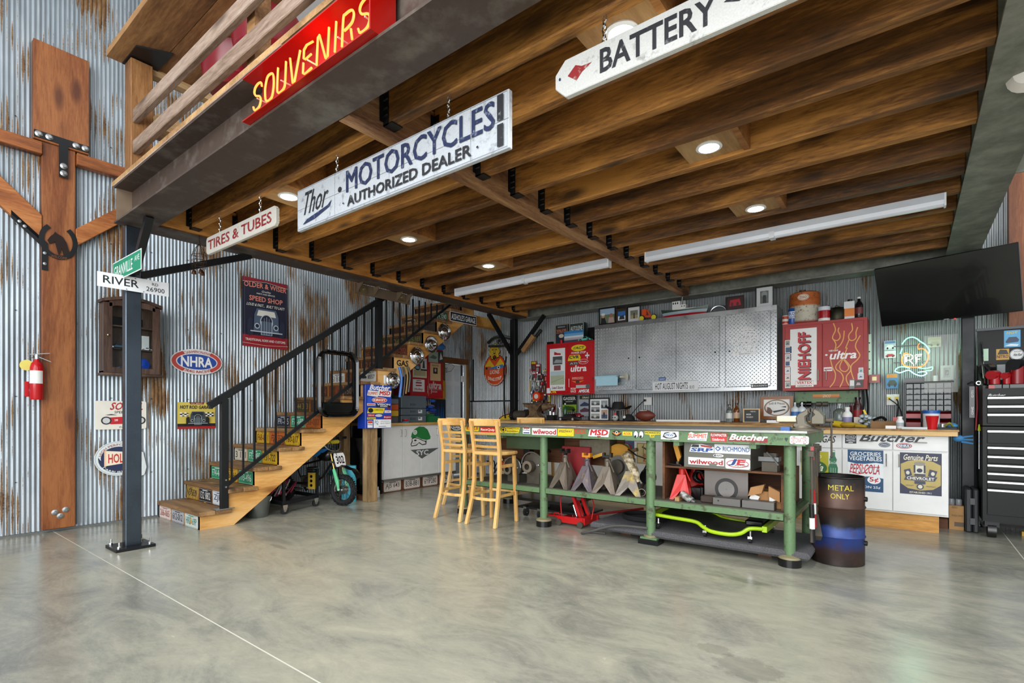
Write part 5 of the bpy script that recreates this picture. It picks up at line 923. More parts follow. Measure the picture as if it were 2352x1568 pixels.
# bench vise
VX = 5.985; vs_ = thing('bench_vise', 'big worn grey steel vise on the right end of the workbench', 'vise', (VX, 4.44, TOPZ)); VM = METAL('#6f6a5e', .5, 9, .35, .2, .6)
obj('swivel_base', MB().lathe([(.115, 0), (.115, .010), (.08, .018), (.065, .035)], (VX - .05, 4.44, TOPZ), VM, 24), vs_); obj('clamp_bolt', MB().cyl((VX - .14, 4.37, TOPZ), (VX - .14, 4.37, TOPZ + .03), .012, CASTI, 8), vs_)
vb = obj('body', MB().prism([(VX + a, 4.385, TOPZ + z) for a, z in ((-.125, .03), (-.115, .05), (-.095, .055), (-.10, .10), (-.085, .125), (-.03, .155), (-.012, .158), (-.012, .12), (-.035, .10), (-.03, .06), (.01, .03), (.0, .012), (-.09, .012))], (0, .11, 0), VM), vs_, bev=.008)
obj('jaw_arm', MB().prism([(VX + a, 4.40, TOPZ + z) for a, z in ((-.07, .118), (-.03, .158), (-.005, .165), (-.005, .135), (-.04, .115))], (0, .08, 0), METAL('#a39c8c', .4, 9, .2, .1, .6)), vb, bev=.004)
obj('slide', MB().box(VX - .235, 4.40, TOPZ + .06, VX - .09, 4.47, TOPZ + .108, METAL('#aca48f', .4, 9, .2, .05, .6)), vs_, bev=.006)
obj('moving_jaw', MB().prism([(VX + a, 4.385, TOPZ + z) for a, z in ((.004, .165), (.03, .162), (.055, .15), (.085, .115), (.09, .10), (.09, .045), (.0, .045), (.0, .10), (.02, .12), (.004, .14))], (0, .11, 0), VM), vs_, bev=.008)
obj('jaw_plate', MB().box(VX - .022, 4.375, TOPZ + .142, VX - .004, 4.505, TOPZ + .166, CASTI), vs_); obj('jaw_plate', MB().box(VX + .003, 4.375, TOPZ + .142, VX + .02, 4.505, TOPZ + .166, CASTI), vs_)
obj('screw', MB().cyl((VX + .09, 4.44, TOPZ + .075), (VX + .14, 4.44, TOPZ + .075), .018, CASTI, 14), vs_); obj('handle_bar', MB().cyl((VX + .128, 4.43, TOPZ + .08), (VX + .128, 4.43, TOPZ - .19), .0065, CASTI, 8).sph((VX + .128, 4.43, TOPZ - .19), .010, CASTI, 8), vs_)
obj('blue_tape', MB().box(5.80, 4.30, TOPZ, 5.86, 4.36, TOPZ + .028, C('#2f62a8', .4)), label='small blue box on the bench top left of the vise', cat='box')
# drum
def mat_drum():
    t = NT('burnt_drum'); sp = t.n('SeparateXYZ'); t.l(t.obj(), sp.inputs[0]); n = t.noise(t.map((1, 1, .6), t.obj()), 6, 6, .7)
    zz = t.math('ADD', sp.outputs[2], t.math('MULTIPLY', t.math('SUBTRACT', n, .5), .10))
    c = t.ramp(t.math('DIVIDE', zz, .67), [(.0, '#241c1a'), (.16, '#3a2a26'), (.26, '#263a78'), (.40, '#2f4686'), (.45, '#141214'), (.52, '#2d211d'), (.75, '#54382c'), (.92, '#1f1b1a'), (1, '#1b1a1b')])
    r = t.noise(t.obj(), 9, 6, .75); c = t.mix(t.ramp(r, [(.53, '#000000'), (.68, '#cccccc')]), c, '#4a3024')
    t.bump(n, .15, .004); return t.done(c, .45, .25)
DX, DY = 6.125, 4.70
dm = thing('steel_drum', 'open burnt steel drum, blue paint below, yellow handwriting, right of the workbench', 'drum', (DX, DY, 0)); DR = mat_drum(); r_ = .178
obj('shell', MB().lathe([(r_ - .004, .0), (r_, .004), (r_, .20), (r_ + .008, .212), (r_, .224), (r_, .42), (r_ + .008, .432), (r_, .444), (r_, .655), (r_ - .006, .655), (r_ - .006, .02), (.0, .02)], (DX, DY, 0), DR, 48, cap=False), dm)
obj('rim', MB().tube([(DX + r_ * math.cos(a), DY + r_ * math.sin(a), .658) for a in [2 * PI * k / 48 for k in range(48)]], .006, METAL('#3a3734', .4), 6, True), dm)
mb = MB()
for (t_, z0, z1, a0, a1) in (('METAL', .567, .607, -104, -50), ('ONLY', .505, .545, -99, -60)):
    vsx, fs = text_geo(t_, .01); vs = [(DX + (r_ + .0012) * math.cos(math.radians(a0 + (a1 - a0) * u)), DY + (r_ + .0012) * math.sin(math.radians(a0 + (a1 - a0) * u)), z0 + (z1 - z0) * v) for u, v in vsx]; mb.add(vs, fs, C('#c8b83a', .6))
obj('lettering', mb, dm)
for z in (.50, .17): obj('drum_bung', MB().cyl((DX + .17 * math.cos(-.15), DY + .17 * math.sin(-.15), z), (DX + .195 * math.cos(-.15), DY + .195 * math.sin(-.15), z), .018, DARKM, 10), dm)
# ================================================================ COUNTERS AND CABINETS
CW = C('#e4e5e4', .35)
def door(parent, ax, at, b, handle, m=CW, name='door'):
    x0, z0, x1, z1 = b; g = .0035
    mb = MB().box(x0 + g, at, z0 + g, x1 - g, at + .018, z1 - g, m) if ax == 'Y' else MB().box(at - .018, x0 + g, z0 + g, at, x1 - g, z1 - g, m)
    d = obj(name, mb, parent, bev=.002)
    if handle:
        hx, hz0, hz1 = handle; P = [(hx, hz0), (hx, hz1)] if hz1 is not None else [(hx - .05, hz0), (hx + .05, hz0)]
        a, b_ = P; f = (lambda u, o_, z: (u, at - o_, z)) if ax == 'Y' else (lambda u, o_, z: (at + o_, u, z))
        obj('handle', MB().tube([f(a[0], 0, a[1]), f(a[0], .026, a[1]), f(b_[0], .026, b_[1]), f(b_[0], 0, b_[1])], .0045, METAL('#a9a79c', .3), 8), d)
    return d
YF = 6.30; cabs = []
for i in range(6):
    x1 = 6.86 - .842 * i; x0 = x1 - .842; xm = (x0 + x1) / 2
    t = thing('base_cabinet', ('white base cabinet at the right end with large black lettering and advertising signs' if i == 0 else 'white base cabinet behind the drum with a green bottle sign' if i == 1 else 'white base cabinet under the back counter, %s from the right, behind the bench' % ORD[i + 1]), 'cabinet', (xm, 6.7, 0), 'white base cabinets under the back counter')
    obj('carcass', MB().box(x0, YF + .02, .165, x1, YB - .05, .93, CW), t); obj('kick_board', MB().box(x0, 6.37, 0, x1 - (.067 if i == 0 else 0), 6.39, .165, KICK), t)
    for (a, b, h) in ((x0, xm, (xm - .05, .62, .74)), (xm, x1, (xm + .05, .62, .74))):
        door(t, 'Y', YF, (a, .18, b, .772), h); door(t, 'Y', YF, (a, .778, b, .93), ((a + b) / 2, .862, None), name='drawer')
    cabs.append(t)
obj('counter_top', MB().box(5.72, 6.215, .973, 6.93, YB - .02, .99, PLY).box(5.72, 6.225, .93, 6.92, 6.262, .973, OAKT), label='plywood counter top over the lettered white cabinets at the right', cat='counter')
obj('counter_top', MB().box(1.36, 6.215, 1.015, 5.715, YB - .02, 1.032, PLY).box(1.36, 6.225, .95, 5.715, 6.262, 1.015, OAKT).box(1.4, 6.35, .931, 5.7, 7.2, 1.015, PLY), label='long plywood counter top along the back wall behind the workbench', cat='counter')
c0, c1_ = cabs[0], cabs[1]; YS_ = YF - .0002
for par, b, l, ops in [
    (c0, (1941, 997, 1967, 1018), 'NHRA approved sticker', [('r', FULL, '#2c3138'), ('e', (.06, .45, .94, .95), '#e6e8ea'), ('e', (.1, .5, .9, .9), '#2c3138'), ('t', (.2, .6, .8, .8), 'NHRA', '#e6e8ea', .02), ('t', (.1, .22, .9, .4), 'APPROVED', '#e6e8ea', .03), ('r', (.3, .08, .7, .16), '#e6e8ea')]),
    (c0, (1973, 996, 2131, 1015), 'large black butcher lettering', [('t', FULL, 'Butcher', '#22252c', .06, .55)]),
    (c0, (2018, 1015, 2045, 1027), 'small oval sticker', [('e', FULL, '#39485c'), ('e', (.07, .1, .93, .9), '#d5dbe0'), ('e', (.11, .16, .89, .84), '#39485c'), ('t', (.2, .35, .8, .68), 'Ohlins', '#e9ecee', .0, .2)]),
    (c0, (2058, 1017, 2095, 1030), 'NHRA oval sticker', [('e', FULL, '#b9303a'), ('e', (.06, .12, .94, .88), '#f0f0f0'), ('e', (.1, .18, .9, .82), '#36436e'), ('t', (.16, .3, .84, .7), 'NHRA', '#f2f2f2', .08)]),
    (c1_, (1868, 1000, 1921, 1016), 'black gas lettering', [('t', FULL, 'VEGAS', '#15171a', .03, .2)])]: stk(par, 'Y', YS_, b, l, ops)
NB_ = lambda b: bxpx('Y', YF, b)
s1 = stk(c0, 'Y', YS_, (1947, 1033, 2029, 1128), 'blue and white groceries and cola advertising sign', [('r', FULL, '#1f4e78'), ('p', [(0, .70), (.25, .66), (.5, .665), (.8, .7), (1, .68), (1, .33), (.7, .37), (.5, .36), (.2, .3), (0, .33)], '#e6ecef'), ('t', (.07, .85, .93, .95), 'GROCERIES', '#e8edf0', .03), ('t', (.04, .74, .96, .84), 'VEGETABLES', '#e8edf0', .04),
    ('t', (.06, .42, .93, .66), 'PEPSI:COLA', '#b9243a', .03, .1), ('l', [(.05, .47), (.3, .41), (.45, .44), (.6, .58), (.9, .6)], .008, '#b9243a'), ('e', (.56, .19, .93, .38), '#e8edf0'), ('t', (.62, .22, .87, .355), '5¢', '#b9243a', .05), ('t', (.1, .24, .5, .32), 'MORE', '#e8edf0', .02), ('t', (.1, .07, .92, .14), 'CARTON 25¢', '#e8edf0', .03)])
s2 = stk(c0, 'Y', YS_, (2067, 1040, 2163, 1136), 'navy and tan genuine parts sign with pistons', [('r', FULL, '#282c48'), ('p', [(.02, .72), (.2, .8), (.5, .84), (.8, .8), (.98, .72), (.98, .25), (.8, .14), (.5, .1), (.2, .14), (.02, .25)], '#b8a460'), ('t', (.07, .82, .93, .96), 'Genuine Parts', '#e5e0cc', .03, .2), ('r', (.34, .5, .62, .74), '#dcd8c8'), ('e', (.34, .69, .62, .79), '#8f8b80'), ('e', (.41, .53, .55, .63), '#282c48'), ('r', (.34, .71, .38, .52), '#282c48'), ('r', (.58, .52, .62, .71), '#282c48'),
    ('p', [(.1, .58), (.25, .62), (.3, .46), (.14, .42)], '#3b4056'), ('p', [(.9, .58), (.72, .62), (.68, .46), (.84, .42)], '#3b4056'), ('e', (.15, .47, .24, .56), '#d8d4c4'), ('e', (.75, .47, .84, .56), '#d8d4c4'), ('p', [(.1, .34), (.16, .44), (.9, .44), (.84, .34)], '#3b4056'), ('t', (.17, .355, .83, .425), 'CHEVROLET', '#eeeade', .05), ('r', (.36, .26, .62, .33), '#3b4056'), ('r', (.36, .45, .62, .5), '#3b4056'), ('e', (.41, .13, .58, .26), '#3b4056'), ('e', (.44, .15, .55, .24), '#d8d4c4'), ('t', (.15, .2, .34, .225), 'DETROIT', '#3b4056', 0), ('t', (.64, .2, .86, .225), 'MICHIGAN', '#3b4056', 0), ('t', (.24, .03, .76, .075), 'ESTABLISHED 1911', '#e5e0cc', .02)])
s3 = stk(c1_, 'Y', YS_, (1840, 1036, 1903, 1092), 'yellow-green cold cola sign', [('r', FULL, '#b9b42c'), ('t', (.05, .72, .75, .86), 'ICE COLD', '#ecebc0', .04), ('e', (.1, .05, .95, .62), '#3a6a3c'), ('t', (.15, .2, .9, .5), 'Cola', '#f1f0dc', .03, .4)])
s4 = stk(c1_, 'Y', YS_, (1902, 1032, 1925, 1092), 'green glass bottle sign', [('p', [(.05, 0), (.02, .3), (.2, .5), (.12, .62), (.3, .75), (.32, .98), (.7, .98), (.7, .75), (.88, .62), (.8, .5), (.98, .3), (.95, 0)], '#3f7d5c'), ('r', (.34, .9, .68, .96), '#cfe0d4'), ('t', (.12, .45, .88, .56), 'Coca-Cola', '#e5efe6', .0, .2), ('r', (.25, .05, .32, .3), '#9cc3a6'), ('r', (.48, .05, .56, .3), '#9cc3a6'), ('r', (.7, .05, .77, .3), '#9cc3a6')])
for b, l, ops in [((1367, 1008, 1405, 1030), 'shield sticker', [('p', [(.05, .6), (.2, .95), (.5, .85), (.8, .95), (.95, .6), (.8, 0), (.2, 0)], '#caa25c'), ('t', (.15, .45, .85, .7), 'HIGHWAY', '#2c2b28', .03)]), ((1408, 1012, 1457, 1048), 'blue picture of a hot rod', [('r', FULL, '#4b5a78'), ('e', (.1, .2, .9, .9), '#8c2a32'), ('p', [(.12, .2), (.2, .55), (.45, .85), (.7, .8), (.9, .4), (.88, .15), (.5, .08)], '#4fa3c4'), ('e', (.15, .1, .4, .4), '#22303c'), ('e', (.6, .1, .85, .4), '#22303c')]), ((1462, 1016, 1506, 1066), 'tan welding sign', [('r', FULL, '#d3c38c'), ('l', [(.05, .05), (.95, .05), (.95, .95), (.05, .95)], .008, '#6a5a34', True), ('l', [(.3, .8), (.8, .55)], .02, '#5a5044'), ('t', (.3, .3, .85, .48), 'Welded', '#a33a2e', .03, .2), ('t', (.35, .1, .8, .25), 'Rods', '#a33a2e', .03, .2)])]:
    stk(cabs[int((6.86 - onY((b[0] + b[2]) / 2, 1030, YF)[0]) / .842)], 'Y', YS_, b, l, ops)
obj('counter_brace', MB().box(1.40, 6.4, 0, 1.49, 6.49, .93, POSTG), cabs[5])
# left counter with skull
lc = thing('base_cabinet', 'white four-door cabinet with a green helmeted skull beside the stair post', 'cabinet', (.35, 5.37, 0)); LX = .70
obj('carcass', MB().box(.03, 4.641, .165, LX - .02, 6.103, .96, CW).box(.03, 4.62, .0, .66, 4.641, .96, BLKG), lc)
for a, b, h in ((4.641, 4.988, 4.95), (4.988, 5.336, 5.03), (5.336, 5.71, 5.67), (5.71, 6.103, 5.75)): door(lc, 'X', LX, (a, .20, b, .96), (h, .80, .90))
obj('kick_board', MB().box(.64, 4.66, 0, .655, 6.10, .19, BROWNW), lc); obj('bottom_rail', MB().box(.66, 4.641, .17, .705, 6.103, .195, ALU), lc)
q = Pic('X', LX, .0006); q.poly([(943, 1033), (1008, 1028), (969, 1053)], C('#5a5e5e')); q.text((956, 1033, 984, 1045), 'SYC', C('#e4e5e4'), .06)
hm = C('#1f7d3c', .4); q.poly([(944, 1004), (946, 995), (952, 985), (963, 979), (974, 980), (982, 986), (986, 995), (989, 1003), (988, 1008), (980, 1010), (968, 1008), (958, 1003), (949, 1006)], hm); q.ell((949, 987, 958, 998), C('#e8e8e6')); q.text((951, 989, 956, 996), 'O', C('#1f7d3c'), .05)
q.poly([(946, 1006), (951, 1004), (960, 1005), (968, 1009), (975, 1012), (980, 1011), (979, 1020), (970, 1022), (962, 1017), (957, 1023), (945, 1025), (943, 1020), (946, 1013)], C('#2c2e2e')); q.poly([(947, 1008), (952, 1006), (960, 1007), (968, 1011), (976, 1014), (978, 1018), (970, 1020), (963, 1015), (956, 1021), (946, 1023), (945, 1020), (948, 1014)], C('#e2e2df')); q.ell((951, 1009, 957, 1013), C('#2c2e2e')); q.line([(948, 1018), (956, 1017)], .004, C('#2c2e2e')); q.end(lc, 'skull_decal', 'skull in a green helmet over a grey triangle')
lcx = obj('counter_top', MB().box(.03, 4.45, .96, .735, 6.20, 1.0, OAKY), label='wooden counter top on the left cabinet beneath the stair', cat='counter', bev=.003)
for (y0, t_, l) in ((4.68, 'AJ5 643', 'white licence plate AJ5 643 at the cabinet foot'), (5.05, 'B38-881', 'white licence plate B38-881 at the cabinet foot'), (5.42, '6YIP280', 'white licence plate 6YIP280 at the cabinet foot'), (5.78, '5 9 31', 'white licence plate at the cabinet foot, rightmost, behind the stool')):
    plate('X', .657, (y0, .015, y0 + .31, .163), '#ddd3cb', t_, '#2b2a30', l, group='licence plates along the left cabinet foot')
# diamond plate wall cabinet
dc = thing('wall_cabinet', 'wide diamond plate aluminium wall cabinet above the back counter', 'cabinet', (4.05, 7.07, 1.43)); AF = METAL('#b7babb', .3, 5, .1)
obj('carcass', MB().box(2.822, 6.905, 1.425, 5.30, YB - .02, 2.455, DIAM), dc)
for b in ((2.822, 2.40, 5.30, 2.455), (2.822, 1.425, 5.30, 1.47), (2.822, 1.47, 2.87, 2.40), (3.43, 1.47, 3.485, 2.40), (4.635, 1.47, 4.70, 2.40), (5.235, 1.47, 5.30, 2.40)): obj('frame', MB().box(b[0], 6.89, b[1], b[2], 6.905, b[3], AF if b[2] - b[0] > 1 else DIAM), dc)
for a, b in ((2.875, 3.425), (3.49, 4.06), (4.065, 4.63), (4.705, 5.23)):
    d = obj('door', MB().box(a, 6.886, 1.475, b, 6.904, 2.395, DIAM), dc, bev=.004); obj('keyhole', MB().cyl((b - .05 if a < 3 or 4 < a < 4.5 else a + .05, 6.886, 1.93), (b - .05 if a < 3 or 4 < a < 4.5 else a + .05, 6.880, 1.93), .011, DARKM, 12), d)
YDm = 6.8855
stk(dc, 'Y', YDm, (1499, 874, 1604, 898), 'white street name sticker', [('r', FULL, '#dfe1e3'), ('l', [(.01, .05), (.99, .05), (.99, .95), (.01, .95)], .004, '#5c6064', True), ('t', (.06, .18, .78, .82), 'HOT AUGUST NIGHTS', '#1c1d20', .02), ('t', (.82, .2, .92, .5), 'BLVD', '#1c1d20', 0)]); stk(dc, 'Y', YDm, (1513, 866, 1529, 874), 'small blue sticker', [('r', FULL, '#2b5596'), ('t', (.1, .2, .9, .7), 'GIANT', '#dfe6f0', .02)])
stk(dc, 'Y', YDm, (1725, 881, 1764, 890), 'black sticker', [('r', FULL, '#15171a'), ('e', (.03, .2, .14, .8), '#e8e8e8'), ('t', (.18, .3, .95, .7), 'BLACKSMITH', '#e8e8e8', .02, .2)])
stk(dc, 'Y', YDm, (1680, 793, 1742, 815), 'white WCRA lettering', [('p', [(.02, .0), (.9, .05), (1, .3), (.0, .25)], '#f0f0f0'), ('t', (.04, .28, .99, 1), 'WCRA', '#f2f2f2', .08, .3), ('t', (.3, .06, .7, .2), 'RACING', '#777a7c', .02)])
q = Pic('Y', YDm, .001); Wh = C('#f0ecea')
for b in ((1681, 776, 1697, 793), (1705, 778, 1722, 792), (1722, 774, 1741, 792)): q.ring(b, .011, Wh)
for pts in ([(1689, 783), (1697, 763), (1708, 762), (1704, 782)], [(1695, 784), (1738, 782)], [(1706, 765), (1716, 760), (1735, 762), (1743, 778)], [(1712, 770), (1738, 768)], [(1702, 757), (1733, 755)], [(1711, 783), (1713, 764)], [(1724, 780), (1722, 762)]): q.line(pts, .012, Wh)
for x in (1705, 1713, 1721): q.ring((x - 4, 750, x + 4, 757), .008, Wh)
q.end(dc, 'roadster_decal', 'white outline drawing of an early dragster')
tr_ = thing('paper_towel_roll', 'light blue paper towel roll on a holder fixed to the diamond plate cabinet', 'paper towel', (3.1, 6.8, 1.62)); LB = C('#a9d3e4', .8)
obj('roll', MB().cyl((2.89, 6.80, 1.66), (3.24, 6.80, 1.66), .035, LB, 20), tr_); obj('sheet', MB().box(2.915, 6.765, 1.54, 3.26, 6.768, 1.66, LB), tr_); obj('rod', MB().cyl((2.84, 6.80, 1.66), (3.32, 6.80, 1.66), .008, CHR, 10), tr_); obj('end_cone', MB().lathe([(.015, 0), (.02, .06), (.05, .10), (.055, .105)], (3.28, 6.80, 1.66), C('#d8d2be', .4), 18, (1, 0, 0)), tr_); obj('mount_plate', MB().box(2.95, 6.88, 1.59, 3.42, 6.885, 1.73, ALU), tr_)
# red cabinets
def redcab(lab, x0, x1, z0, z1, xm, m, y0=6.9, yb=YB - .02):
    t = thing('wall_cabinet', lab, 'cabinet', ((x0 + x1) / 2, (y0 + yb) / 2, z0)); obj('carcass', MB().box(x0, y0 + .012, z0, x1, yb, z1, m), t)
    for a, b, h in ((x0 + .025, xm, xm - .04), (xm, x1 - .03, xm + .04)): door(t, 'Y', y0 - .004, (a, z0 + .03, b, z1 - .03), (h, z0 + .11, z0 + .24), m)
    return t
R1 = C('#c0151d', .28); R2 = C('#a3201c', .45)
rl = redcab('glossy red wall cabinet left of the diamond plate one, covered in stickers', 1.936, 2.815, 1.435, 2.245, 2.345, R1); rr = redcab('red wall cabinet with orange flames right of the diamond plate one', 5.36, 6.20, 1.41, 2.21, 5.775, R2)
YR = 6.8955
for par, b, l, ops in [
    (rl, (1263, 800, 1298, 897), 'tall white poster strip with cars', [('r', FULL, '#e9ebec'), ('p', [(.28, .85), (.3, .93), (.5, .89), (.72, .88), (.72, .84)], '#b3202a'), ('r', (.2, .62, .82, .81), '#4c5254'), ('p', [(.25, .66), (.4, .74), (.78, .72), (.8, .65)], '#9aa0a2'), ('r', (.28, .48, .72, .6), '#8a4a4c'), ('r', (.05, .14, .95, .46), '#aeb89a'), ('r', (.05, .36, .95, .46), '#b9cdd2'), ('l', [(.1, .2), (.9, .3)], .01, '#8d9882'), ('t', (.15, .04, .9, .11), 'Lead Store', '#7b2430', .03, .2)]),
    (rl, (1312, 791, 1346, 806), 'yellow ACT sticker', [('e', FULL, '#e7cf22'), ('t', (.12, .3, .9, .7), '//ACT', '#1e1d18', .06, .25)]), (rl, (1312, 807, 1346, 812), 'white lettering', [('t', FULL, 'POWER STOP', '#f1ecec', .05, .2)]), (rl, (1304, 815, 1334, 828), 'yellow sticker', [('p', [(.05, .5), (.15, 1), (.9, 1), (1, .5), (.95, .0), (.0, .0)], '#e7cf22'), ('t', (.1, .35, .9, .9), 'CVR', '#2a2a20', .08, .2)]),
    (rl, (1329, 824, 1351, 836), 'round script sticker', [('g', FULL, .005, '#f0e6e6'), ('t', (.1, .3, .9, .7), 'Snap', '#f0e6e6', .03, .3)]), (rl, (1307, 831, 1328, 838), 'grey sticker', [('r', FULL, '#4a4a48'), ('t', (.1, .2, .9, .8), 'ATI', '#c8c8c4', .03)]), (rl, (1310, 838, 1349, 853), 'white ultra lettering', [('t', FULL, 'ultra', '#f3efef', .07, .15)]), (rl, (1344, 809, 1354, 823), 'white cross sticker', [('r', (.38, 0, .62, 1), '#dfe3f0'), ('r', (0, .38, 1, .62), '#dfe3f0')]),
    (rl, (1312, 865, 1342, 881), 'winged sticker', [('r', (.05, .6, .95, 1), '#c33c38'), ('t', (.08, .62, .92, .95), 'IMPROVED', '#e8b090', .02), ('p', [(0, .45), (.5, .3), (1, .45), (.5, .05)], '#e2942c'), ('e', (.35, .05, .65, .5), '#3a3a2c')]), (rl, (1323, 882, 1355, 893), 'grey tool sticker', [('r', (0, .2, .75, .85), '#b9bbba'), ('e', (.7, 0, 1, 1), '#5a5c5c')]), (rl, (1329, 894, 1355, 901), 'amsoil sticker', [('t', FULL, 'AMSOIL', '#eef0f4', .08, .2)]), (rl, (1311, 890, 1323, 901), 'white list sticker', [('t', (0, .5, 1, 1), 'POW', '#efe4e4', .05), ('t', (0, 0, 1, .45), 'RACE', '#efe4e4', .05)]), (rl, (1256, 891, 1264, 903), 'small white label', [('r', FULL, '#e8ecee')]), (rl, (1264, 896, 1278, 903), 'small yellow sticker', [('t', FULL, 'CVR', '#e7cf22', .08)]),
    (rr, (1815, 754, 1876, 884), 'white strip with red vertical lettering', [('r', FULL, '#e7e6e4')]), (rr, (1827, 874, 1869, 889), 'vertex ignition sticker', [('r', FULL, '#efe6e2'), ('l', [(.01, .03), (.99, .03), (.99, .97), (.01, .97)], .003, '#7c2320', True), ('t', (.08, .5, .92, .9), 'VERTEX', '#b3242c', .05), ('t', (.12, .1, .88, .35), 'IGNITION', '#2a2628', .02)])]: stk(par, 'Y', YR - (.006 if l.startswith('vertex') else 0), b, l, ops)
q = Pic('Y', YR, .002); q.text((1835, 764, 1864, 873), 'NIEHOFF', C('#3a1418'), .07, vert=True); q.text((1832, 762, 1861, 871), 'NIEHOFF', C('#c01a26'), .07, vert=True); q.end(rr, 'lettering')
q = Pic('Y', YR, .0008); FL = C('#dc9a3a', .4)
for pts in ([(1914, 742), (1919, 757), (1913, 771), (1913, 778), (1922, 782), (1929, 776), (1929, 768), (1925, 760), (1927, 752)], [(1939, 759), (1937, 778), (1930, 792), (1921, 800)], [(1956, 742), (1958, 757), (1950, 768), (1950, 778), (1957, 782), (1966, 776), (1966, 763), (1970, 751)], [(1976, 770), (1966, 788), (1966, 800), (1975, 815), (1968, 827), (1956, 838), (1955, 852), (1961, 872)], [(1946, 798), (1937, 822), (1929, 840), (1932, 850), (1942, 853), (1949, 846), (1947, 838), (1938, 826)], [(1936, 822), (1921, 838), (1921, 848), (1932, 856), (1937, 870), (1929, 889)], [(1907, 824), (1912, 843), (1919, 858), (1916, 876), (1906, 889)], [(1939, 824), (1952, 840), (1953, 852), (1945, 862), (1944, 873), (1950, 885)], [(1913, 778), (1920, 790), (1917, 806)], [(1950, 780), (1942, 800)]):
    q.line(sm(pts, 3), .011, FL)
q.end(rr, 'flame_decal', 'orange outlined flames'); q = Pic('Y', YR, .004); q.text((1904, 805, 1972, 824), 'ultra', C('#f0ecea'), .06, .25); q.text((1904, 803, 1925, 807), 'NIEHOFF', C('#f0ecea'), .03); q.ell((1895, 813, 1901, 817), C('#f0ecea')); q.end(rr, 'lettering')
for i, (b, c_) in enumerate((((1803, 781, 1815, 795), '#8d8f86'), ((1803, 796, 1818, 811), '#33597c'), ((1803, 813, 1817, 828), '#b9bdbf'), ((1803, 829, 1815, 841), '#2b4f7c'), ((1803, 843, 1816, 858), '#cfd2d6'), ((1803, 859, 1816, 874), '#d9c9c4'), ((1803, 876, 1816, 891), '#a0a39c'), ((1972, 844, 1983, 857), '#a9c3c4'), ((1970, 857, 1984, 871), '#c5d3dd'))): stk(rr, 'Y', YR, b, 'small square picture card', [('r', FULL, '#e6e6e2'), ('r', (.1, .12, .9, .9), c_), ('p', [(.2, .3), (.5, .6), (.8, .35)], '#4c5054')])
stk(rr, 'Y', YR, (1963, 873, 1983, 889), 'dark grey sticker', [('r', FULL, '#3b3436'), ('p', [(.15, .3), (.3, .7), (.6, .65), (.7, .3)], '#b9a4a0')]); obj('notepad', MB().box(*onY(1951, 893, YR)[:1], 6.886, onY(1951, 893, YR)[2], onY(1963, 893, YR)[0], 6.895, onY(1951, 871, YR)[2], BLKG), rr); stk(rr, 'Y', 6.8855, (1952, 873, 1962, 886), 'white pad', [('r', FULL, '#d9dcda')])
stk(rr, 'Y', YR, (1892, 843, 1912, 852), 'white warning label', [('r', FULL, '#e6dfdf'), ('r', (.08, .35, .92, .6), '#a3282a')])
# ================================================================ SMALL THINGS
def Th(name, lab, cat, parts, group=None, loc=None, rot=None):
    t = thing(name, lab, cat, (0, 0, 0), group)
    for p in parts: obj(p[0], p[1], t, p[2] if len(p) > 2 else None)
    if loc: t.location = loc
    if rot is not None: t.rotation_euler = rot if isinstance(rot, tuple) else (0, 0, rot)
    return t
def recen(t, base):
    "move an Empty to its thing's base, keeping the parts where they are"
    b = Vector(base); t.location = b
    for c in t.children: c.location = Vector(c.location) - b
    return t
# --- display cabinet on the left wall
dcab = thing('display_cabinet', 'dark wooden display cabinet with an arched glass door and model cars, left wall', 'cabinet', (.1, 1.82, 1.53)); DW = WOOD('walnut', '#2a1b14', '#4a352a', '#6a5344', 'z', False, 1, .4); y0, y1 = 1.585, 2.075
obj('carcass', MB().box(.02, y0, 1.55, .035, y1, 2.26, DW).box(.02, y0, 1.55, .17, y0 + .018, 2.26, DW).box(.02, y1 - .018, 1.55, .17, y1, 2.26, DW).box(.02, y0, 1.55, .17, y1, 1.57, DW), dcab)
obj('base_moulding', MB().box(.02, y0 - .02, 1.525, .20, y1 + .02, 1.552, DW), dcab, bev=.006)
arch = [(y0 - .02 + (y1 - y0 + .04) * k / 16, 2.26 + .06 * (1 - abs(2 * k / 16 - 1) ** 1.5) - (.0 if 2 < k < 14 else 0)) for k in range(17)]
obj('cornice', MB().prism([(.02, y, z) for y, z in arch] + [(.02, y, z + .03) for y, z in arch[::-1]], (.18, 0, 0), DW), dcab)
df = obj('door_frame', MB().box(.17, y0, 1.555, .185, y0 + .07, 2.26, DW).box(.17, y1 - .07, 1.555, .185, y1, 2.26, DW).box(.17, y0 + .07, 1.555, .185, y1 - .07, 1.61, DW).prism([(.17, y, min(z, 2.30)) for y, z in arch[2:-2]] + [(.17, y, min(z - .06, 2.24)) for y, z in arch[2:-2][::-1]], (.015, 0, 0), DW), dcab)
g = NT('clear_glass'); g.b.inputs['Transmission Weight'].default_value = 1; g.b.inputs['Roughness'].default_value = .02; g.b.inputs['IOR'].default_value = 1.1; GLASS = g.done('#eef4f6', .02); obj('glass_pane', MB().box(.175, y0 + .07, 1.61, .178, y1 - .07, 2.24, GLASS), dcab)
obj('door_knob', MB().lathe([(.006, 0), (.012, .012), (0, .02)], (.185, y0 + .035, 1.93), METAL('#8c7f66', .3), 10, (1, 0, 0)), dcab)
for z in (1.80, 2.03): obj('shelf', MB().box(.035, y0 + .018, z, .16, y1 - .018, z + .012, DW), dcab)
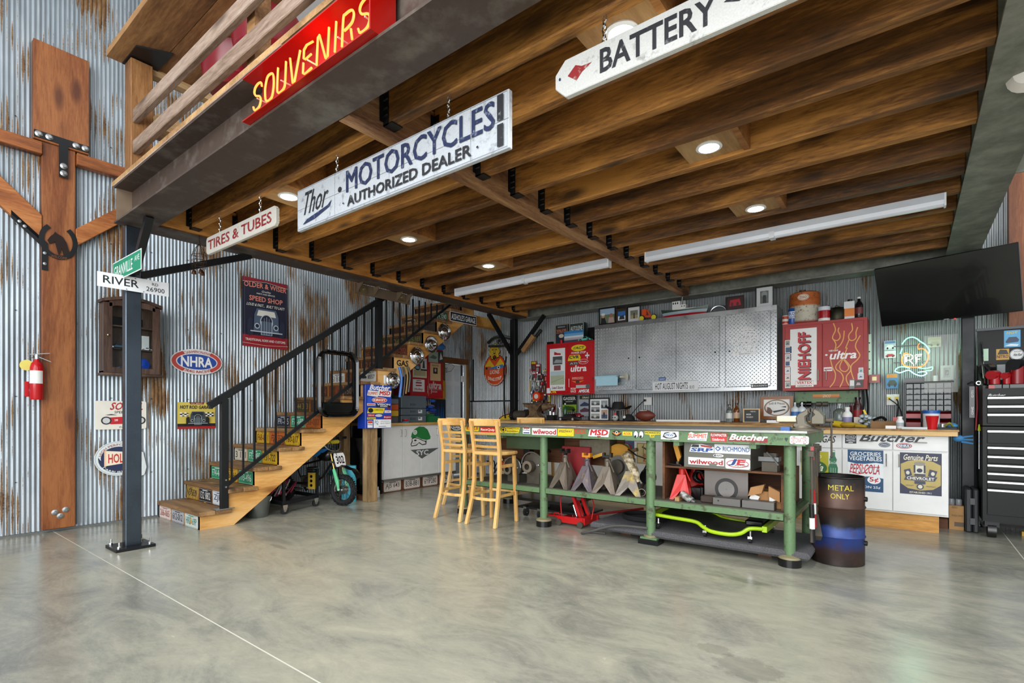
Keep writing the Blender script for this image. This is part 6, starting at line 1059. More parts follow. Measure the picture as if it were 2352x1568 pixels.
def toycar(name, lab, x, y, z, L, c, ax='y', cat='model car', group=None, roof=None):
    t = thing(name, lab, cat, (x, y, z), group); h = L * .34; w = L * .2
    prof = [(-.5, .12), (-.5, .34), (-.42, .45), (-.18, .5), (-.08, .85), (.16, .88), (.28, .52), (.47, .44), (.5, .3), (.5, .12)]
    f = (lambda a, b: (x - w, y + a * L, z + b * h)) if ax == 'y' else (lambda a, b: (x + a * L, y - w, z + b * h)); v = (2 * w, 0, 0) if ax == 'y' else (0, 2 * w, 0)
    obj('body', MB().prism([f(a, b) for a, b in prof], v, c), t, bev=.003)
    for s in (-.3, .3):
        p = f(s, .2); q = tuple(p[i] + v[i] for i in range(3)); o1 = tuple(p[i] - v[i] * .04 for i in range(3)); o2 = tuple(p[i] + v[i] * 1.04 for i in range(3))
        obj('wheel', MB().cyl(o1, o2, h * .26, RUB, 12), t); obj('hub_cap', MB().cyl(tuple(o2[i] + v[i] * .01 for i in range(3)) if ax == 'y' else tuple(o1[i] - v[i] * .01 for i in range(3)), o1 if ax != 'y' else o2, h * .15, CHR, 10), t)
    obj('window', MB().prism([(tuple(f(a, b)[i] + (v[i] * 1.005 if ax == 'y' else -v[i] * .01) for i in range(3))) for a, b in ((-.12, .52), (-.05, .8), (.14, .82), (.22, .54))], tuple(-.01 * k for k in v), BLKG), t)
    return t
toycar('model_car', 'silver-blue model car on the upper shelf of the display cabinet', .10, 1.72, 1.812, .16, METAL('#5b7488', .3)); toycar('model_car', 'bright blue model car on the floor of the display cabinet', .10, 1.74, 1.571, .18, C('#2f7fb2', .25)); toycar('model_car', 'small white model car on the right end of the cabinet shelf', .10, 1.97, 1.812, .10, WHT)
obj('small_booklet', MB().box(.06, 1.90, 1.82, .065, 2.01, 1.97, C('#dcdcd6')), label='white booklet standing in the display cabinet', cat='booklet'); obj('small_booklet', MB().box(.06, 1.68, 2.06, .065, 1.95, 2.14, BLKG), label='black picture strip on the top shelf of the display cabinet', cat='booklet')
obj('blue_disc', MB().lathe([(.065, 0), (.07, .005), (0, .02)], (.05, 1.95, 1.66), BLU, 20, (1, 0, 0)), label='blue round disc behind the glass of the display cabinet', cat='disc')
# --- horseshoe
hs = thing('horseshoe_sign', 'black steel horseshoe with a horse head cut-out on the cedar post', 'sign', (.07, 1.27, 2.6)); c_ = (1.262, 2.80); pts = []
for k in range(25):
    a = math.radians(-235 + 290 * k / 24 + 0); pts.append((c_[0] + .125 * math.cos(a), c_[1] + .155 * math.sin(a)))
P = Pic('X', .066, 0, True); P.line(pts, .038, BLK); mb = MB(); vs = P.mb.v; n = len(pts)
for i in range(n - 1): mb.prism([vs[2 * i], vs[2 * i + 2], vs[2 * i + 3], vs[2 * i + 1]], (.008, 0, 0), BLK)
obj('horseshoe', mb, hs); HB = METAL('#2a1d18', .5, 9, .3, 0, .5)
obj('horse_head', MB().prism([(.068, y, z) for y, z in ((1.195, 2.76), (1.18, 2.79), (1.20, 2.83), (1.225, 2.86), (1.235, 2.885), (1.25, 2.87), (1.29, 2.85), (1.32, 2.80), (1.345, 2.70), (1.30, 2.66), (1.285, 2.74), (1.265, 2.66), (1.25, 2.72), (1.235, 2.79), (1.215, 2.77))], (.006, 0, 0), HB), hs)
q = Pic('X', .0745, .0004, True); q.text((1.205, 2.632, 1.325, 2.658), 'WELCOME', C('#6b3a20'), .03); q.end(hs, 'lettering')
# --- fire extinguisher
fe = thing('fire_extinguisher', 'red fire extinguisher with a white label and yellow tag, left of the cedar post', 'fire extinguisher', (.10, 1.10, 1.27)); FR = C('#b8121a', .2)
obj('cylinder', MB().lathe([(.045, 0), (.05, .01), (.05, .30), (.04, .34), (.02, .36), (.018, .38)], (.10, 1.10, 1.27), FR, 24), fe)
mb = MB(); L_ = 10; mb.add([(.10 + .0508 * math.cos(a), 1.10 + .0508 * math.sin(a), z) for a in [math.radians(-95 + 140 * k / L_) for k in range(L_ + 1)] for z in (1.42, 1.54)], [(2 * i, 2 * i + 2, 2 * i + 3, 2 * i + 1) for i in range(L_)], C('#dedfdc'), True); obj('label', mb, fe)
obj('valve', MB().cyl((.10, 1.10, 1.64), (.10, 1.10, 1.69), .018, CHR, 10).sph((.10, 1.07, 1.67), .014, CHR, 8), fe); obj('lever', MB().bar((.10, 1.05, 1.69), (.10, 1.19, 1.71), .02, .006, CHR).bar((.10, 1.10, 1.675), (.10, 1.20, 1.63), .02, .006, CHR), fe)
obj('tag', MB().lathe([(0, 0), (.05, .0), (.05, .002), (0, .002)], (.07, 1.035, 1.59), C('#c9b84a'), 14, (1, -.3, 0)), fe); obj('bracket', MB().box(.0, 1.07, 1.35, .06, 1.13, 1.37, CHR).box(.0, 1.03, 1.30, .02, 1.06, 1.44, RED), fe)
# --- wind chime / wire candle holder
wc = thing('wire_lantern', 'rusty wire hanging ornament with small bells beside the tires sign', 'ornament', (1.70, 1.95, 2.35)); RW = METAL('#5a4a3e', .6); cx, cy, cz = 1.50, 1.95, 2.545
for zz, rr in ((cz + .02, .055), (cz - .03, .06), (cz - .07, .05)): obj('hoop', MB().tube([(cx + rr * math.cos(a), cy + rr * math.sin(a), zz) for a in [2 * PI * k / 16 for k in range(16)]], .0025, RW, 4, True), wc)
for k in range(6):
    a = k * PI / 3; obj('wire', MB().tube(sm([(cx, cy, 2.75 if k == 0 else cz + .12), (cx + .03 * math.cos(a), cy + .03 * math.sin(a), cz + .08), (cx + .055 * math.cos(a), cy + .055 * math.sin(a), cz + .02), (cx + .06 * math.cos(a + .4), cy + .06 * math.sin(a + .4), cz - .04), (cx + .05 * math.cos(a), cy + .05 * math.sin(a), cz - .10)]), .0025, RW, 4), wc)
for k in range(3): a = 2 * k; obj('bell', MB().lathe([(.004, .04), (.015, .03), (.02, 0)], (cx + .04 * math.cos(a), cy + .04 * math.sin(a), cz - .15), METAL('#7a5238', .5), 10), wc)
# --- under the stair: bucket, frame dolly, bike, rolls
bk_ = thing('steel_bucket', 'galvanised bucket with a wire handle under the stair stringer', 'bucket', (.86, 2.79, 0)); GB = METAL('#9a9fa1', .4, 6, .15)
obj('pail', MB().lathe([(.10, 0), (.105, .005), (.14, .23), (.146, .235), (.138, .23), (.10, .01), (0, .01)], (.86, 2.79, 0), GB, 28, cap=False), bk_); obj('handle', MB().tube([(.86 + .15 * math.cos(a) * .7, 2.79 + .15 * math.cos(a) * .7, .22 - .11 * abs(math.sin(a))) for a in [PI * k / 12 for k in range(13)]], .004, CHR, 6), bk_)
fd = thing('steel_frame_trolley', 'black welded steel frame on casters under the stair', 'trolley', (.6, 3.3, 0))
for a, b in (((.15, 2.98), (.98, 3.02)), ((.98, 3.02), (.80, 3.56)), ((.80, 3.56), (0.06, 3.52)), ((.10, 3.52), (.15, 2.98))): obj('frame_bar', MB().bar((*a, .125), (*b, .125), .03, .04, BLK), fd)
for x, y in ((.97, 3.03), (.80, 3.55)): obj('upright', MB().bar((x, y, .10), (x, y, .52 if y < 3.3 else .46), .03, .03, BLK, (0, 1, 0)), fd)
for x, y in ((.97, 3.04), (.80, 3.53), (.16, 3.02), (.14, 3.48)): obj('caster', MB().cyl((x - .014, y, .042), (x + .014, y, .042), .042, RUB, 18).cyl((x - .017, y, .042), (x + .017, y, .042), .016, ALU, 10).prism([(x - .02, y - .02, .05), (x - .02, y + .02, .05), (x - .02, y + .03, .105), (x - .02, y - .03, .105)], (.04, 0, 0), CHR), fd)
mb = MB(); random.seed(3)
for k in range(14):
    x, y = .3 + .4 * random.random(), 2.95 + .35 * random.random(); mb.tube(sm([(x, y, .16), (x + .08, y + .08, .26 + .12 * random.random()), (x + .15, y - .03, .20)]), .009, (C('#b0205a', .4), BLKG, C('#8c1f3c', .4), C('#c8ccd0', .4))[k % 4], 6)
o = obj('cable_heap', mb, None, 'tangle of magenta and black jumper cables on the steel frame trolley', 'cables'); o['kind'] = 'stuff'
bike = thing('dirt_bike', 'small black and blue dirt bike number 302 parked under the stair', 'motorcycle', (0, 0, 0))
def wheel(x, y, r, ang, nm, z=None):
    z = z or r; h = Vector((math.cos(ang), math.sin(ang), 0)); w = Vector((-math.sin(ang), math.cos(ang), 0)); c = Vector((x, y, z)); C2 = lambda a, rr, o=0: c + h * rr * math.cos(a) + Vector((0, 0, rr * math.sin(a))) + w * o
    t = obj(nm, MB().tube([C2(2 * PI * k / 28, r - .035) for k in range(28)], .032, RUB, 8, True), bike)
    mb = MB()
    for k in range(40):
        a = 2 * PI * k / 40
        for o in ((-.022, .022) if k % 2 else (-.034, .0, .034)): mb.obox(C2(a, r - .006 - abs(o) * .35, o), (C2(a + .01, r) - C2(a, r)).normalized() * .007, w * .008, (C2(a, 1) - c).normalized() * .009, RUB)
    k_ = obj('tyre_knobs', mb, t); k_['kind'] = 'stuff'
    obj('rim', MB().tube([C2(2 * PI * k / 28, r - .062) for k in range(28)], .010, CHR, 6, True), t); obj('brake_hub', MB().cyl(c - w * .035, c + w * .035, .052, METAL('#8f9090', .35), 20).cyl(c - w * .05, c + w * .05, .016, CHR, 10), t)
    mb = MB()
    for k in range(16): a = 2 * PI * k / 16; mb.cyl(C2(a, .05, .02 * (-1) ** k), C2(a + .25 * (-1) ** k, r - .068), .0022, CHR, 4)
    obj('spokes', mb, t)
FA = math.radians(14); FX, FY = 1.03, 3.76
hd = Vector((math.cos(FA), math.sin(FA), 0)); wd_ = Vector((-math.sin(FA), math.cos(FA), 0)); F0 = Vector((FX, FY, .195)); up = (Vector((0, 0, 1)) - hd * .28).normalized()
wheel(FX, FY, .195, FA, 'front_wheel'); RA = math.radians(24); R0 = F0 - Vector((math.cos(RA), math.sin(RA), 0)) * .88; R0.z = .19; wheel(R0.x, R0.y, .19, RA, 'rear_wheel')
GOLD = METAL('#b99a55', .3, 6, .1)
for s in (-1, 1):
    o = wd_ * .075 * s; obj('fork_leg', MB().tube([F0 + o, F0 + o + up * .26], .017, METAL('#84b89a', .4, 6, .1, 0, .2), 10).tube([F0 + o + up * .26, F0 + o + up * .48], .014, GOLD, 10), bike)
    obj('fork_guard', MB().tube([F0 + o * 1.15 + up * .03 + hd * .012, F0 + o * 1.2 + up * .12 + hd * .02, F0 + o * 1.1 + up * .27], [.012, .026, .018], C('#5fbf8c', .35), 8), bike)
T0 = F0 + up * .48
obj('triple_clamp', MB().obox(T0, hd * .03, wd_ * .095, up * .012, CASTI).obox(T0 - up * .12, hd * .03, wd_ * .095, up * .012, CASTI), bike)
obj('handlebar', MB().tube(sm([T0 + wd_ * .33 + up * .17 - hd * .08, T0 + wd_ * .20 + up * .17 - hd * .04, T0 + wd_ * .08 + up * .03, T0 - wd_ * .08 + up * .03, T0 - wd_ * .20 + up * .17 - hd * .04, T0 - wd_ * .33 + up * .17 - hd * .08]), .010, ALU, 8).cyl(T0 + wd_ * .13 + up * .13, T0 - wd_ * .13 + up * .13, .007, ALU, 8), bike)
obj('bar_pad', MB().cyl(T0 + wd_ * .09 + up * .13, T0 - wd_ * .09 + up * .13, .026, C('#c9b92a', .5), 12), bike)
for s in (-1, 1): obj('grip', MB().cyl(T0 + wd_ * .34 * s + up * .17 - hd * .085, T0 + wd_ * .22 * s + up * .17 - hd * .05, .018, RUB, 10), bike)
obj('brake_cable', MB().tube(sm([T0 + wd_ * .2 + up * .17, T0 + up * .27 + hd * .05, T0 - wd_ * .15 + up * .2 + hd * .08, T0 - wd_ * .05 + hd * .06, F0 + wd_ * .06 + up * .1]), .004, RUB, 5), bike)
PC = T0 - up * .09 + hd * .05; np_ = obj('number_plate', MB().prism([PC + wd_ * a + up * b for a, b in ((-.08, .08), (-.095, .03), (-.08, -.09), (.08, -.09), (.095, .03), (.08, .08))], hd * .006, C('#e8e8ea')), bike)
mb = MB(); vsx, fs = text_geo('302', .05); mb.add([PC + hd * .0075 + wd_ * (-(.068 - .136 * u) * 1) + up * (-.055 + .10 * v) for u, v in vsx], fs, BLKG); obj('plate_number', mb, np_)
fen = MB(); vs = []
for k in range(10): a = math.radians(20 + 130 * k / 9); c = F0 + hd * .27 * math.cos(a) + Vector((0, 0, .27 * math.sin(a) + (.05 if k < 3 else .02))); vs += [c - wd_ * .05, c + Vector((0, 0, .02)), c + wd_ * .05]
fen.add(vs, [(3 * i + k, 3 * i + 3 + k, 3 * i + 4 + k, 3 * i + 1 + k) for i in range(9) for k in (0, 1)], BLKG, True); obj('front_fender', fen, bike)
bd = Vector((math.cos(RA), math.sin(RA), 0)); bw = Vector((-math.sin(RA), math.cos(RA), 0)); H0 = T0 - up * .05
obj('frame_tube', MB().tube([H0, H0 - bd * .18 - Vector((0, 0, .26)), R0 + bd * .36 - Vector((0, 0, .02)), R0 + bd * .22 + Vector((0, 0, .28)), H0], .014, BLK, 8).tube([R0 + bd * .3, R0 + bw * .06], .014, BLK, 8).tube([R0 + bd * .3, R0 - bw * .06], .014, METAL('#9a9a96', .4), 8), bike)
obj('fuel_tank', MB().sph(H0 - bd * .14 + Vector((0, 0, .02)), .12, C('#101114', .2), 14, (1.2, .8, .75)), bike)
obj('tank_shroud', MB().prism([H0 + bd * a - bw * .09 + Vector((0, 0, b)) for a, b in ((-.02, .10), (-.30, .09), (-.36, -.02), (-.20, .0))], bw * -.006, C('#2f7fc4', .3)), bike)
obj('seat', MB().tube([H0 - bd * .2 + Vector((0, 0, .06)), H0 - bd * .42 + Vector((0, 0, .02)), H0 - bd * .62 + Vector((0, 0, .07))], [.05, .055, .045], BLKG, 10), bike)
sp2 = obj('side_plate', MB().prism([R0 + bd * a - bw * .09 + Vector((0, 0, b)) for a, b in ((.10, .42), (.30, .38), (.26, .24), (.12, .28))], bw * -.005, C('#d5d7d9')), bike); mb = MB(); vsx, fs = text_geo('2', .05); mb.add([R0 + bd * (.15 + .07 * u) - bw * .096 + Vector((0, 0, .28 + .09 * v)) for u, v in vsx], fs, BLKG); obj('plate_number', mb, sp2)
E0 = R0 + bd * .42 + Vector((0, 0, .10)); obj('engine', MB().obox(E0, bd * .10, bw * .06, Vector((0, 0, .07)), CASTI).cyl(E0 - bw * .07, E0 + bw * .07, .06, METAL('#807b72', .4), 16).obox(E0 + bd * .03 + Vector((0, 0, .12)), bd * .05, bw * .05, Vector((0, 0, .06)), DARKM), bike, bev=.008)
for k in range(4): obj('cooling_fin', MB().obox(E0 + bd * .03 + Vector((0, 0, .08 + .028 * k)), bd * .06, bw * .06, Vector((0, 0, .004)), ALU), bike)
obj('exhaust_pipe', MB().tube(sm([E0 + bd * .08 - bw * .06 + Vector((0, 0, .1)), E0 + bd * .14 - bw * .08, E0 - bd * .05 - bw * .09 - Vector((0, 0, .02)), R0 - bw * .1 + Vector((0, 0, .12))]), .016, METAL('#6d6a66', .3), 8), bike)
G0 = E0 + bd * .10 - bw * .12 + Vector((0, 0, .02)); gp = obj('gold_ramp_plate', MB().obox(G0, bd * .045, bw * -.004, Vector((0, 0, .10)), C('#b79a34', .35)).obox(G0 + bd * .045 - bw * -.02, bd * .003, bw * .025, Vector((0, 0, .10)), C('#b79a34', .35)), bike, 'gold drilled plate')
for z in (-.055, 0, .055): obj('hole', MB().cyl(G0 + Vector((0, 0, z)) - bw * .0045, G0 + Vector((0, 0, z)) - bw * .0055, .018, BLKG, 12), gp)
recen(bike, (.62, 3.5, 0))
for i, (x, y, l) in enumerate(((.72, 4.02, 'light blue foam roll standing under the stair, left of two'), (.83, 4.02, 'light blue foam roll standing against the stair post, right of two'))): obj('foam_roll', MB().cyl((x, y, .0), (x, y, .46), .062, C('#4fb6cf', .6), 20), label=l, cat='foam roll', group='blue foam rolls')
obj('garbage_can', MB().lathe([(.14, .45), (.16, .75), (.17, .80), (.0, .80)], (.60, 4.45, 0), METAL('#6f7375', .4, 6, .2), 24), label='dull grey metal can hanging behind the blue rolls', cat='can')
obj('black_cabinet_side', MB().box(.10, 4.30, 0, .62, 4.44, .80, BLKG), label='black cabinet side in the gap left of the white cabinet', cat='cabinet')
obj('paper_stack', MB().box(.70, 4.30, 0, .86, 4.45, .09, C('#d8d8d4')).box(.72, 4.31, .09, .85, 4.44, .14, C('#c6c8cc')), label='stack of white boxes on the floor beside the stair post', cat='box')
# blue sticker cabinet on the post
bc = thing('sticker_cabinet', 'blue metal cabinet covered in racing stickers on the stair post', 'cabinet', (1.05, 4.22, .945)); BC = C('#1a3fae', .3); XB = 1.13
obj('cabinet_body', MB().box(.965, 4.015, .945, XB, 4.43, 1.505, BC), bc, bev=.004)
for b, l, ops in [((848, 884, 898, 896), 'white butcher lettering', [('t', FULL, 'Butcher', '#eef0f4', .07, .4)]), ((843, 896, 869, 911), 'white and orange sticker', [('p', [(0, .2), (.1, 1), (1, .9), (.95, 0)], '#eceae8'), ('t', (.08, .3, .92, .75), 'SUMMIT', '#d04a26', .05)]), ((869, 896, 899, 911), 'white and red MSD sticker', [('p', [(0, 1), (1, .95), (.93, 0), (-.05, .1)], '#eeecea'), ('t', (.08, .25, .92, .85), 'MSD', '#c42028', .08, .2)]),
    ((854, 912, 889, 925), 'red oval kirkey sticker', [('e', FULL, '#eceae8'), ('e', (.03, .06, .97, .94), '#cf4426'), ('t', (.1, .3, .9, .7), 'KIRKEY', '#f2efec', .07)]), ((843, 926, 862, 931), 'small banner sticker', [('r', FULL, '#e6dcdc'), ('r', (.05, .3, .95, .7), '#b9402c')]), ((864, 926, 897, 935), 'vision wheel sticker', [('r', FULL, '#15213f'), ('t', (.05, .45, .97, .95), 'VISION', '#eef0f4', .06), ('t', (.25, .08, .8, .35), 'WHEEL', '#eef0f4', .04)]),
    ((843, 936, 884, 949), 'yellow engineering sticker', [('p', [(.08, 1), (1, .92), (.9, 0), (0, .05)], '#ead21d'), ('e', (.06, .12, .34, .92), '#17181a'), ('t', (.38, .45, .9, .75), 'COMPETITION', '#5b5a20', .02)]), ((883, 942, 898, 948), 'comet sticker', [('r', FULL, '#e9ebee'), ('t', (.08, .2, .92, .8), 'COMET', '#b9303a', .04)]), ((844, 950, 861, 956), 'red sticker', [('r', FULL, '#b9202c'), ('t', (.1, .2, .9, .8), 'Edelbrock', '#eee6e6', .02)]), ((862, 951, 878, 957), 'small white sticker', [('e', FULL, '#dfe0e2'), ('t', (.1, .3, .9, .7), 'Amsoil', '#b9303a', .02)]),
    ((880, 954, 899, 962), 'red script sticker', [('p', [(0, .1), (.1, 1), (1, .9), (1, 0)], '#a8222e'), ('t', (.08, .25, .95, .8), 'Borgeson', '#efe6e6', .03, .2)]), ((843, 958, 863, 963), 'yellow moroso sticker', [('r', FULL, '#d8c83a'), ('t', (.06, .2, .94, .8), 'MORRISON', '#4a4a20', .03)]), ((844, 966, 856, 982), 'holley sticker', [('r', FULL, '#eceef2'), ('r', (.05, .65, .95, .95), '#cf3c2a'), ('t', (.05, .3, .95, .6), 'Holley', '#26397a', .03)]), ((858, 963, 898, 982), 'white quotient sticker', [('r', FULL, '#eef1f3'), ('t', (.06, .35, .26, .9), 'PQ', '#2c6a8c', .02), ('t', (.38, .42, .95, .6), 'QUOTIENT', '#3c4650', 0), ('t', (.4, .72, .9, .84), 'PERFORMANCE', '#8c98a0', -.01), ('r', (.28, .14, .7, .2), '#5a6468')]), ((844, 912, 853, 925), 'blue square sticker', [('r', FULL, '#2a5ad0')]), ((889, 934, 897, 940), 'maroon square sticker', [('r', FULL, '#6b1f3a')])]:
    stk(bc, 'X', XB + .0005, b, l, ops)
# --- under-stair red cabinet
rc = thing('wall_cabinet', 'small red wall cabinet under the upper stair beside the door', 'cabinet', (.2, 5.76, 1.39)); RC = C('#ad1620', .3)
obj('carcass', MB().box(.0, 5.40, 1.385, .385, 6.12, 2.19, RC), rc); xm = 5.775
for a, b, h in ((5.42, xm, xm - .04), (xm, 6.10, xm + .04)): door(rc, 'X', .40, (a, 1.41, b, 2.165), (h, 1.46, 1.58), RC)
for b, l, ops in [((948, 871, 975, 899), 'white holley poster', [('r', FULL, '#e6e8ea'), ('t', (.15, .06, .85, .3), 'Holley', '#b3202c', .06), ('r', (.25, .45, .75, .55), '#b3202c'), ('r', (.25, .66, .75, .78), '#b3202c'), ('r', (.3, .88, .7, .93), '#2c2e33')]), ((985, 876, 1015, 893), 'grey ultra lettering', [('t', FULL, 'ultra', '#c2b8ba', .07, .15), ('r', (.0, -.12, 1, -.05), '#9a8c8e')]), ((988, 834, 1012, 874), 'tan wanted poster', [('r', FULL, '#cfae84'), ('t', (.15, .82, .85, .92), 'WANTED', '#4a3a26', .02), ('r', (.28, .4, .7, .74), '#2c2622'), ('e', (.4, .5, .58, .7), '#b9aa98')]), ((984, 807, 1006, 832), 'grey-green picture', [('r', FULL, '#9fb3a4'), ('p', [(.1, .4), (.5, .7), (.9, .5), (.7, .3)], '#5b6f62')]), ((1006, 806, 1018, 832), 'checkered flag picture', [('r', FULL, '#3b3f42'), ('p', [(.3, .2), (.5, .9), (.9, .3)], '#d9dad6')]), ((948, 847, 980, 867), 'cream price label', [('r', FULL, '#d8d2b4'), ('r', (.08, .2, .92, .85), '#b3ab88')]), ((966, 823, 980, 851), 'small silhouette card', [('r', FULL, '#dde1e2'), ('p', [(.3, .2), (.4, .8), (.6, .8), (.7, .2)], '#33383c')]), ((953, 838, 965, 850), 'round blue and white badge', [('e', FULL, '#3c7a94'), ('e', (.2, .2, .8, .8), '#7fb3c4')]), ((992, 896, 1004, 901), 'small grey emblem', [('t', FULL, 'lucas', '#b9a9ab', .03)])]: stk(rc, 'X', .4008, b, l, ops)
for k, (px, py, r, lab) in enumerate(((902, 873, .110, 'spoked chrome hubcap on the stair side, lowest of the four'), (957, 817, .125, 'flat reflecting chrome hubcap on the stair side, second from below'), (990, 791, .125, 'chrome hubcap with a deep bright bowl on the stair side, third from below'), (1020, 762, .128, 'chrome hubcap with a plain centre cone on the stair side, topmost'))):
    c = onX(px, py, 1.10); t = thing('hubcap', lab, 'hubcap', c, 'chrome hubcaps on the stair side')
    obj('disc', MB().lathe([(r, 0), (r * 1.0, .012), (r * .93, .02), (r * .88, .008), (r * .6, .02 if k != 2 else -.002), (r * .56, .03 if k != 2 else .0)] + ([(r * .3, .045), (0, .05)] if k != 2 else [(r * .45, .06), (r * .3, .065), (0, .03)]), c, CHR, 32, (1, 0, 0), False), t)
    if k in (0, 3):
        for j in range(8): a = 2 * PI * j / 8; obj('slot', MB().cyl((c[0] + .018, c[1] + r * .72 * math.cos(a), c[2] + r * .72 * math.sin(a)), (c[0] + .024, c[1] + r * .72 * math.cos(a), c[2] + r * .72 * math.sin(a)), r * .05, DARKM, 8), t)
sign('street_sign', 'X', 1.125, (5.535, 2.525, 6.135, 2.672), .003, '#e9e9ea', 'black street sign with white garage lettering at the top of the stair', 'sign', [('r', (.015, .06, .985, .94), '#1c2230'), ('t', (.05, .2, .95, .8), "ASSHOLE'S GARAGE", '#eef0f2', .03)], True, r=.1)
for i in range(2): Th('cutout_sign', 'rusted metal cut-out letters' + (' on the stair side above the keys' if i == 0 else ''), 'sign', [('letters', (lambda q: (q.text((911, 827, 938, 841), 'GAS', DARKM, .06), q.mb)[1])(Pic('X', 1.086, 0)))]) if i == 0 else None
# hanging straps, keys and blue belts
for i, (px, w, c, l) in enumerate(((917, .020, '#2a6fc0', 'bright blue strap hanging from the stair side'), (925, .012, '#26282c', 'black lanyard hanging beside the blue strap'), (931, .012, '#8c7434', 'brass coloured key chain hanging beside the lanyard'), (937, .014, '#43403a', 'dark strap hanging at the edge of the small red cabinet'))):
    c0_ = onX(px, 842, 1.09); c1 = onX(px + 1, 912 - 4 * i, 1.09); mb = MB(); mb.tube(sm([c0_, (1.10, c0_[1] + .03, (c0_[2] + c1[2]) / 2 + .05), (1.09, c1[1], c1[2])]), w, C(c, .4), 6); obj('hanging_strap', mb, None, l, 'strap', 'straps and keys hanging on the stair side')
obj('white_mug', MB().lathe([(.035, 0), (.04, .01), (.04, .11), (.035, .11)], onX(881, 881, 1.05), WHT, 16), label='white cup standing on the blue sticker cabinet', cat='cup')
obj('blue_bag', MB().sph(onX(1012, 796, .75), .07, C('#2f6cae', .5), 10, (.6, 1.5, .8)), label='crumpled blue cloth on top of the small red cabinet', cat='cloth')
# --- left counter things
ZL = 1.0
gb = thing('parts_organiser', 'grey plastic three-tier drawer box on the left counter', 'drawer box', (.45, 5.42, ZL)); GP = C('#5a6670', .45); x0 = .62
for z0, z1 in ((0, .105), (.11, .21), (.215, .405)): d = obj('drawer', MB().box(.2, 5.03, ZL + z0, x0, 5.53, ZL + z1, GP), gb, bev=.008); obj('pull', MB().box(x0, 5.2, ZL + z0 + .04, x0 + .012, 5.3, ZL + z0 + .07, C('#48525a')), d)
for z in (.05, .16): stk(gb, 'X', x0, (5.36, ZL + z - .02, 5.44, ZL + z + .03), 'white label', [('r', FULL, '#dfe3e6'), ('r', (.1, .5, .6, .9), '#4a5056')], True)
for i, (y0, z0, z1, c, l) in enumerate(((4.60, 0, .09, '#4a5058', 'dark grey parts case, lowest of the stack left of the drawer box'), (4.62, .095, .18, '#d8b02a', 'yellow parts box in the stack left of the drawer box'), (4.62, .185, .27, '#d05a1e', 'orange parts box in the stack left of the drawer box'), (4.62, .275, .35, '#6c7680', 'grey parts case on top of the stack left of the drawer box'))): obj('parts_case', MB().box(.3, y0, ZL + z0, .62, 4.98, ZL + z1, C(c, .4)), label=l, cat='case', group='parts cases on the left counter', bev=.006)
obj('tape_tin', MB().lathe([(.045, 0), (.05, .01), (.045, .02), (0, .02)], (.68, 5.06, ZL), C('#2f8fbf', .3), 18), label='round light blue tin at the front edge of the left counter', cat='tin'); obj('small_bowl', MB().lathe([(.03, .0), (.045, .02), (.045, .03), (0, .03)], (.68, 5.06, ZL + .022), RED, 16), label='small red lid on the round blue tin', cat='lid')
Th('green_crate', 'small green plastic crate on the left counter', 'crate', [('crate', MB().box(.55, 5.56, ZL, .70, 5.74, ZL + .09, C('#1f6a3c', .4)).box(.55, 5.56, ZL + .09, .57, 5.74, ZL + .13, C('#1f6a3c', .4)))])
mb = MB(); random.seed(8)
for k in range(12): mb.sph((.45 + .15 * random.random(), 5.60 + .2 * random.random(), ZL + .14 + .22 * random.random()), .035 + .02 * random.random(), (C('#1c3f9a', .5), C('#1c3f9a', .5), C('#2c5ab8', .5), C('#a98c6c', .6))[k % 4], 8, (1, 1.4, .6))
o = obj('rag_pile', mb, None, 'pile of blue gloves and rags on the left counter', 'rags'); o['kind'] = 'stuff'
obj('baseball_cap', MB().sph((.66, 5.82, ZL + .02), .05, WHT, 12, (1, 1.2, .7)), label='white and black cap at the right end of the left counter', cat='cap')
sign('tin_sign', 'X', .05, (6.18, 1.385, 6.52, 1.72), .003, '#d9a32a', 'yellow rounded sign leaning by the door, half hidden by the red cabinet', 'sign', [('l', [(.04, .04), (.96, .04), (.96, .96), (.04, .96)], .006, '#3a2f1c', True), ('t', (.6, .45, .85, .7), 'ER', '#3a2f1c', .03), ('r', (.1, .1, .8, .2), '#a8301f'), ('t', (.14, .12, .76, .18), 'SERVICE HERE', '#efe6d2', .02)], True, r=.12)
sign('picture', 'X', .05, (6.17, 1.02, 6.52, 1.375), .004, '#111a2c', 'dark picture of blue flames leaning below the yellow sign', 'picture', [('p', [(.05 + .12 * k, .0), (.1 + .12 * k, .7 + .2 * (k % 2)), (.15 + .12 * k, .3), (.19 + .12 * k, .0)], '#1f5a9c') for k in range(7)], True)
q = Pic('X', -.0375, 0); q.line([(1008, 838), (1036, 835), (1044, 841), (1036, 852), (1010, 858)], .008, C('#2a2d30'), True); q.text((1010, 843, 1028, 853), 'RODS', C('#2a2d30'), .02, .2); q.end(dr, 'sticker', 'black outlined winged lettering')
# --- mirror-like black door frame hanging on the stair rail
mf = thing('windshield_frame', 'glossy black vintage truck door window frame hanging on the handrail', 'window frame', (1.16, 3.6, 1.10)); GBk = C('#08090a', .12)
def rr(cy, cz, hw, hh, r, n=6):
    return [(cy + sx * (hw - r) + r * math.cos(a), cz + sz * (hh - r) + r * math.sin(a)) for sx, sz, a0 in ((1, 1, 0), (-1, 1, 90), (-1, -1, 180), (1, -1, 270)) for a in (math.radians(a0 + 90 * k / n) for k in range(n + 1))]
A_ = rr(3.60, 1.49, .262, .385, .11); vs = []; n = len(A_); R_ = [(0.0, 1.0, 0), (.06, 1.05, 0), (.085, .98, 0), (.06, .88, 0), (.0, .84, 0)]
for y, z in A_:
    for dx, s, _ in R_: sz = s if z > 1.2 else s; vs.append((1.13 + dx, 3.60 + (y - 3.60) * s, 1.49 + (z - 1.49) * (1 + (s - 1) * .6)))
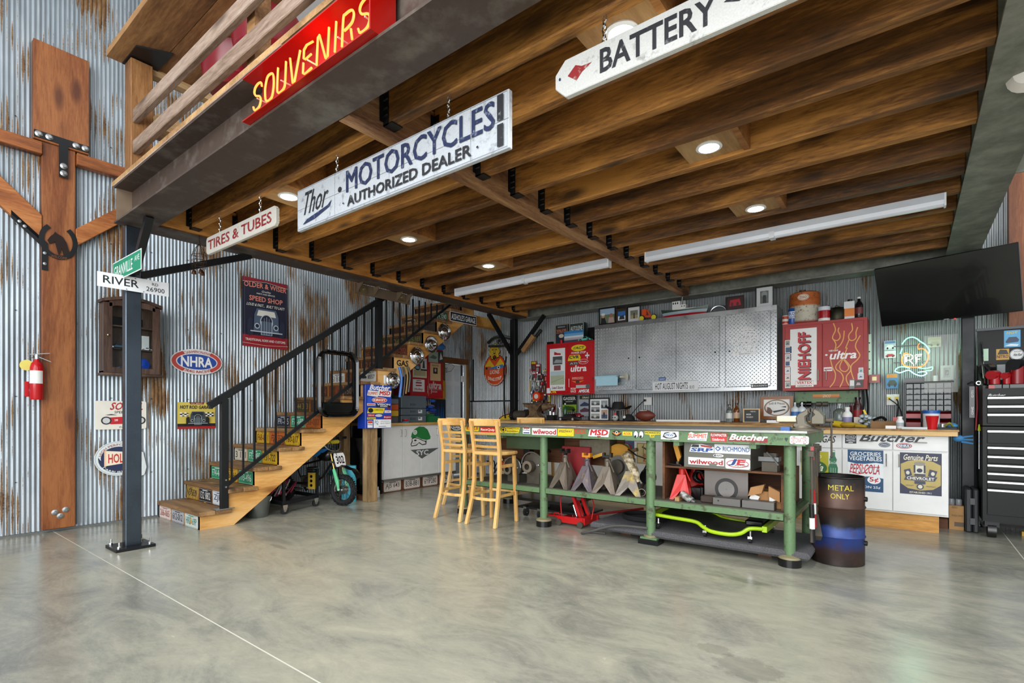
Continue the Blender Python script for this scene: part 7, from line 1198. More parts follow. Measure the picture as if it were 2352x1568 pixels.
mb = MB().add(vs, [(i * 5 + j, ((i + 1) % n) * 5 + j, ((i + 1) % n) * 5 + (j + 1) % 5, i * 5 + (j + 1) % 5) for i in range(n) for j in range(5)], GBk, True); obj('frame', mb, mf)
obj('lower_panel', MB().prism([(1.14, 3.39, 1.27), (1.14, 3.81, 1.27), (1.14, 3.80, 1.17), (1.14, 3.75, 1.135), (1.14, 3.45, 1.135), (1.14, 3.40, 1.17)], (.035, 0, 0), GBk), mf, bev=.01)
obj('chrome_bead', MB().tube([(1.185, 3.60 + (y - 3.6) * .9, 1.49 + (z - 1.49) * .93) for y, z in A_], .004, CHR, 5, True), mf); obj('hanger_strap', MB().tube([(1.10, 3.36, 1.78), (1.12, 3.36, 1.2)], .006, BLK, 6), mf)
# ================================================================ BACK WALL, counter things
ZC = 1.032
def gz(px, Y): return onY(px, 950, Y)[0]
def bottle(name, lab, x, y, z, r, h, c, cap, neck=.35, cat='bottle', label=None, group=None, n=16):
    P = [('glass' if 0 else 'body', MB().lathe([(r * .92, 0), (r, .006), (r, h * .62), (r * .85, h * .7), (r * neck, h * .8), (r * neck, h * .92)], (x, y, z), c, n)), ('cap', MB().cyl((x, y, z + h * .92), (x, y, z + h), r * neck * 1.15, cap, 10))]
    t = Th(name, lab, cat, P, group)
    if label: obj('label', MB().lathe([(r * 1.01, h * .2), (r * 1.01, h * .5)], (x, y, z), C(label), n, cap=False), t)
    return recen(t, (x, y, z))
g = NT('tinted_glass'); g.b.inputs['Transmission Weight'].default_value = .9; CG = g.done('#cfdcd8', .05); g = NT('amber'); g.b.inputs['Transmission Weight'].default_value = .5; AMB = g.done('#8a4a16', .1)
# bench grinder
x = 1.63; Th('bench_grinder', 'old dark bench grinder with two wheel guards left of the anvil', 'grinder', [('motor', MB().cyl((x - .10, 6.62, 1.11), (x + .10, 6.62, 1.11), .07, CASTI, 18)), ('wheel_guard', MB().cyl((x - .16, 6.62, 1.11), (x - .10, 6.62, 1.11), .09, DARKM, 18)), ('wheel_guard', MB().cyl((x + .10, 6.62, 1.11), (x + .16, 6.62, 1.11), .09, METAL('#6f675c', .5), 18)), ('pedestal', MB().lathe([(.09, 0), (.08, .02), (.045, .05), (.045, .07)], (x, 6.62, ZC), CASTI, 16)), ('tool_rest', MB().box(x - .16, 6.50, 1.08, x - .10, 6.54, 1.09, CASTI).box(x + .1, 6.50, 1.08, x + .16, 6.54, 1.09, CASTI))])
x = 2.0; Rr = WORN('#7a6248', '#4c3827', 12, .55, .7, .3); Th('anvil', 'rusty brown anvil with its horn to the right on the back counter', 'anvil', [('body', MB().prism([(x + a, 6.45, ZC + b) for a, b in ((-.16, 0), (.17, 0), (.15, .04), (.08, .08), (.06, .14), (.12, .22), (.16, .245), (-.18, .245), (-.18, .21), (-.10, .19), (-.07, .13), (-.08, .08), (-.15, .04))], (0, .13, 0), Rr)), ('horn', MB().lathe([(.055, 0), (.05, .05), (.03, .14), (.006, .22)], (x + .15, 6.515, ZC + .20), Rr, 14, (1, 0, .1))), ('face_plate', MB().box(x - .20, 6.44, ZC + .245, x + .16, 6.59, ZC + .265, METAL('#8b7a66', .4)))])
mb = MB(); random.seed(11)
for k in range(10): mb.cyl((2.28 + .02 * k, 6.55, ZC), (2.28 + .02 * k, 6.55, ZC + .05 + .05 * random.random()), .012, (CASTI, DARKM, ALU)[k % 3], 8)
obj('carburettor', MB().box(2.22, 6.5, ZC, 2.34, 6.6, ZC + .08, DARKM).cyl((2.25, 6.55, ZC + .08), (2.25, 6.55, ZC + .14), .03, ALU, 12).cyl((2.31, 6.55, ZC + .08), (2.31, 6.55, ZC + .12), .02, CHR, 12), label='small black and silver carburettor right of the anvil', cat='carburettor')
bottle('beer_bottle', 'green glass bottle between the anvil and the gasser sign', 2.36, 6.80, ZC, .03, .26, C('#1f5a3a', .15), WHT); bottle('spray_can', 'silver spray can, left of two beside the green bottle', 2.27, 6.78, ZC, .03, .20, ALU, WHT, .8, 'spray can'); bottle('spray_can', 'white spray can in front of the green bottle', 2.33, 6.70, ZC, .026, .17, C('#c9ccc8'), C('#c9ccc8'), .8, 'spray can')
sign('poster', 'Y', 7.2, bxpx('Y', 7.2, (1291, 908, 1325, 946)), .004, '#151916', 'black and green gasser poster standing on the back counter', 'poster', [('r', (.03, .02, .97, .45), '#86b41f'), ('t', (.08, .72, .92, .92), 'GASSER', '#e9ece4', .04), ('t', (.25, .6, .75, .66), 'SHOW', '#e9ece4', .02), ('p', [(.08, .1), (.1, .3), (.35, .38), (.8, .32), (.92, .15), (.9, .08)], '#3f5a1c'), ('e', (.12, .03, .3, .2), '#151916'), ('e', (.68, .03, .86, .2), '#151916')], True)
sign('poster', 'Y', 7.2, bxpx('Y', 7.2, (1331, 908, 1354, 956)), .004, '#a9b0b8', 'narrow grey drag poster beside the collage frame', 'poster', [('r', (0, .82, 1, 1), '#3a3a20'), ('t', (.3, .86, .95, .95), 'DRAG', '#e4e2d2', .05), ('p', [(.05, .55), (.5, .7), (.95, .6), (.9, .5), (.1, .48)], '#33405c'), ('p', [(.05, .3), (.5, .42), (.95, .35), (.9, .22), (.1, .2)], '#5c3a4a')], True)
toycar('model_truck', 'black model hot rod pickup with chrome wheels on the back counter', 2.66, 6.42, ZC, .34, C('#15181c', .15), 'x'); toycar('model_car', 'red model car behind the black model pickup', 2.60, 6.75, ZC + .05, .20, C('#a8202c', .25), 'x')
# frames
def frame(name, lab, at, b, fr, mat, ops, t=.02, d=.02, tilt=0, mt=None):
    bb = bxpx('Y', at, b); x0, z0, x1, z1 = bb; w = t; th = thing(name, lab, 'picture frame', ((x0 + x1) / 2, at, z0)); F = C(fr, .35)
    obj('backing', MB().box(x0, at, z0, x1, at + .006, z1, C(mat)), th); obj('frame', MB().box(x0, at - d + .006, z0, x0 + w, at, z1, F).box(x1 - w, at - d + .006, z0, x1, at, z1, F).box(x0 + w, at - d + .006, z0, x1 - w, at, z0 + w, F).box(x0 + w, at - d + .006, z1 - w, x1 - w, at, z1, F), th)
    q = Pic('Y', at, .0004, True); q.nb = (x0 + w, z0 + w, x1 - w, z1 - w); draw(q, ops); q.end(th, 'picture'); return th
PH = lambda b, c1, c2, c3: [('r', b, c1), ('r', (b[0], b[1], b[2], b[1] + (b[3] - b[1]) * .45), c2), ('e', (b[0] + (b[2] - b[0]) * .3, b[1] + (b[3] - b[1]) * .15, b[0] + (b[2] - b[0]) * .62, b[1] + (b[3] - b[1]) * .75), c3)]
frame('framed_photo', 'black framed collage of five photographs on the back counter', 6.62, (1353, 913, 1401, 967), '#17181b', '#e6e8e8', PH((.06, .7, .52, .93), '#7c8488', '#4a4f50', '#c2c4c2') + PH((.6, .55, .94, .93), '#8c9296', '#3c4246', '#a9aeb0') + PH((.06, .38, .52, .62), '#84898a', '#3c4244', '#b0b2b0') + PH((.06, .06, .52, .3), '#9aa09c', '#4a4c48', '#c0c2c0') + PH((.62, .06, .94, .48), '#b99a84', '#4a5a74', '#2c3a50'))
frame('framed_photo', 'wide wooden frame with an oval black and white print on the counter', 6.95, (1747, 910, 1822, 962), '#8a5420', '#e2e2de', [('e', (.02, .02, .98, .98), '#22242a'), ('e', (.05, .05, .95, .95), '#b99a7c'), ('e', (.09, .09, .91, .91), '#dcdcd8'), ('t', (.2, .66, .8, .8), 'Smith & Wesson', '#22242a', .03, 0, .3), ('p', [(.12, .2), (.14, .55), (.25, .5), (.35, .3), (.3, .12)], '#6a4a3c'), ('p', [(.35, .3), (.8, .42), (.85, .36), (.4, .2)], '#22242a'), ('p', [(.65, .55), (.85, .6), (.86, .5)], '#22242a')], .035)
# hat, cap, football, skull
x = gz(1420, 6.6); Th('cowboy_hat', 'black felt cowboy hat resting on a stand on the back counter', 'hat', [('brim', MB().add([(x + .19 * math.cos(a) * s, 6.6 + .14 * math.sin(a) * s, 1.18 + (.055 * abs(math.cos(a)) ** 3 * s) + (.0 if s < 1 else .012)) for s in (.5, 1.0) for a in [2 * PI * k / 32 for k in range(32)]], [(k, (k + 1) % 32, 32 + (k + 1) % 32, 32 + k) for k in range(32)], C('#0e0e10', .8), True)), ('crown', MB().lathe([(.098, 0), (.095, .03), (.08, .10), (.06, .125), (.02, .11), (0, .108)], (x, 6.6, 1.175), C('#0e0e10', .8), 24)), ('band', MB().lathe([(.1, 0), (.099, .018)], (x, 6.6, 1.178), C('#6f6f70', .4), 24, cap=False))])
obj('hat_stand', MB().cyl((x, 6.6, ZC), (x, 6.6, 1.18), .02, DARKM, 10), label='dark stand under the black cowboy hat', cat='stand')
x = gz(1413, 6.45); Th('skull_jar', 'clear glass skull bottle with a red stopper below the cowboy hat', 'bottle', [('skull', MB().sph((x, 6.45, ZC + .045), .045, C('#b9bcbc', .15), 14, (1, 1, .95))), ('stopper', MB().cyl((x, 6.45, ZC + .085), (x, 6.45, ZC + .12), .014, RED, 10)), ('eye_socket', MB().sph((x - .016, 6.41, ZC + .05), .010, BLKG, 8).sph((x + .016, 6.41, ZC + .05), .010, BLKG, 8))])
x = gz(1444, 6.5); Th('baseball_cap', 'black baseball cap with a white emblem left of the football', 'cap', [('crown', MB().sph((x, 6.5, ZC + .01), .085, C('#101114', .8), 16, (1, 1, 1.05))), ('visor', MB().sph((x + .07, 6.45, ZC + .01), .07, C('#101114', .8), 12, (1.2, .9, .12))), ('emblem', MB().cyl((x - .025, 6.425, ZC + .055), (x - .027, 6.418, ZC + .057), .022, WHT, 6))])
x = gz(1482, 6.5); Th('football', 'brown leather american football with white laces on the counter', 'football', [('ball', MB().lathe([(.002, -.145), (.035, -.115), (.066, -.06), (.078, 0), (.066, .06), (.035, .115), (.002, .145)], (x, 6.5, ZC + .078), WORN('#6b2f22', '#4a1f18', 20, .6, .5), 22, (1, 0, 0))), ('laces', MB().bar((x - .05, 6.455, ZC + .142), (x + .04, 6.455, ZC + .144), .01, .005, WHT))])
obj('white_strip', MB().box(gz(1507, 6.5), 6.5, ZC, gz(1653, 6.5), 6.53, ZC + .025, WHT), label='long white cable duct lying on the back counter behind the bench', cat='cable duct')
bottle('spirit_bottle', 'square clear spirit bottle with a diamond label, left of two', gz(1675, 6.7), 6.7, ZC, .038, .22, CG, C('#3a3a2c'), .38, label='#d8dad6', n=4 if 0 else 16); bottle('spirit_bottle', 'amber whisky bottle with a dark stopper beside the letter board', gz(1692, 6.7), 6.7, ZC, .036, .235, AMB, BLKG, .4, label='#c9a98a')
frame('letter_board', 'small black letter board menu in a pale wooden frame', 6.6, (1707, 938, 1746, 971), '#c9a874', '#1c1e20', [('t', (.42, .8, .78, .9), 'MENU', '#d8d8d4', .02), ('t', (.14, .55, .48, .67), 'BEER', '#d8d8d4', .02), ('t', (.12, .32, .62, .45), 'WHISKY', '#d8d8d4', .02)], .014)
obj('white_eraser', MB().box(gz(1763, 6.5), 6.45, ZC, gz(1790, 6.5), 6.5, ZC + .03, WHT), label='white marker box in front of the oval print frame', cat='box')
ZC = .99
for i, px in enumerate((1826, 1842)): bottle('plastic_bottle', 'white squeeze bottle with a blue label, %s of two behind the vise' % ('left', 'right')[i], gz(px, 6.9), 6.9, 1.05, .045, .22, C('#c9d3d8', .3), WHT, .2, label='#3a6fae')
obj('bottle_shelf', MB().box(gz(1815, 6.9), 6.85, 1.035, gz(1870, 6.9), 6.97, 1.05, PLY).box(gz(1818, 6.9), 6.87, ZC, gz(1821, 6.9), 6.95, 1.035, PLY).box(gz(1864, 6.9), 6.87, ZC, gz(1867, 6.9), 6.95, 1.035, PLY), label='small wooden riser under the white squeeze bottles', cat='shelf')
gs = obj('green_shelf_board', MB().box(gz(1827, 7.1), 7.1, 1.265, gz(1971, 7.1), YB - .02, 1.40, BENCHG), label='green steel bracket board under the flame cabinet', cat='board'); stk(gs, 'Y', 7.0995, (1867, 905, 1928, 913), 'orange strip sticker', [('r', FULL, '#d98a22'), ('r', (0, .0, 1, .3), '#c2561c'), ('t', (.38, .1, .7, .9), 'DICO', '#e8d8b0', .02, .3)])
for i, px in enumerate((1836, 1850, 1873, 1888)): obj('socket_roll', MB().cyl((gz(px, 7.0), 7.07, 1.25), (gz(px + 12, 7.0), 7.07, 1.25), .032 if i < 2 else .028, BLKG if i < 2 else CASTI, 14), label='%s cylinder hanging under the green board, %s' % (('black', 'black', 'grey', 'brown')[i], ('leftmost', 'second from the left', 'third from the left', 'rightmost')[i]), cat='roller', group='cylinders under the green board')
bottle('glass_jug', 'large clear glass jug right of the vise', gz(1928, 6.85), 6.85, ZC, .062, .26, CG, C('#a9aaa6'), .3); bottle('pill_bottle', 'white medicine bottle with a purple label right of the glass jug', gz(1946, 6.8), 6.8, ZC, .048, .22, WHT, WHT, .45, label='#8c88b0'); bottle('thread_locker', 'red and black bottle at the corner of the back counter', gz(1970, 6.9), 6.9, ZC + .05, .042, .28, C('#3a1418', .3), BLKG, .6, label='#8c1a20'); bottle('red_jar', 'dark red ridged jar left of the red and black bottle', gz(1959, 7.0), 7.0, ZC, .035, .24, C('#6b1f22', .4), C('#6b1f22', .4), .8); obj('small_carton', MB().box(gz(1962, 6.8), 6.76, ZC, gz(1977, 6.8), 6.82, ZC + .11, C('#c9bfb0')), label='small cream carton in front of the red bottles', cat='box')
Th('work_glove', 'mustard yellow leather glove lying on the back counter', 'glove', [('palm', MB().sph((gz(1950, 6.42), 6.42, ZC + .03), .05, C('#a98c1c', .8), 12, (1.8, 1, .6)))] + [('finger', MB().tube([(gz(1950, 6.42) + .06 + .01 * k, 6.38 + .025 * k, ZC + .025), (gz(1950, 6.42) + .15, 6.36 + .035 * k, ZC + .015)], [.018, .012], C('#a98c1c', .8), 8)) for k in range(4)] + [('cuff', MB().tube([(gz(1950, 6.42) - .06, 6.43, ZC + .03), (gz(1950, 6.42) - .14, 6.46, ZC + .045)], [.035, .03], C('#c9ae1c', .7), 10))])
mb = MB(); random.seed(2)
for k in range(9): mb.sph((gz(1990, 6.7) + .12 * random.random() - .05, 6.65 + .1 * random.random(), ZC + .03 + .12 * random.random()), .03, C('#9aa9b0', .2), 6, (1, 1, .8))
o = obj('plastic_bag', mb, None, 'crumpled clear plastic bag beside the yellow glove', 'bag'); o['kind'] = 'stuff'
Th('hanging_hose', 'black hose and cable bundle hanging at the edge of the flame cabinet', 'hose', [('hose', MB().tube(sm([(gz(1982, 7.0), 7.05, 1.40), (gz(1984, 7.0), 7.0, 1.25), (gz(1980, 7.0), 7.0, 1.12), (gz(1986, 7.0), 6.95, 1.0)]), .012, RUB, 6).tube(sm([(gz(1990, 7.0), 7.05, 1.42), (gz(1993, 7.0), 7.0, 1.2), (gz(1990, 7.0), 7.0, 1.02)]), .010, BLKG, 6)), ('yellow_strap', MB().bar((gz(1984, 6.9), 6.9, 1.18), (gz(1992, 6.9), 6.9, 1.10), .004, .02, YEL).bar((gz(1990, 6.9), 6.9, 1.08), (gz(1990, 6.9), 6.9, 1.0), .02, .004, YEL, (1, 0, 0)))])
Th('cardboard_tray', 'long shallow cardboard tray on the right counter', 'tray', [('tray', MB().box(gz(2000, 6.5), 6.5, ZC, gz(2058, 6.5), 6.7, ZC + .07, C('#8a6844', .8)))]); obj('black_tray_items', MB().tube(sm([(gz(2006, 6.6), 6.6, ZC + .08), (gz(2025, 6.6), 6.58, ZC + .11), (gz(2035, 6.6), 6.6, ZC + .08)]), .014, BLKG, 6), label='black cable lying in the cardboard tray', cat='cable'); obj('small_red_box', MB().box(gz(2050, 6.6), 6.72, ZC, gz(2068, 6.6), 6.8, ZC + .11, RED), label='small red box behind the white bottle', cat='box')
bottle('white_bottle', 'white plastic bottle in front of the small red box', gz(2067, 6.4), 6.4, ZC, .032, .12, WHT, WHT, .6, label='#a9b3b8'); obj('white_carton', MB().box(gz(2034, 6.3), 6.28, ZC, gz(2058, 6.3), 6.33, ZC + .03, WHT), label='small white carton at the front edge of the right counter', cat='box'); obj('white_tray', MB().box(gz(2071, 6.3), 6.26, ZC, gz(2130, 6.3), 6.32, ZC + .02, C('#c6d0d4')), label='long pale plastic strip at the front edge of the right counter', cat='strip')
Th('wipes_tub', 'white tub with a blue lid behind the red cup', 'tub', [('tub', MB().cyl((gz(2139, 6.5), 6.5, ZC), (gz(2139, 6.5), 6.5, ZC + .15), .062, C('#dfe3e6'), 22, .066)), ('lid', MB().cyl((gz(2139, 6.5), 6.5, ZC + .15), (gz(2139, 6.5), 6.5, ZC + .18), .069, C('#1c5aa8', .4), 22))]); Th('party_cup', 'red plastic party cup on the right counter', 'cup', [('cup', MB().lathe([(.033, 0), (.050, .125), (.052, .128), (.048, .125), (.031, .004), (0, .004)], (gz(2141, 6.3), 6.30, ZC), C('#c9141c', .3), 22, cap=False))])
Th('parts_tray', 'dark metal tray with small parts right of the red cup', 'tray', [('tray', MB().box(gz(2152, 6.4), 6.3, ZC, gz(2196, 6.4), 6.55, ZC + .02, DARKM)), ('part', MB().cyl((gz(2165, 6.45), 6.45, ZC + .02), (gz(2165, 6.45), 6.45, ZC + .05), .03, ALU, 14)), ('part', MB().tube(sm([(gz(2170, 6.4), 6.38, ZC + .03), (gz(2180, 6.4), 6.36, ZC + .06), (gz(2188, 6.4), 6.4, ZC + .03)]), .010, C('#8f8c3a'), 6))])
Th('rubber_glove', 'blue nitrile glove lying at the end of the right counter', 'glove', [('palm', MB().sph((6.89, 6.45, ZC + .035), .035, C('#3f86b4', .5), 10, (1.3, 1, .8)))]); Th('rubber_glove', 'blue nitrile glove hanging off the right end of the white cabinet', 'glove', [('palm', MB().sph((6.93, 6.30, .91), .035, C('#2f74a8', .5), 10, (1.2, .5, .9)))] + [('finger', MB().tube([(6.95, 6.30, .92 - .02 * k), (7.03, 6.29, .935 - .035 * k)], [.011, .007], C('#2f74a8', .5), 6)) for k in range(3)])
# wall sockets
for i, (b, l) in enumerate((((1479, 912, 1497, 930), 'white wall socket with a black plug above the football'), ((2036, 905, 2066, 930), 'white double wall socket with yellow and black plugs'))):
    bb = bxpx('Y', 7.24, b); t = thing('wall_socket', l, 'socket', ((bb[0] + bb[2]) / 2, 7.24, bb[1])); obj('plate', MB().box(bb[0], 7.235, bb[1], bb[2], 7.25, bb[3], WHT), t, bev=.002); xc = (bb[0] + bb[2]) / 2
    obj('plug', MB().box(xc - .05, 7.20, bb[3] - .06, xc - .02, 7.235, bb[3] - .03, BLKG if i == 0 else YEL), t); obj('cord', MB().tube(sm([(xc - .035, 7.19, bb[3] - .05), (xc - .10 * (1 if i == 0 else -.6), 7.1, bb[1] - .03), (xc - .2 * (1 if i == 0 else -.5), 6.9, ZC + .02)]), .006, RUB, 6), t)
    if i: obj('plug', MB().box(xc + .02, 7.20, bb[3] - .06, xc + .05, 7.235, bb[3] - .03, YEL), t); obj('cord', MB().tube(sm([(xc + .035, 7.19, bb[3] - .06), (xc + .05, 7.1, bb[1]), (xc + .03, 6.95, ZC + .02)]), .007, RUB, 6), t)
# tools hung left of the red cabinet
random.seed(21); X0 = 1.42
HUNG = [(0, .0, 1.86, .11, .17, 'blister_pack', '#a81c28', 'red blister pack of tools, topmost left of the pegboard tools'), (1, .10, 1.82, .09, .16, 'blister_pack', '#8c1a24', 'red and black glove pack, top right of the pegboard tools'), (2, .02, 1.74, .08, .10, 'blister_pack', '#b9444c', 'pink-red small pack below the topmost packs'), (3, .24, 1.80, .15, .07, 'paper_label', '#d9dcd8', 'white label strip above the pliers'), (4, .13, 1.70, .08, .12, 'work_light', '#3a3a3c', 'dark grey hanging work light among the hung tools'), (5, .09, 1.55, .08, .11, 'blister_pack', '#d0d4cc', 'white carded pack in the middle of the hung tools'), (6, -.03, 1.50, .03, .20, 'utility_knife', '#e0a418', 'yellow utility knife hanging at the left of the hung tools'),
        (7, .20, 1.50, .06, .14, 'pliers', '#6b1c24', 'red handled pliers in the hung tools'), (8, .28, 1.48, .05, .16, 'pliers', '#3a3c40', 'black handled pliers in the hung tools'), (9, .02, 1.44, .05, .10, 'clip', '#22406c', 'navy clamp below the yellow knife'), (10, .24, 1.35, .07, .12, 'blister_pack', '#2c2a34', 'black carded pack left of the red cabinet'), (11, .34, 1.33, .05, .13, 'blister_pack', '#d8c41c', 'yellow carded pack against the red cabinet'), (12, .02, 1.26, .16, .12, 'tackle_tray', '#6a4a42', 'brown clear-lidded parts tray among the hung tools'), (13, .10, 1.20, .14, .12, 'blister_pack', '#9a1c24', 'large red pack at the bottom of the hung tools'),
        (14, .28, 1.24, .10, .06, 'blister_pack', '#d9b81c', 'yellow carton below the yellow carded pack'), (15, .26, 1.14, .13, .08, 'paper_label', '#dfe2e0', 'white carton at the foot of the hung tools'), (16, -.05, 1.12, .02, .13, 'white_brush', '#dcdcd8', 'white handled brush hanging above the grinder')]
for i, dx, z, w, h, nm, c, l in HUNG:
    x = X0 + dx; t = thing(nm, l, nm.replace('_', ' '), (x + w / 2, 7.2, z), 'tools hung left of the red cabinet'); m = C(c, .35)
    if nm == 'pliers': obj('handle', MB().tube([(x, 7.21, z), (x + w * .3, 7.21, z + h * .55)], .008, m, 6), t); obj('handle', MB().tube([(x + w, 7.21, z), (x + w * .7, 7.21, z + h * .55)], .008, m, 6), t); obj('jaw', MB().bar((x + w / 2, 7.21, z + h * .5), (x + w / 2, 7.21, z + h), .02, .012, CASTI), t)
    elif nm in ('utility_knife', 'white_brush', 'clip'): obj('handle', MB().tube([(x, 7.21, z), (x + w * .5, 7.21, z + h)], [w * .4, w * .3], m, 8), t); obj('tip', MB().cyl((x + w * .5, 7.21, z + h), (x + w * .5, 7.21, z + h + .02), .004, ALU, 6), t)
    else:
        obj('card', MB().box(x, 7.21, z, x + w, 7.225, z + h, m), t, bev=.003); obj('blister', MB().box(x + w * .2, 7.18, z + h * .1, x + w * .8, 7.21, z + h * .6, C('#8f9496' if i % 2 else '#4c4a4a', .25)), t, bev=.01)
        q = Pic('Y', 7.2099, .0004, True); q.nb = (x, z, x + w, z + h); draw(q, [('r', (.1, .72, .9, .92), '#e6e2dc' if i % 3 else '#c9c22a')]); q.end(t)
random.seed(77)
for k in range(24):
    x = X0 - .06 + .47 * random.random(); z = 1.12 + .72 * random.random(); w = .05 + .05 * random.random(); h = .06 + .07 * random.random(); c = random.choice(('#7c1c26', '#3c3c40', '#8d9094', '#a8302c', '#5a544c', '#c9cac4', '#6b2a30', '#4a4e58'))
    t = thing('tool_pack', 'small carded tool in the crowded tool display left of the red cabinet', 'tool', (x + w / 2, 7.24, z), 'small carded tools left of the red cabinet'); obj('card', MB().box(x, 7.228, z, x + w, 7.232, z + h, C(c, .4)), t); obj('tool', MB().cyl((x + w / 2, 7.215, z + h * .1), (x + w / 2, 7.215, z + h * .75), w * .18, (CASTI, ALU, DARKM, RED)[k % 4], 8), t)
Th('tape_reel', 'bright orange tape reel hung left of the red cabinet', 'reel', [('reel', MB().cyl((1.62, 7.255, 1.42), (1.62, 7.08, 1.42), .078, C('#e0401a', .3), 28)), ('hub_label', MB().cyl((1.62, 7.078, 1.42), (1.62, 7.076, 1.42), .042, C('#dcd8d0'), 20))])
Th('tape_roll', 'grey duct tape roll above the orange reel', 'tape', [('roll', MB().lathe([(.035, 0), (.055, 0), (.055, .05), (.035, .05), (.035, 0)], (1.56, 7.22, 1.545), C('#8a8c8a', .4), 20, (0, -1, 0), False))])
mb = MB()
for k in range(26): x = X0 - .02 + .018 * (k % 20); z = 1.15 + .032 * (k * 7 % 24); mb.cyl((x, 7.23, z), (x + .004, 7.20, z - .06), .005, (CASTI, ALU, DARKM)[k % 3], 5)
o = obj('small_bits', mb, None, 'crowd of tiny hooks, bits and keys between the hung tools', 'bits'); o['kind'] = 'stuff'
# --- on top of cabinets
zt = 2.245
def tin(name, lab, at, b, c, ops, d=.1, cat='tin'):
    bb = bxpx('Y', at, b); t = thing(name, lab, cat, ((bb[0] + bb[2]) / 2, at, bb[1])); obj('body', MB().box(bb[0], at, bb[1], bb[2], at + d, bb[3], C(c, .4)), t, bev=.004); q = Pic('Y', at, .0005, True); q.nb = bb; draw(q, ops); q.end(t); return t
tin('oil_tin', 'dark blue and orange oil tin on the left red cabinet', 7.05, (1275, 745, 1304, 789), '#25303f', [('l', [(.03, .02), (.97, .02), (.97, .98), (.03, .98)], .006, '#c9b88c', True), ('t', (.1, .62, .9, .76), 'VALOR', '#d9824a', .05), ('t', (.2, .84, .8, .9), 'TEXACO', '#d8cfc0', .02), ('e', (.3, .3, .7, .5), '#d8cfc0'), ('t', (.12, .54, .88, .6), 'MOTOR OIL', '#d9824a', .03)])
tin('oil_tin', 'dark green autolene tin on the left red cabinet', 7.0, (1307, 741, 1341, 787), '#2f3f3c', [('l', [(.03, .02), (.97, .02), (.97, .98), (.03, .98)], .008, '#c9cfc8', True), ('t', (.1, .62, .9, .84), 'AUTOLENE', '#e6e8e2', .02)])
tin('photo_print', 'unframed photo of a blue sky in front of the tins', 6.93, (1296, 759, 1340, 788), '#6fa9d4', [('r', (0, 0, 1, .3), '#3a4a5c'), ('r', (0, .28, 1, .45), '#b9a9b0'), ('r', (0, .45, 1, .6), '#cfdfe8'), ('r', (0, .8, 1, 1), '#2f7fc0')], .004, 'photo')
toycar('model_truck', 'turquoise model pickup on the left red cabinet', gz(1345, 6.95), 6.95, zt, .22, C('#5fc4b0', .3), 'x'); obj('dark_model', MB().box(gz(1349, 7.05), 7.05, zt, gz(1366, 7.05), 7.15, zt + .22, BLKG), label='dark box at the right end of the left red cabinet', cat='box'); obj('red_can', MB().cyl((gz(1291, 6.95), 6.93, zt), (gz(1291, 6.95), 6.93, zt + .05), .018, RED, 12), label='tiny red can in front of the oil tins', cat='can'); obj('black_figure', MB().box(gz(1258, 7.0), 6.98, zt, gz(1270, 7.0), 7.02, zt + .05, BLKG), label='small black block at the left end of the left red cabinet', cat='block')
ZD = 2.455
frame('framed_photo', 'black framed photo of two people, leftmost on the diamond plate cabinet', 6.99, (1376, 706, 1415, 745), '#111214', '#9fbcd6', [('r', (0, 0, 1, .6), '#6f7c60'), ('p', [(.05, 0), (.08, .4), (.3, .45), (.45, .0)], '#1c1e22'), ('e', (.1, .38, .32, .66), '#c99a80'), ('e', (.08, .55, .34, .72), '#e6e6e2'), ('p', [(.55, 0), (.6, .4), (.9, .4), (.98, 0)], '#b9a096'), ('e', (.66, .36, .86, .66), '#a8705a')], .018)
frame('framed_photo', 'brown framed snow photo, second on the diamond plate cabinet', 6.99, (1414, 708, 1442, 743), '#3a2c24', '#3a2c24', [('r', (.15, .18, .85, .85), '#2f6fb8'), ('r', (.15, .18, .85, .5), '#dfe6ea'), ('p', [(.25, .25), (.35, .55), (.5, .5), (.7, .58), (.78, .25)], '#2c343c')], .014)
frame('framed_photo', 'black framed photo with a wide white mount, third on the diamond plate cabinet', 6.99, (1441, 703, 1472, 740), '#101114', '#d6d8d8', [('r', (.18, .2, .82, .78), '#7c7c6c'), ('r', (.18, .2, .82, .45), '#a99874'), ('p', [(.45, .2), (.47, .6), (.55, .6), (.56, .2)], '#2c2a2a')], .014)
x = gz(1491, 7.0); Th('toy_tractor', 'orange toy tractor with yellow wheels on the diamond plate cabinet', 'toy tractor', [('chassis', MB().bar((x - .09, 7.0, ZD + .07), (x + .10, 7.0, ZD + .05), .03, .03, C('#d9501c', .4)).box(x - .10, 6.97, ZD + .08, x - .03, 7.03, ZD + .17, C('#d9501c', .4)).bar((x - .03, 7.0, ZD + .16), (x + .03, 7.0, ZD + .06), .02, .02, C('#d9501c', .4)))] + [('wheel', MB().cyl((x + a, 6.94, ZD + .035), (x + a, 6.96, ZD + .035), .035, C('#d8cf2a', .4), 16)) for a in (-.09, .09)] + [('tyre', MB().tube([(x + a + .035 * math.cos(t_), 6.95, ZD + .04 + .035 * math.sin(t_)) for t_ in [2 * PI * k / 16 for k in range(16)]], .008, RUB, 6, True)) for a in (-.09, .09)])
x = gz(1572, 7.0); bt = thing('model_boat', 'model fishing boat with a white wheelhouse on the diamond plate cabinet', 'model boat', (x, 7.0, ZD)); L = .33
vs = []; n = 10
for i in range(n + 1):
    u = -1 + 2 * i / n; w = .055 * (1 - abs(u) ** 2.5) + .004; s = .035 * u * u; vs += [(x + u * L * .8, 7.0, ZD + .005), (x + u * L * .9, 7.0 - w * .8, ZD + .04), (x + u * L, 7.0 - w, ZD + .095 + s), (x + u * L, 7.0 + w, ZD + .095 + s), (x + u * L * .9, 7.0 + w * .8, ZD + .04)]
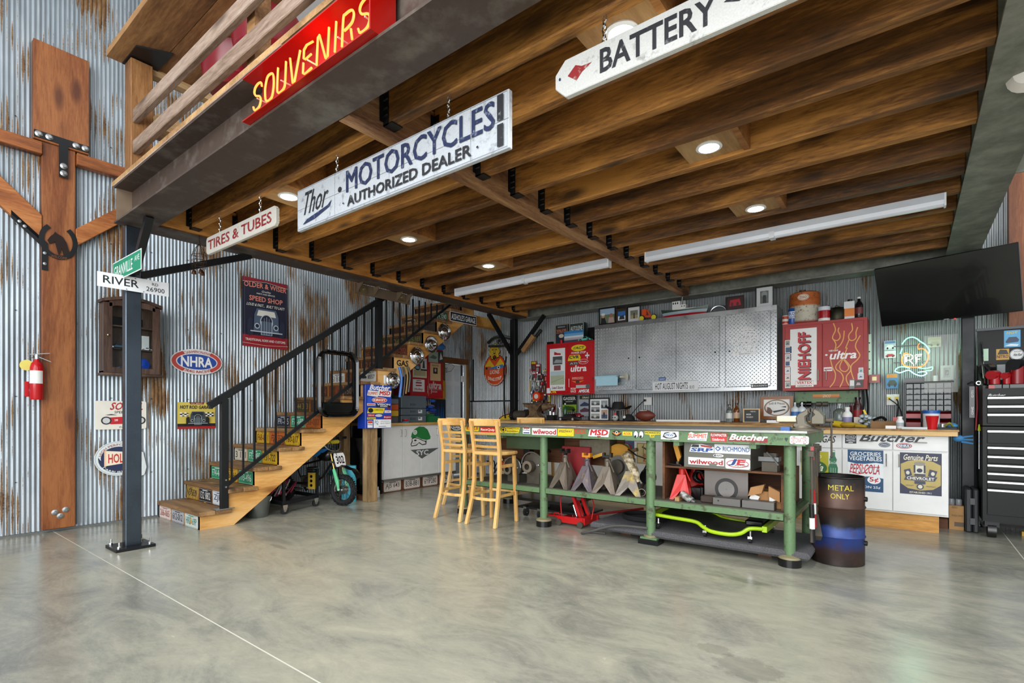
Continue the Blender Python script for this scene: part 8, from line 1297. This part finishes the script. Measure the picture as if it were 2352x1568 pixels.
HM = NT('hull'); sp = HM.n('SeparateXYZ'); HM.l(HM.obj(), sp.inputs[0]); HM = HM.done(HM.ramp(HM.math('MULTIPLY', sp.outputs[2], 9.0), [(.3, '#b3202a'), (.36, '#9db0bc'), (.62, '#a9bcc6'), (.68, '#2b4438')], 'CONSTANT'), .35)
obj('hull', MB().add(vs, [(i * 5 + j, i * 5 + 5 + j, i * 5 + 5 + (j + 1) % 5, i * 5 + (j + 1) % 5) for i in range(n) for j in range(5)], HM, True), bt); obj('wheelhouse', MB().box(x - .16, 6.97, ZD + .10, x - .05, 7.03, ZD + .22, WHT).box(x - .05, 6.96, ZD + .10, x + .03, 7.04, ZD + .165, WHT).box(x + .03, 6.97, ZD + .10, x + .16, 7.03, ZD + .112, WHT), bt); obj('mast', MB().cyl((x - .045, 7.0, ZD + .15), (x - .02, 7.0, ZD + .33), .004, WHT, 6), bt); obj('funnel', MB().cyl((x + .0, 7.0, ZD + .165), (x + .0, 7.0, ZD + .22), .024, C('#a9aaa6'), 12), bt)
for a in (-.15, -.12, -.09): obj('window', MB().box(x + a, 6.968, ZD + .18, x + a + .015, 6.97, ZD + .205, BLKG), bt)
for a in (-.03, .005): obj('window', MB().box(x + a, 6.958, ZD + .135, x + a + .015, 6.96, ZD + .148, BLKG), bt)
x = gz(1652, 7.0); Th('chrome_fender', 'grey arched model fender with chrome trim on the diamond plate cabinet', 'model part', [('shell', MB().sph((x, 7.02, ZD), .14, C('#5c6064', .35), 18, (1, .4, .75))), ('trim_ring', MB().tube([(x + .10 * math.cos(a), 6.96, ZD + .085 * math.sin(a)) for a in [PI * k / 12 for k in range(13)]], .008, CHR, 6))])
frame('framed_photo', 'dark brown framed red picture on the diamond plate cabinet', 6.97, (1667, 680, 1709, 712), '#2a1a16', '#3a1014', [('p', [(.15, .25), (.2, .8), (.8, .85), (.9, .3)], '#b01c2c'), ('e', (.25, .25, .4, .6), '#5c1820'), ('e', (.6, .25, .75, .6), '#5c1820')], .016)
frame('framed_photo', 'tall black framed photo at the right end of the diamond plate cabinet', 6.97, (1735, 657, 1778, 707), '#131416', '#cfd3d4', [('r', (.22, .18, .74, .82), '#6a6f6c'), ('e', (.3, .5, .66, .8), '#8f9894'), ('p', [(.38, .2), (.4, .6), (.58, .6), (.6, .2)], '#2c3036')], .014)
zr = 2.21
def can(lab, px, r, h, c, bands, y=7.0, cat='can', z=zr, name='drinks_can'):
    x = gz(px, y); t = thing(name, lab, cat, (x, y, z)); obj('body', MB().lathe([(r * .9, 0), (r, .008), (r, h - .01), (r * .85, h), (0, h)], (x, y, z), C(c, .3), 20), t)
    for a, b, cc in bands: obj('label_band', MB().lathe([(r * 1.006, a * h), (r * 1.006, b * h)], (x, y, z), C(cc, .3), 20, cap=False), t)
    return t, x
can('small red and white can, leftmost on the flame cabinet', 1804, .036, .11, '#d9d2c8', [(.1, .35, '#b3402c'), (.6, .9, '#b3402c')], 6.95); t, x = can('tall blue beer can beside the rusty oil can', 1820, .042, .185, '#1c4fa0', [(.35, .8, '#e6ecf2')], 6.95)
q = Pic('Y', 6.95 - .0435, 0, True); q.text((x - .03, zr + .10, x + .03, zr + .14), 'BUD', C('#1c4fa0'), .05); q.text((x - .032, zr + .065, x + .032, zr + .095), 'LIGHT', C('#1c4fa0'), .05); q.end(t, 'lettering')
ES = NT('rusty_can'); sp = ES.n('SeparateXYZ'); ES.l(ES.obj(), sp.inputs[0]); f = ES.noise(ES.obj(), 25, 6, .75); cc = ES.ramp(ES.math('MULTIPLY', sp.outputs[2], 2.6), [(.03, '#8a3a24'), (.09, '#b9b4a4'), (.5, '#c6c0ae'), (.56, '#b8622c')], 'LINEAR'); ES = ES.done(ES.mix(ES.ramp(f, [(.54, '#000000'), (.66, '#ffffff')]), cc, '#5a3a28'), .6, .2)
x = gz(1849, 7.05); es = thing('oil_drum_can', 'large rusty orange and white oil can on the flame cabinet', 'oil can', (x, 7.05, zr)); obj('body', MB().lathe([(.155, 0), (.16, .005), (.16, .27), (.165, .275), (.165, .285), (.16, .29), (.16, .36), (.13, .375), (.12, .37), (0, .37)], (x, 7.05, zr), ES, 32), es); obj('cap', MB().cyl((x - .02, 7.02, zr + .37), (x - .02, 7.02, zr + .405), .035, CASTI, 14), es)
q = Pic('Y', 7.05 - .165, 0, True); q.ell((x - .055, zr + .26, x + .065, zr + .335), C('#d8cfbf')); q.ell((x - .05, zr + .265, x + .06, zr + .33), C('#b8622c')); q.ell((x - .045, zr + .27, x + .055, zr + .325), C('#e2dac8')); q.text((x - .032, zr + .282, x + .042, zr + .312), 'ESSO', C('#a8401c'), .05); q.end(es, 'lettering')
t = thing('motor_oil_can', 'red and white motor oil can right of the rusty can', 'can', (gz(1893, 6.95), 6.95, zr)); x = gz(1893, 6.95); obj('body', MB().lathe([(.06, 0), (.062, .05), (.062, .11), (.06, .165), (0, .165)], (x, 6.95, zr), C('#a81420', .3), 22), t); obj('label_band', MB().lathe([(.0625, .0), (.0628, .03)], (x, 6.95, zr), WHT, 22, cap=False), t); obj('label_band', MB().lathe([(.0628, .12), (.0625, .164)], (x, 6.95, zr), C('#cfd8e2'), 22, cap=False), t)
x = gz(1923, 7.0); Th('kettle', 'dull dark green can with a spout on the flame cabinet', 'can', [('body', MB().lathe([(.085, 0), (.09, .01), (.09, .12), (.07, .145), (.03, .155), (0, .155)], (x, 7.0, zr), METAL('#3f3e34', .5), 22)), ('spout', MB().cyl((x - .05, 6.98, zr + .14), (x - .09, 6.96, zr + .175), .012, CASTI, 8)), ('handle', MB().tube([(x - .03, 7, zr + .15), (x - .01, 7, zr + .18), (x + .03, 7, zr + .15)], .006, CASTI, 6))])
x = gz(1951, 6.98); t = Th('oil_bottle', 'white and orange plastic oil bottle on the flame cabinet', 'bottle', [('body', MB().box(x - .05, 6.95, zr, x + .05, 7.01, zr + .20, C('#d9dadb', .35)).cyl((x + .005, 6.98, zr + .20), (x + .005, 6.98, zr + .225), .022, BLKG, 10)), ('label', MB().box(x - .051, 6.949, zr + .03, x + .051, 6.95, zr + .12, C('#e07a1c')))]); bottle('dark_bottle', 'black bottle with a white stopper at the right end of the flame cabinet', gz(1973, 6.98), 6.98, zr, .04, .24, C('#1a1416', .15), WHT, .4, label='#6b2c2c')
# --- right of the flame cabinet
Th('light_strip', 'narrow perforated white strip standing beside the flame cabinet', 'strip', [('strip', MB().box(gz(1993, 7.2), 7.2, 1.55, gz(2001, 7.2), 7.22, 2.05, C('#cfe3d6')))] + [('hole', MB().cyl((gz(1997, 7.2), 7.2, 1.65 + .1 * k), (gz(1997, 7.2), 7.197, 1.65 + .1 * k), .008, BLKG, 8)) for k in range(4)])
bb = bxpx('Y', 7.15, (1996, 860, 2021, 879)); Th('work_light', 'square red work light with a yellow lens hanging on the back wall', 'work light', [('housing', MB().box(bb[0], 7.13, bb[1], bb[2], 7.19, bb[3], C('#8c1a22', .3))), ('lens', MB().box(bb[0] + .03, 7.125, bb[1] + .025, bb[2] - .03, 7.13, bb[3] - .025, C('#e6dc8c', .3)))])
for i, (b, c1, l) in enumerate((((2031, 782, 2058, 804), '#b9c9d0', 'toy car card with a white truck, topmost on the back wall'), ((2031, 805, 2058, 822), '#c9d0d4', 'toy car card with a red car below the white truck card'), ((2131, 774, 2162, 797), '#c6c0a4', 'pale toy car card right of the neon sign'), ((2035, 857, 2063, 892), '#3f86b8', 'blue toy car card below the neon sign'))):
    sign('toy_card', 'Y', 7.22, b, .003, c1, l, 'toy card', [('r', (.05, .7, .95, .95), ('#5c86b0', '#d9dcdc', '#b9b48c', '#d98c2c')[i]), ('p', [(.1, .3), (.3, .55), (.7, .55), (.92, .35), (.9, .2), (.12, .18)], ('#e6e8e8', '#b3303a', '#a8a47c', '#3a4a3c')[i]), ('e', (.2, .1, .36, .32), '#1c1e22'), ('e', (.66, .1, .82, .32), '#1c1e22')])
# neon sign RF
nr = thing('neon_sign', 'green and orange neon sign with glowing white letters on the back wall', 'neon sign', (6.6, 7.12, 1.5)); YN = 7.12
def npx(pts, m, r=.006, cl=False): obj('neon_tube', MB().tube([onY(a, b, YN) for a, b in (sm(pts, 3) if len(pts) > 2 else pts)], r, m, 6, cl), nr)
NG, NO, NW, NBl = EM('#7dffbe', 3.4), EM('#ff7a28', 3.0), EM('#fff4e0', 3), EM('#8fe2ff', 3.4)
npx([(2091, 816), (2080, 810), (2074, 818), (2071, 828), (2076, 838), (2088, 842), (2104, 843), (2120, 840), (2130, 828), (2132, 814), (2126, 804), (2117, 800), (2110, 802)], NO)
npx([(2110, 802), (2108, 795), (2112, 788)], NO, .004)
for G in ([(2078, 835), (2078, 815)], [(2078, 815), (2092, 814), (2097, 820), (2092, 826), (2080, 827)], [(2088, 827), (2098, 836)], [(2104, 836), (2102, 815)], [(2102, 815), (2118, 813)], [(2103, 825), (2114, 824)], [(2082, 831), (2082, 819), (2090, 818)], [(2106, 832), (2106, 819), (2116, 817)]): npx(G, NW, .0042)
npx([(2098, 838), (2099, 838.8)], NW, .006); npx([(2118, 836), (2118.5, 836.8)], NW, .006)
npx([(2112, 783), (2126, 792), (2135, 805), (2132, 812)], NG); npx([(2068, 812), (2072, 800)], NG); npx([(2055, 852), (2062, 844), (2076, 842), (2090, 846)], NG); npx([(2108, 844), (2125, 846), (2142, 842)], NG); npx([(2142, 842), (2140, 850), (2126, 851)], NG, .005); npx([(2055, 852), (2066, 856), (2078, 852), (2088, 850), (2100, 858), (2116, 863), (2128, 858), (2124, 853), (2108, 855)], NBl)
npx([(2072, 790), (2082, 778), (2096, 774), (2108, 779), (2112, 783)], NG)
obj('backing_frame', MB().box(6.43, 7.15, 1.70, 6.76, 7.16, 1.71, BLKG).box(6.43, 7.15, 1.88, 6.76, 7.16, 1.89, BLKG), nr); obj('transformer', MB().box(6.52, 7.17, 1.46, 6.70, 7.23, 1.53, BLKG), nr)
l = bpy.data.lights.new('neon_glow', 'POINT'); l.energy = 5; l.color = (.45, 1, .7); l.shadow_soft_size = .12; lo = bpy.data.objects.new('neon_glow', l); COL.objects.link(lo); lo.parent = nr; lo.location = (0, -.12, .25)
l = bpy.data.lights.new('neon_glow', 'POINT'); l.energy = 1.6; l.color = (1, .28, .08); l.shadow_soft_size = .05; lo = bpy.data.objects.new('neon_glow', l); COL.objects.link(lo); lo.parent = ng; lo.location = (.1, -.01, .12)
fg = NT('plastic_film'); fg.b.inputs['Alpha'].default_value = .16; FILM = fg.done('#d8dcd8', .15); obj('plastic_sheet', MB().box(gz(2123, 6.98), 6.98, 1.36, gz(2200, 6.98), 6.981, 1.96, FILM), label='clear plastic sheet hanging above the small drawer cabinet', cat='plastic sheet')
frame('framed_photo', 'small ornate white frame behind the plastic sheet', 7.1, (2160, 839, 2190, 872), '#c6ccc4', '#b9bcb8', [('r', (.25, .25, .75, .75), '#6c706c'), ('t', (.35, .3, .65, .65), 'LH', '#d8dad6', .05)], .025)
# organiser
og = thing('drawer_organiser', 'small-parts organiser with rows of clear drawers and red bins, right counter', 'organiser', (6.72, 7.05, ZC)); x0, x1 = 6.541, 6.915; OD = C('#3a3f40', .4); OC = C('#4c5254', .2)
obj('housing', MB().box(x0 - .012, 6.985, 1.10, x0, 7.15, 1.47, OD).box(x1, 6.985, 1.10, x1 + .012, 7.15, 1.47, OD).box(x0 - .02, 6.98, 1.465, x1 + .02, 7.15, 1.478, OD).box(x0, 7.14, ZC, x1, 7.15, 1.46, OD).box(x0 - .012, 7.0, ZC, x0, 7.15, 1.1, OD).box(x1, 7.0, ZC, x1 + .012, 7.15, 1.1, OD), og)
for r in range(5):
    for c in range(6):
        a = x0 + (x1 - x0) * c / 6; b = a + (x1 - x0) / 6; z = 1.165 + .059 * r; d = obj('drawer', MB().box(a + .003, 6.99, z + .003, b - .003, 7.13, z + .056, OC), og, bev=.002); obj('pull_tab', MB().box((a + b) / 2 - .01, 6.982, z + .006, (a + b) / 2 + .01, 6.99, z + .014, OD), d)
for i, (a, b) in enumerate(((x0, x0 + .13), (x0 + .14, x0 + .23), (x0 + .24, x1))): obj('red_bin', MB().prism([(a, 6.93, 1.09), (a, 7.12, 1.09), (a, 7.12, 1.16), (a, 6.93, 1.135)], (b - a - .006, 0, 0), C('#a81420', .3)), og); obj('red_bin', MB().prism([(a, 6.93, 1.0), (a, 7.12, 1.0), (a, 7.12, 1.08), (a, 6.93, 1.045)], (b - a - .006, 0, 0), C('#8c121c', .3)), og)
obj('small_pill_jar', MB().cyl((gz(2149, 7.05), 7.05, 1.478), (gz(2149, 7.05), 7.05, 1.54), .02, WHT, 12), label='small white jar on top of the drawer organiser', cat='jar')
# --- television
tv = thing('television', 'large black flat television tilted down on the right under the loft', 'television', (0, 0, 0)); W_, H_ = 1.11, .635
obj('bezel', MB().box(-W_ / 2, 0, -H_ / 2, W_ / 2, .035, H_ / 2, BLKG), tv, bev=.004); TS = NT('screen'); TS.b.inputs['Coat Weight'].default_value = .3; TS = TS.done('#0a0c0e', .18); obj('screen', MB().box(-W_ / 2 + .008, -.0015, -H_ / 2 + .014, W_ / 2 - .008, 0, H_ / 2 - .008, TS), tv)
obj('standby_light', MB().box(.06, -.004, -H_ / 2 - .004, .075, -.0, -H_ / 2 + .004, EM('#ff2010', 5)), tv); obj('maker_badge', MB().box(-.02, -.003, -H_ / 2 + .003, .02, -.001, -H_ / 2 + .009, C('#9aa0a4')), tv); obj('mount_plate', MB().box(-.2, .035, -.15, .2, .08, .15, BLK), tv)
tv.location = (6.837, 6.69, 2.384); tv.rotation_euler = Matrix.Rotation(-.2566, 4, 'Z').to_euler(); tv.rotation_mode = 'XYZ'; tv.rotation_euler = (Matrix.Rotation(-.2566, 3, 'Z') @ Matrix.Rotation(.3806, 3, 'X')).to_euler()
obj('wall_mount_arm', MB().tube([(6.87, 6.80, 2.40), (6.9, 7.0, 2.55), (6.9, YB - .03, 2.55)], .022, BLK, 8), label='black steel arm holding the television to the wall', cat='bracket')
# --- tool chest
tc = thing('tool_chest', 'tall black rolling tool chest with silver drawer pulls at the right edge', 'tool chest', (7.7, 6.7, 0)); _t = NT('chest_black'); _t.b.inputs['Specular IOR Level'].default_value = .25; TB = _t.done('#08090a', .4); TBG = C('#101411', .5); YT = 6.40
obj('cabinet_body', MB().box(7.105, YT + .01, .15, 8.3, 7.0, 1.02, TB), tc); obj('top_chest', MB().box(7.105, YT + .01, 1.03, 8.3, 6.95, 1.37, TB), tc); obj('lid', MB().box(7.11, 6.93, 1.37, 8.3, 6.96, 1.975, TB).box(7.10, 6.90, 1.96, 8.3, 6.96, 1.985, METAL('#3c3e40', .3)), tc); obj('side_wall', MB().prism([(7.105, YT + .01, 1.37), (7.105, 6.95, 1.37), (7.105, 6.95, 1.62), (7.105, YT + .01, 1.40)], (.012, 0, 0), TBG), tc)
def tz(py): return onY(2300, py, YT)[2]
for py0, py1 in ((909, 928), (929, 947), (948, 972), (986, 1018), (1024, 1044), (1045, 1064), (1065, 1083), (1084, 1102), (1103, 1121), (1122, 1184)):
    z1, z0 = tz(py0), tz(py1); d = obj('drawer', MB().box(7.135, YT - .006, z0, 8.26, YT + .01, z1, TB), tc, bev=.002); obj('pull', MB().box(7.135, YT - .022, z1 - .026, 8.26, YT - .006, z1 - .010, METAL('#c4c6c8', .22, 5, .05)), d)
stk(tc, 'Y', YT + .0095, (2268, 904, 2312, 911), 'white butcher lettering', [('t', FULL, 'Butcher', '#c9cccc', .05, .5)])
for x in (7.17, 8.1): obj('caster', MB().cyl((x - .03, 6.47, .065), (x + .03, 6.47, .065), .065, METAL('#4c4c4c', .4), 20).box(x - .05, 6.43, .10, x + .05, 6.53, .15, BLK), tc)
obj('support_arm', MB().tube([(7.14, 6.90, 1.85), (7.13, 6.7, 1.62), (7.13, 6.55, 1.42)], .008, CHR, 6), tc)
sign('toy_card', 'Y', 6.925, (2306, 758, 2344, 797), .003, '#5aa9d8', 'blue toy car card clipped on the tool chest lid', 'toy card', [('t', (.15, .78, .85, .92), 'HOT', '#e0c21c', .05, .2), ('p', [(.1, .35), (.3, .6), (.75, .6), (.92, .42), (.85, .3), (.15, .25)], '#2c3f5c'), ('p', [(.05, .1), (.4, .2), (.9, .15), (.8, .05)], '#e6eef2')]); sign('sticker_card', 'Y', 6.925, (2288, 801, 2318, 826), .002, '#c99a3a', 'tan nitro sticker on the tool chest lid', 'sticker', [('p', [(.1, .5), (.3, .95), (.8, .9), (.95, .5)], '#2a241c'), ('t', (.05, .15, .95, .45), 'NITRO', '#5c1c14', .06)]); sign('sticker_card', 'Y', 6.925, (2319, 801, 2352, 826), .002, '#dfe1e2', 'white oval outlaw sticker on the tool chest lid', 'sticker', [('g', (.03, .03, .97, .97), .003, '#22252a'), ('t', (.3, .7, .8, .82), 'OUTLAW', '#22252a', 0), ('t', (.25, .35, .9, .6), 'Hot Rod', '#22252a', .06, .3)], shape='ell')
Th('card', 'small green and white card hanging left of the tool chest lid', 'card', [('card', MB().box(gz(2256, 6.9), 6.89, 1.66, gz(2270, 6.9), 6.893, 1.78, C('#b9d8bc')))]); Th('card', 'grey instruction card on the tool chest lid behind the chargers', 'card', [('card', MB().box(gz(2290, 6.92), 6.92, 1.47, gz(2309, 6.92), 6.923, 1.62, C('#9aa0a2')))])
for i, (px, y, r, h, c, l) in enumerate(((2270, 6.75, .055, .20, '#1f2123', 'round black speaker-like grinder on the tool chest, leftmost'), (2284, 6.6, .05, .13, '#a8141c', 'red cordless tool with a battery on the tool chest, second'), (2312, 6.6, .035, .12, '#a8141c', 'small red cordless driver on the tool chest, third'), (2336, 6.62, .06, .22, '#8c1018', 'large dark red polisher with a round black head, rightmost'))):
    x = gz(px, y); t = thing('power_tool', l, 'power tool', (x, y, 1.37), 'cordless tools on the tool chest'); obj('battery', MB().box(x - r, y - r, 1.37, x + r, y + r, 1.37 + .045, BLKG), t, bev=.006); obj('body', MB().cyl((x, y, 1.41), (x, y, 1.37 + h), r * .8, C(c, .3), 16), t); obj('head', MB().cyl((x - r * .6, y - r * 1.1, 1.37 + h), (x + r * .3, y + r * .6, 1.37 + h + .005), r * .85, C(c, .3) if i in (1, 2) else BLKG, 18), t)
Th('charger', 'red and black battery charger on the front edge of the tool chest', 'charger', [('base', MB().box(gz(2270, 6.45), 6.43, 1.37, gz(2284, 6.45), 6.50, 1.40, C('#b02018', .3)))])
Th('air_tool', 'black air tool with white lettering hanging left of the tool chest', 'air tool', [('body', MB().box(gz(2226, 6.6), 6.58, 1.10, gz(2238, 6.6), 6.63, 1.40, BLKG)), ('hook', MB().tube([(gz(2222, 6.6), 6.6, 1.42), (gz(2232, 6.6), 6.6, 1.44), (gz(2246, 6.6), 6.6, 1.43)], .010, DARKM, 6)), ('ring', MB().lathe([(.012, 0), (.02, 0), (.02, .008), (.012, .008)], (gz(2247, 6.6), 6.58, 1.43), ALU, 14, (0, -1, 0), False)), ('letters', (lambda q: (q.text((2231, 934, 2236, 952), 'ONE', WHT, .03, vert=True), q.text((2231, 897, 2236, 912), 'DTI', WHT, .03, vert=True), q.mb)[2])(Pic('Y', 6.5795, .0006)))])
Th('red_bungee', 'red elastic cord hanging left of the tool chest', 'cord', [('cord', MB().tube([(gz(2244, 6.6), 6.62, 1.40), (gz(2245, 6.6), 6.62, 1.2), (gz(2242, 6.6), 6.62, .98)], .007, C('#a8202c', .5), 6))]); Th('grease_gun', 'thin steel rod with a yellow end on the tool chest side', 'rod', [('rod', MB().cyl((gz(2249, 6.5), 6.5, .62), (gz(2249, 6.5), 6.5, .98), .005, ALU, 6)), ('tip', MB().cyl((gz(2249, 6.5), 6.5, .98), (gz(2249, 6.5), 6.5, 1.04), .012, C('#b9c82a'), 8, .004))])
cs = thing('carry_case', 'grey plastic carry case standing on end left of the tool chest', 'case', (7.06, 6.6, 0)); CP = C('#2b2d2f', .5); obj('half_shell', MB().box(6.995, 6.58, .0, 7.045, 6.9, .42, CP), cs, bev=.012); obj('half_shell', MB().box(7.05, 6.58, .0, 7.095, 6.9, .42, CP), cs, bev=.012); obj('latch', MB().box(7.03, 6.57, .27, 7.065, 6.58, .33, C('#4a4c4e')).box(7.03, 6.57, .08, 7.065, 6.58, .14, C('#4a4c4e')), cs)
cb = thing('cardboard_box', 'brown shipping box with two spray cans on it, beside the grey case', 'box', (6.96, 6.7, 0)); obj('carton', MB().box(6.88, 6.66, .0, 7.0 - .01, 6.86, .235, C('#b48a58', .8)), cb); q = Pic('Y', 6.66, .0005); q.rect((2192, 1199, 2214, 1209), C('#5c4630')); q.text((2186, 1182, 2212, 1186), 'NEVADA CAMPER', C('#5c4630'), 0); q.text((2185, 1162, 2200, 1167), 'AERO', C('#5c4630'), .03, .2); q.end(cb)
for x in (6.90, 6.955): can('silver topped spray can on the brown shipping box, %s' % ('left' if x < 6.93 else 'right'), 2190, .026, .06, '#8d9094', [], 6.72, 'spray can', .235, 'spray_can')[0].location = (x, 6.72, .235)
obj('wood_wedge', MB().box(6.80, 6.62, 0, 6.87, 6.9, .10, BROWNW), label='dark wooden block left of the brown shipping box', cat='block'); obj('yellow_level', MB().box(7.40, 6.7, .0, 7.7, 6.76, .04, C('#d9a81c', .4)), label='yellow bar lying on the floor under the tool chest', cat='bar')
obj('pale_plate', MB().lathe([(0, .0), (.05, .01), (.07, .05), (.05, .10), (0, .12)], onX(2352, 190, 7.0), C('#d8d2c8', .6), 18, (0, -1, 0)), label='pale rounded plate on the right girder at the picture edge', cat='lamp cover')  # plain pale plate standing in for an unidentified rounded shape
Th('antler_ornament', 'grey twisted metal ornament on the back wall behind the corner column', 'ornament', [('branch', MB().tube(sm([(1.20, 7.22, 2.25), (1.35, 7.2, 2.38), (1.50, 7.22, 2.44), (1.62, 7.22, 2.55)]), [.03] * 13, METAL('#5a5a58', .6), 8)), ('branch', MB().tube(sm([(1.35, 7.1, 2.38), (1.44, 7.1, 2.30), (1.55, 7.1, 2.34)]), .012, METAL('#5a5a58', .6), 6))])
Th('grille_ornament', 'chrome car grille shaped ornament above the lion sign', 'ornament', [('bar', MB().tube(sm([(.48, 7.18, 2.42), (.65, 7.16, 2.50), (.85, 7.16, 2.50), (1.05, 7.18, 2.44)]), .03, METAL('#7c8084', .35), 8)), ('lower_bar', MB().tube(sm([(.50, 7.18, 2.36), (.75, 7.16, 2.34), (1.0, 7.18, 2.36)]), .022, METAL('#6c7074', .35), 8)), ('lamp', MB().lathe([(.05, 0), (.04, .03), (0, .035)], (.76, 7.15, 2.42), CHR, 16, (0, -1, 0)))])
for nm in ('horseshoe_sign',): pass
# Empties standing at the world origin move to their thing's base
bpy.context.view_layer.update()
for o in list(bpy.data.objects):
    if o.type == 'EMPTY' and o.parent is None and o.children and o.location.length < 1e-6 and 'label' in o and o.name.split('.')[0] not in ('bar_stool', 'jack_stand', 'television'):
        P = [c.matrix_world @ Vector(b) for c in o.children if c.type == 'MESH' for b in c.bound_box]
        if P: recen(o, ((min(p.x for p in P) + max(p.x for p in P)) / 2, (min(p.y for p in P) + max(p.y for p in P)) / 2, min(p.z for p in P)))
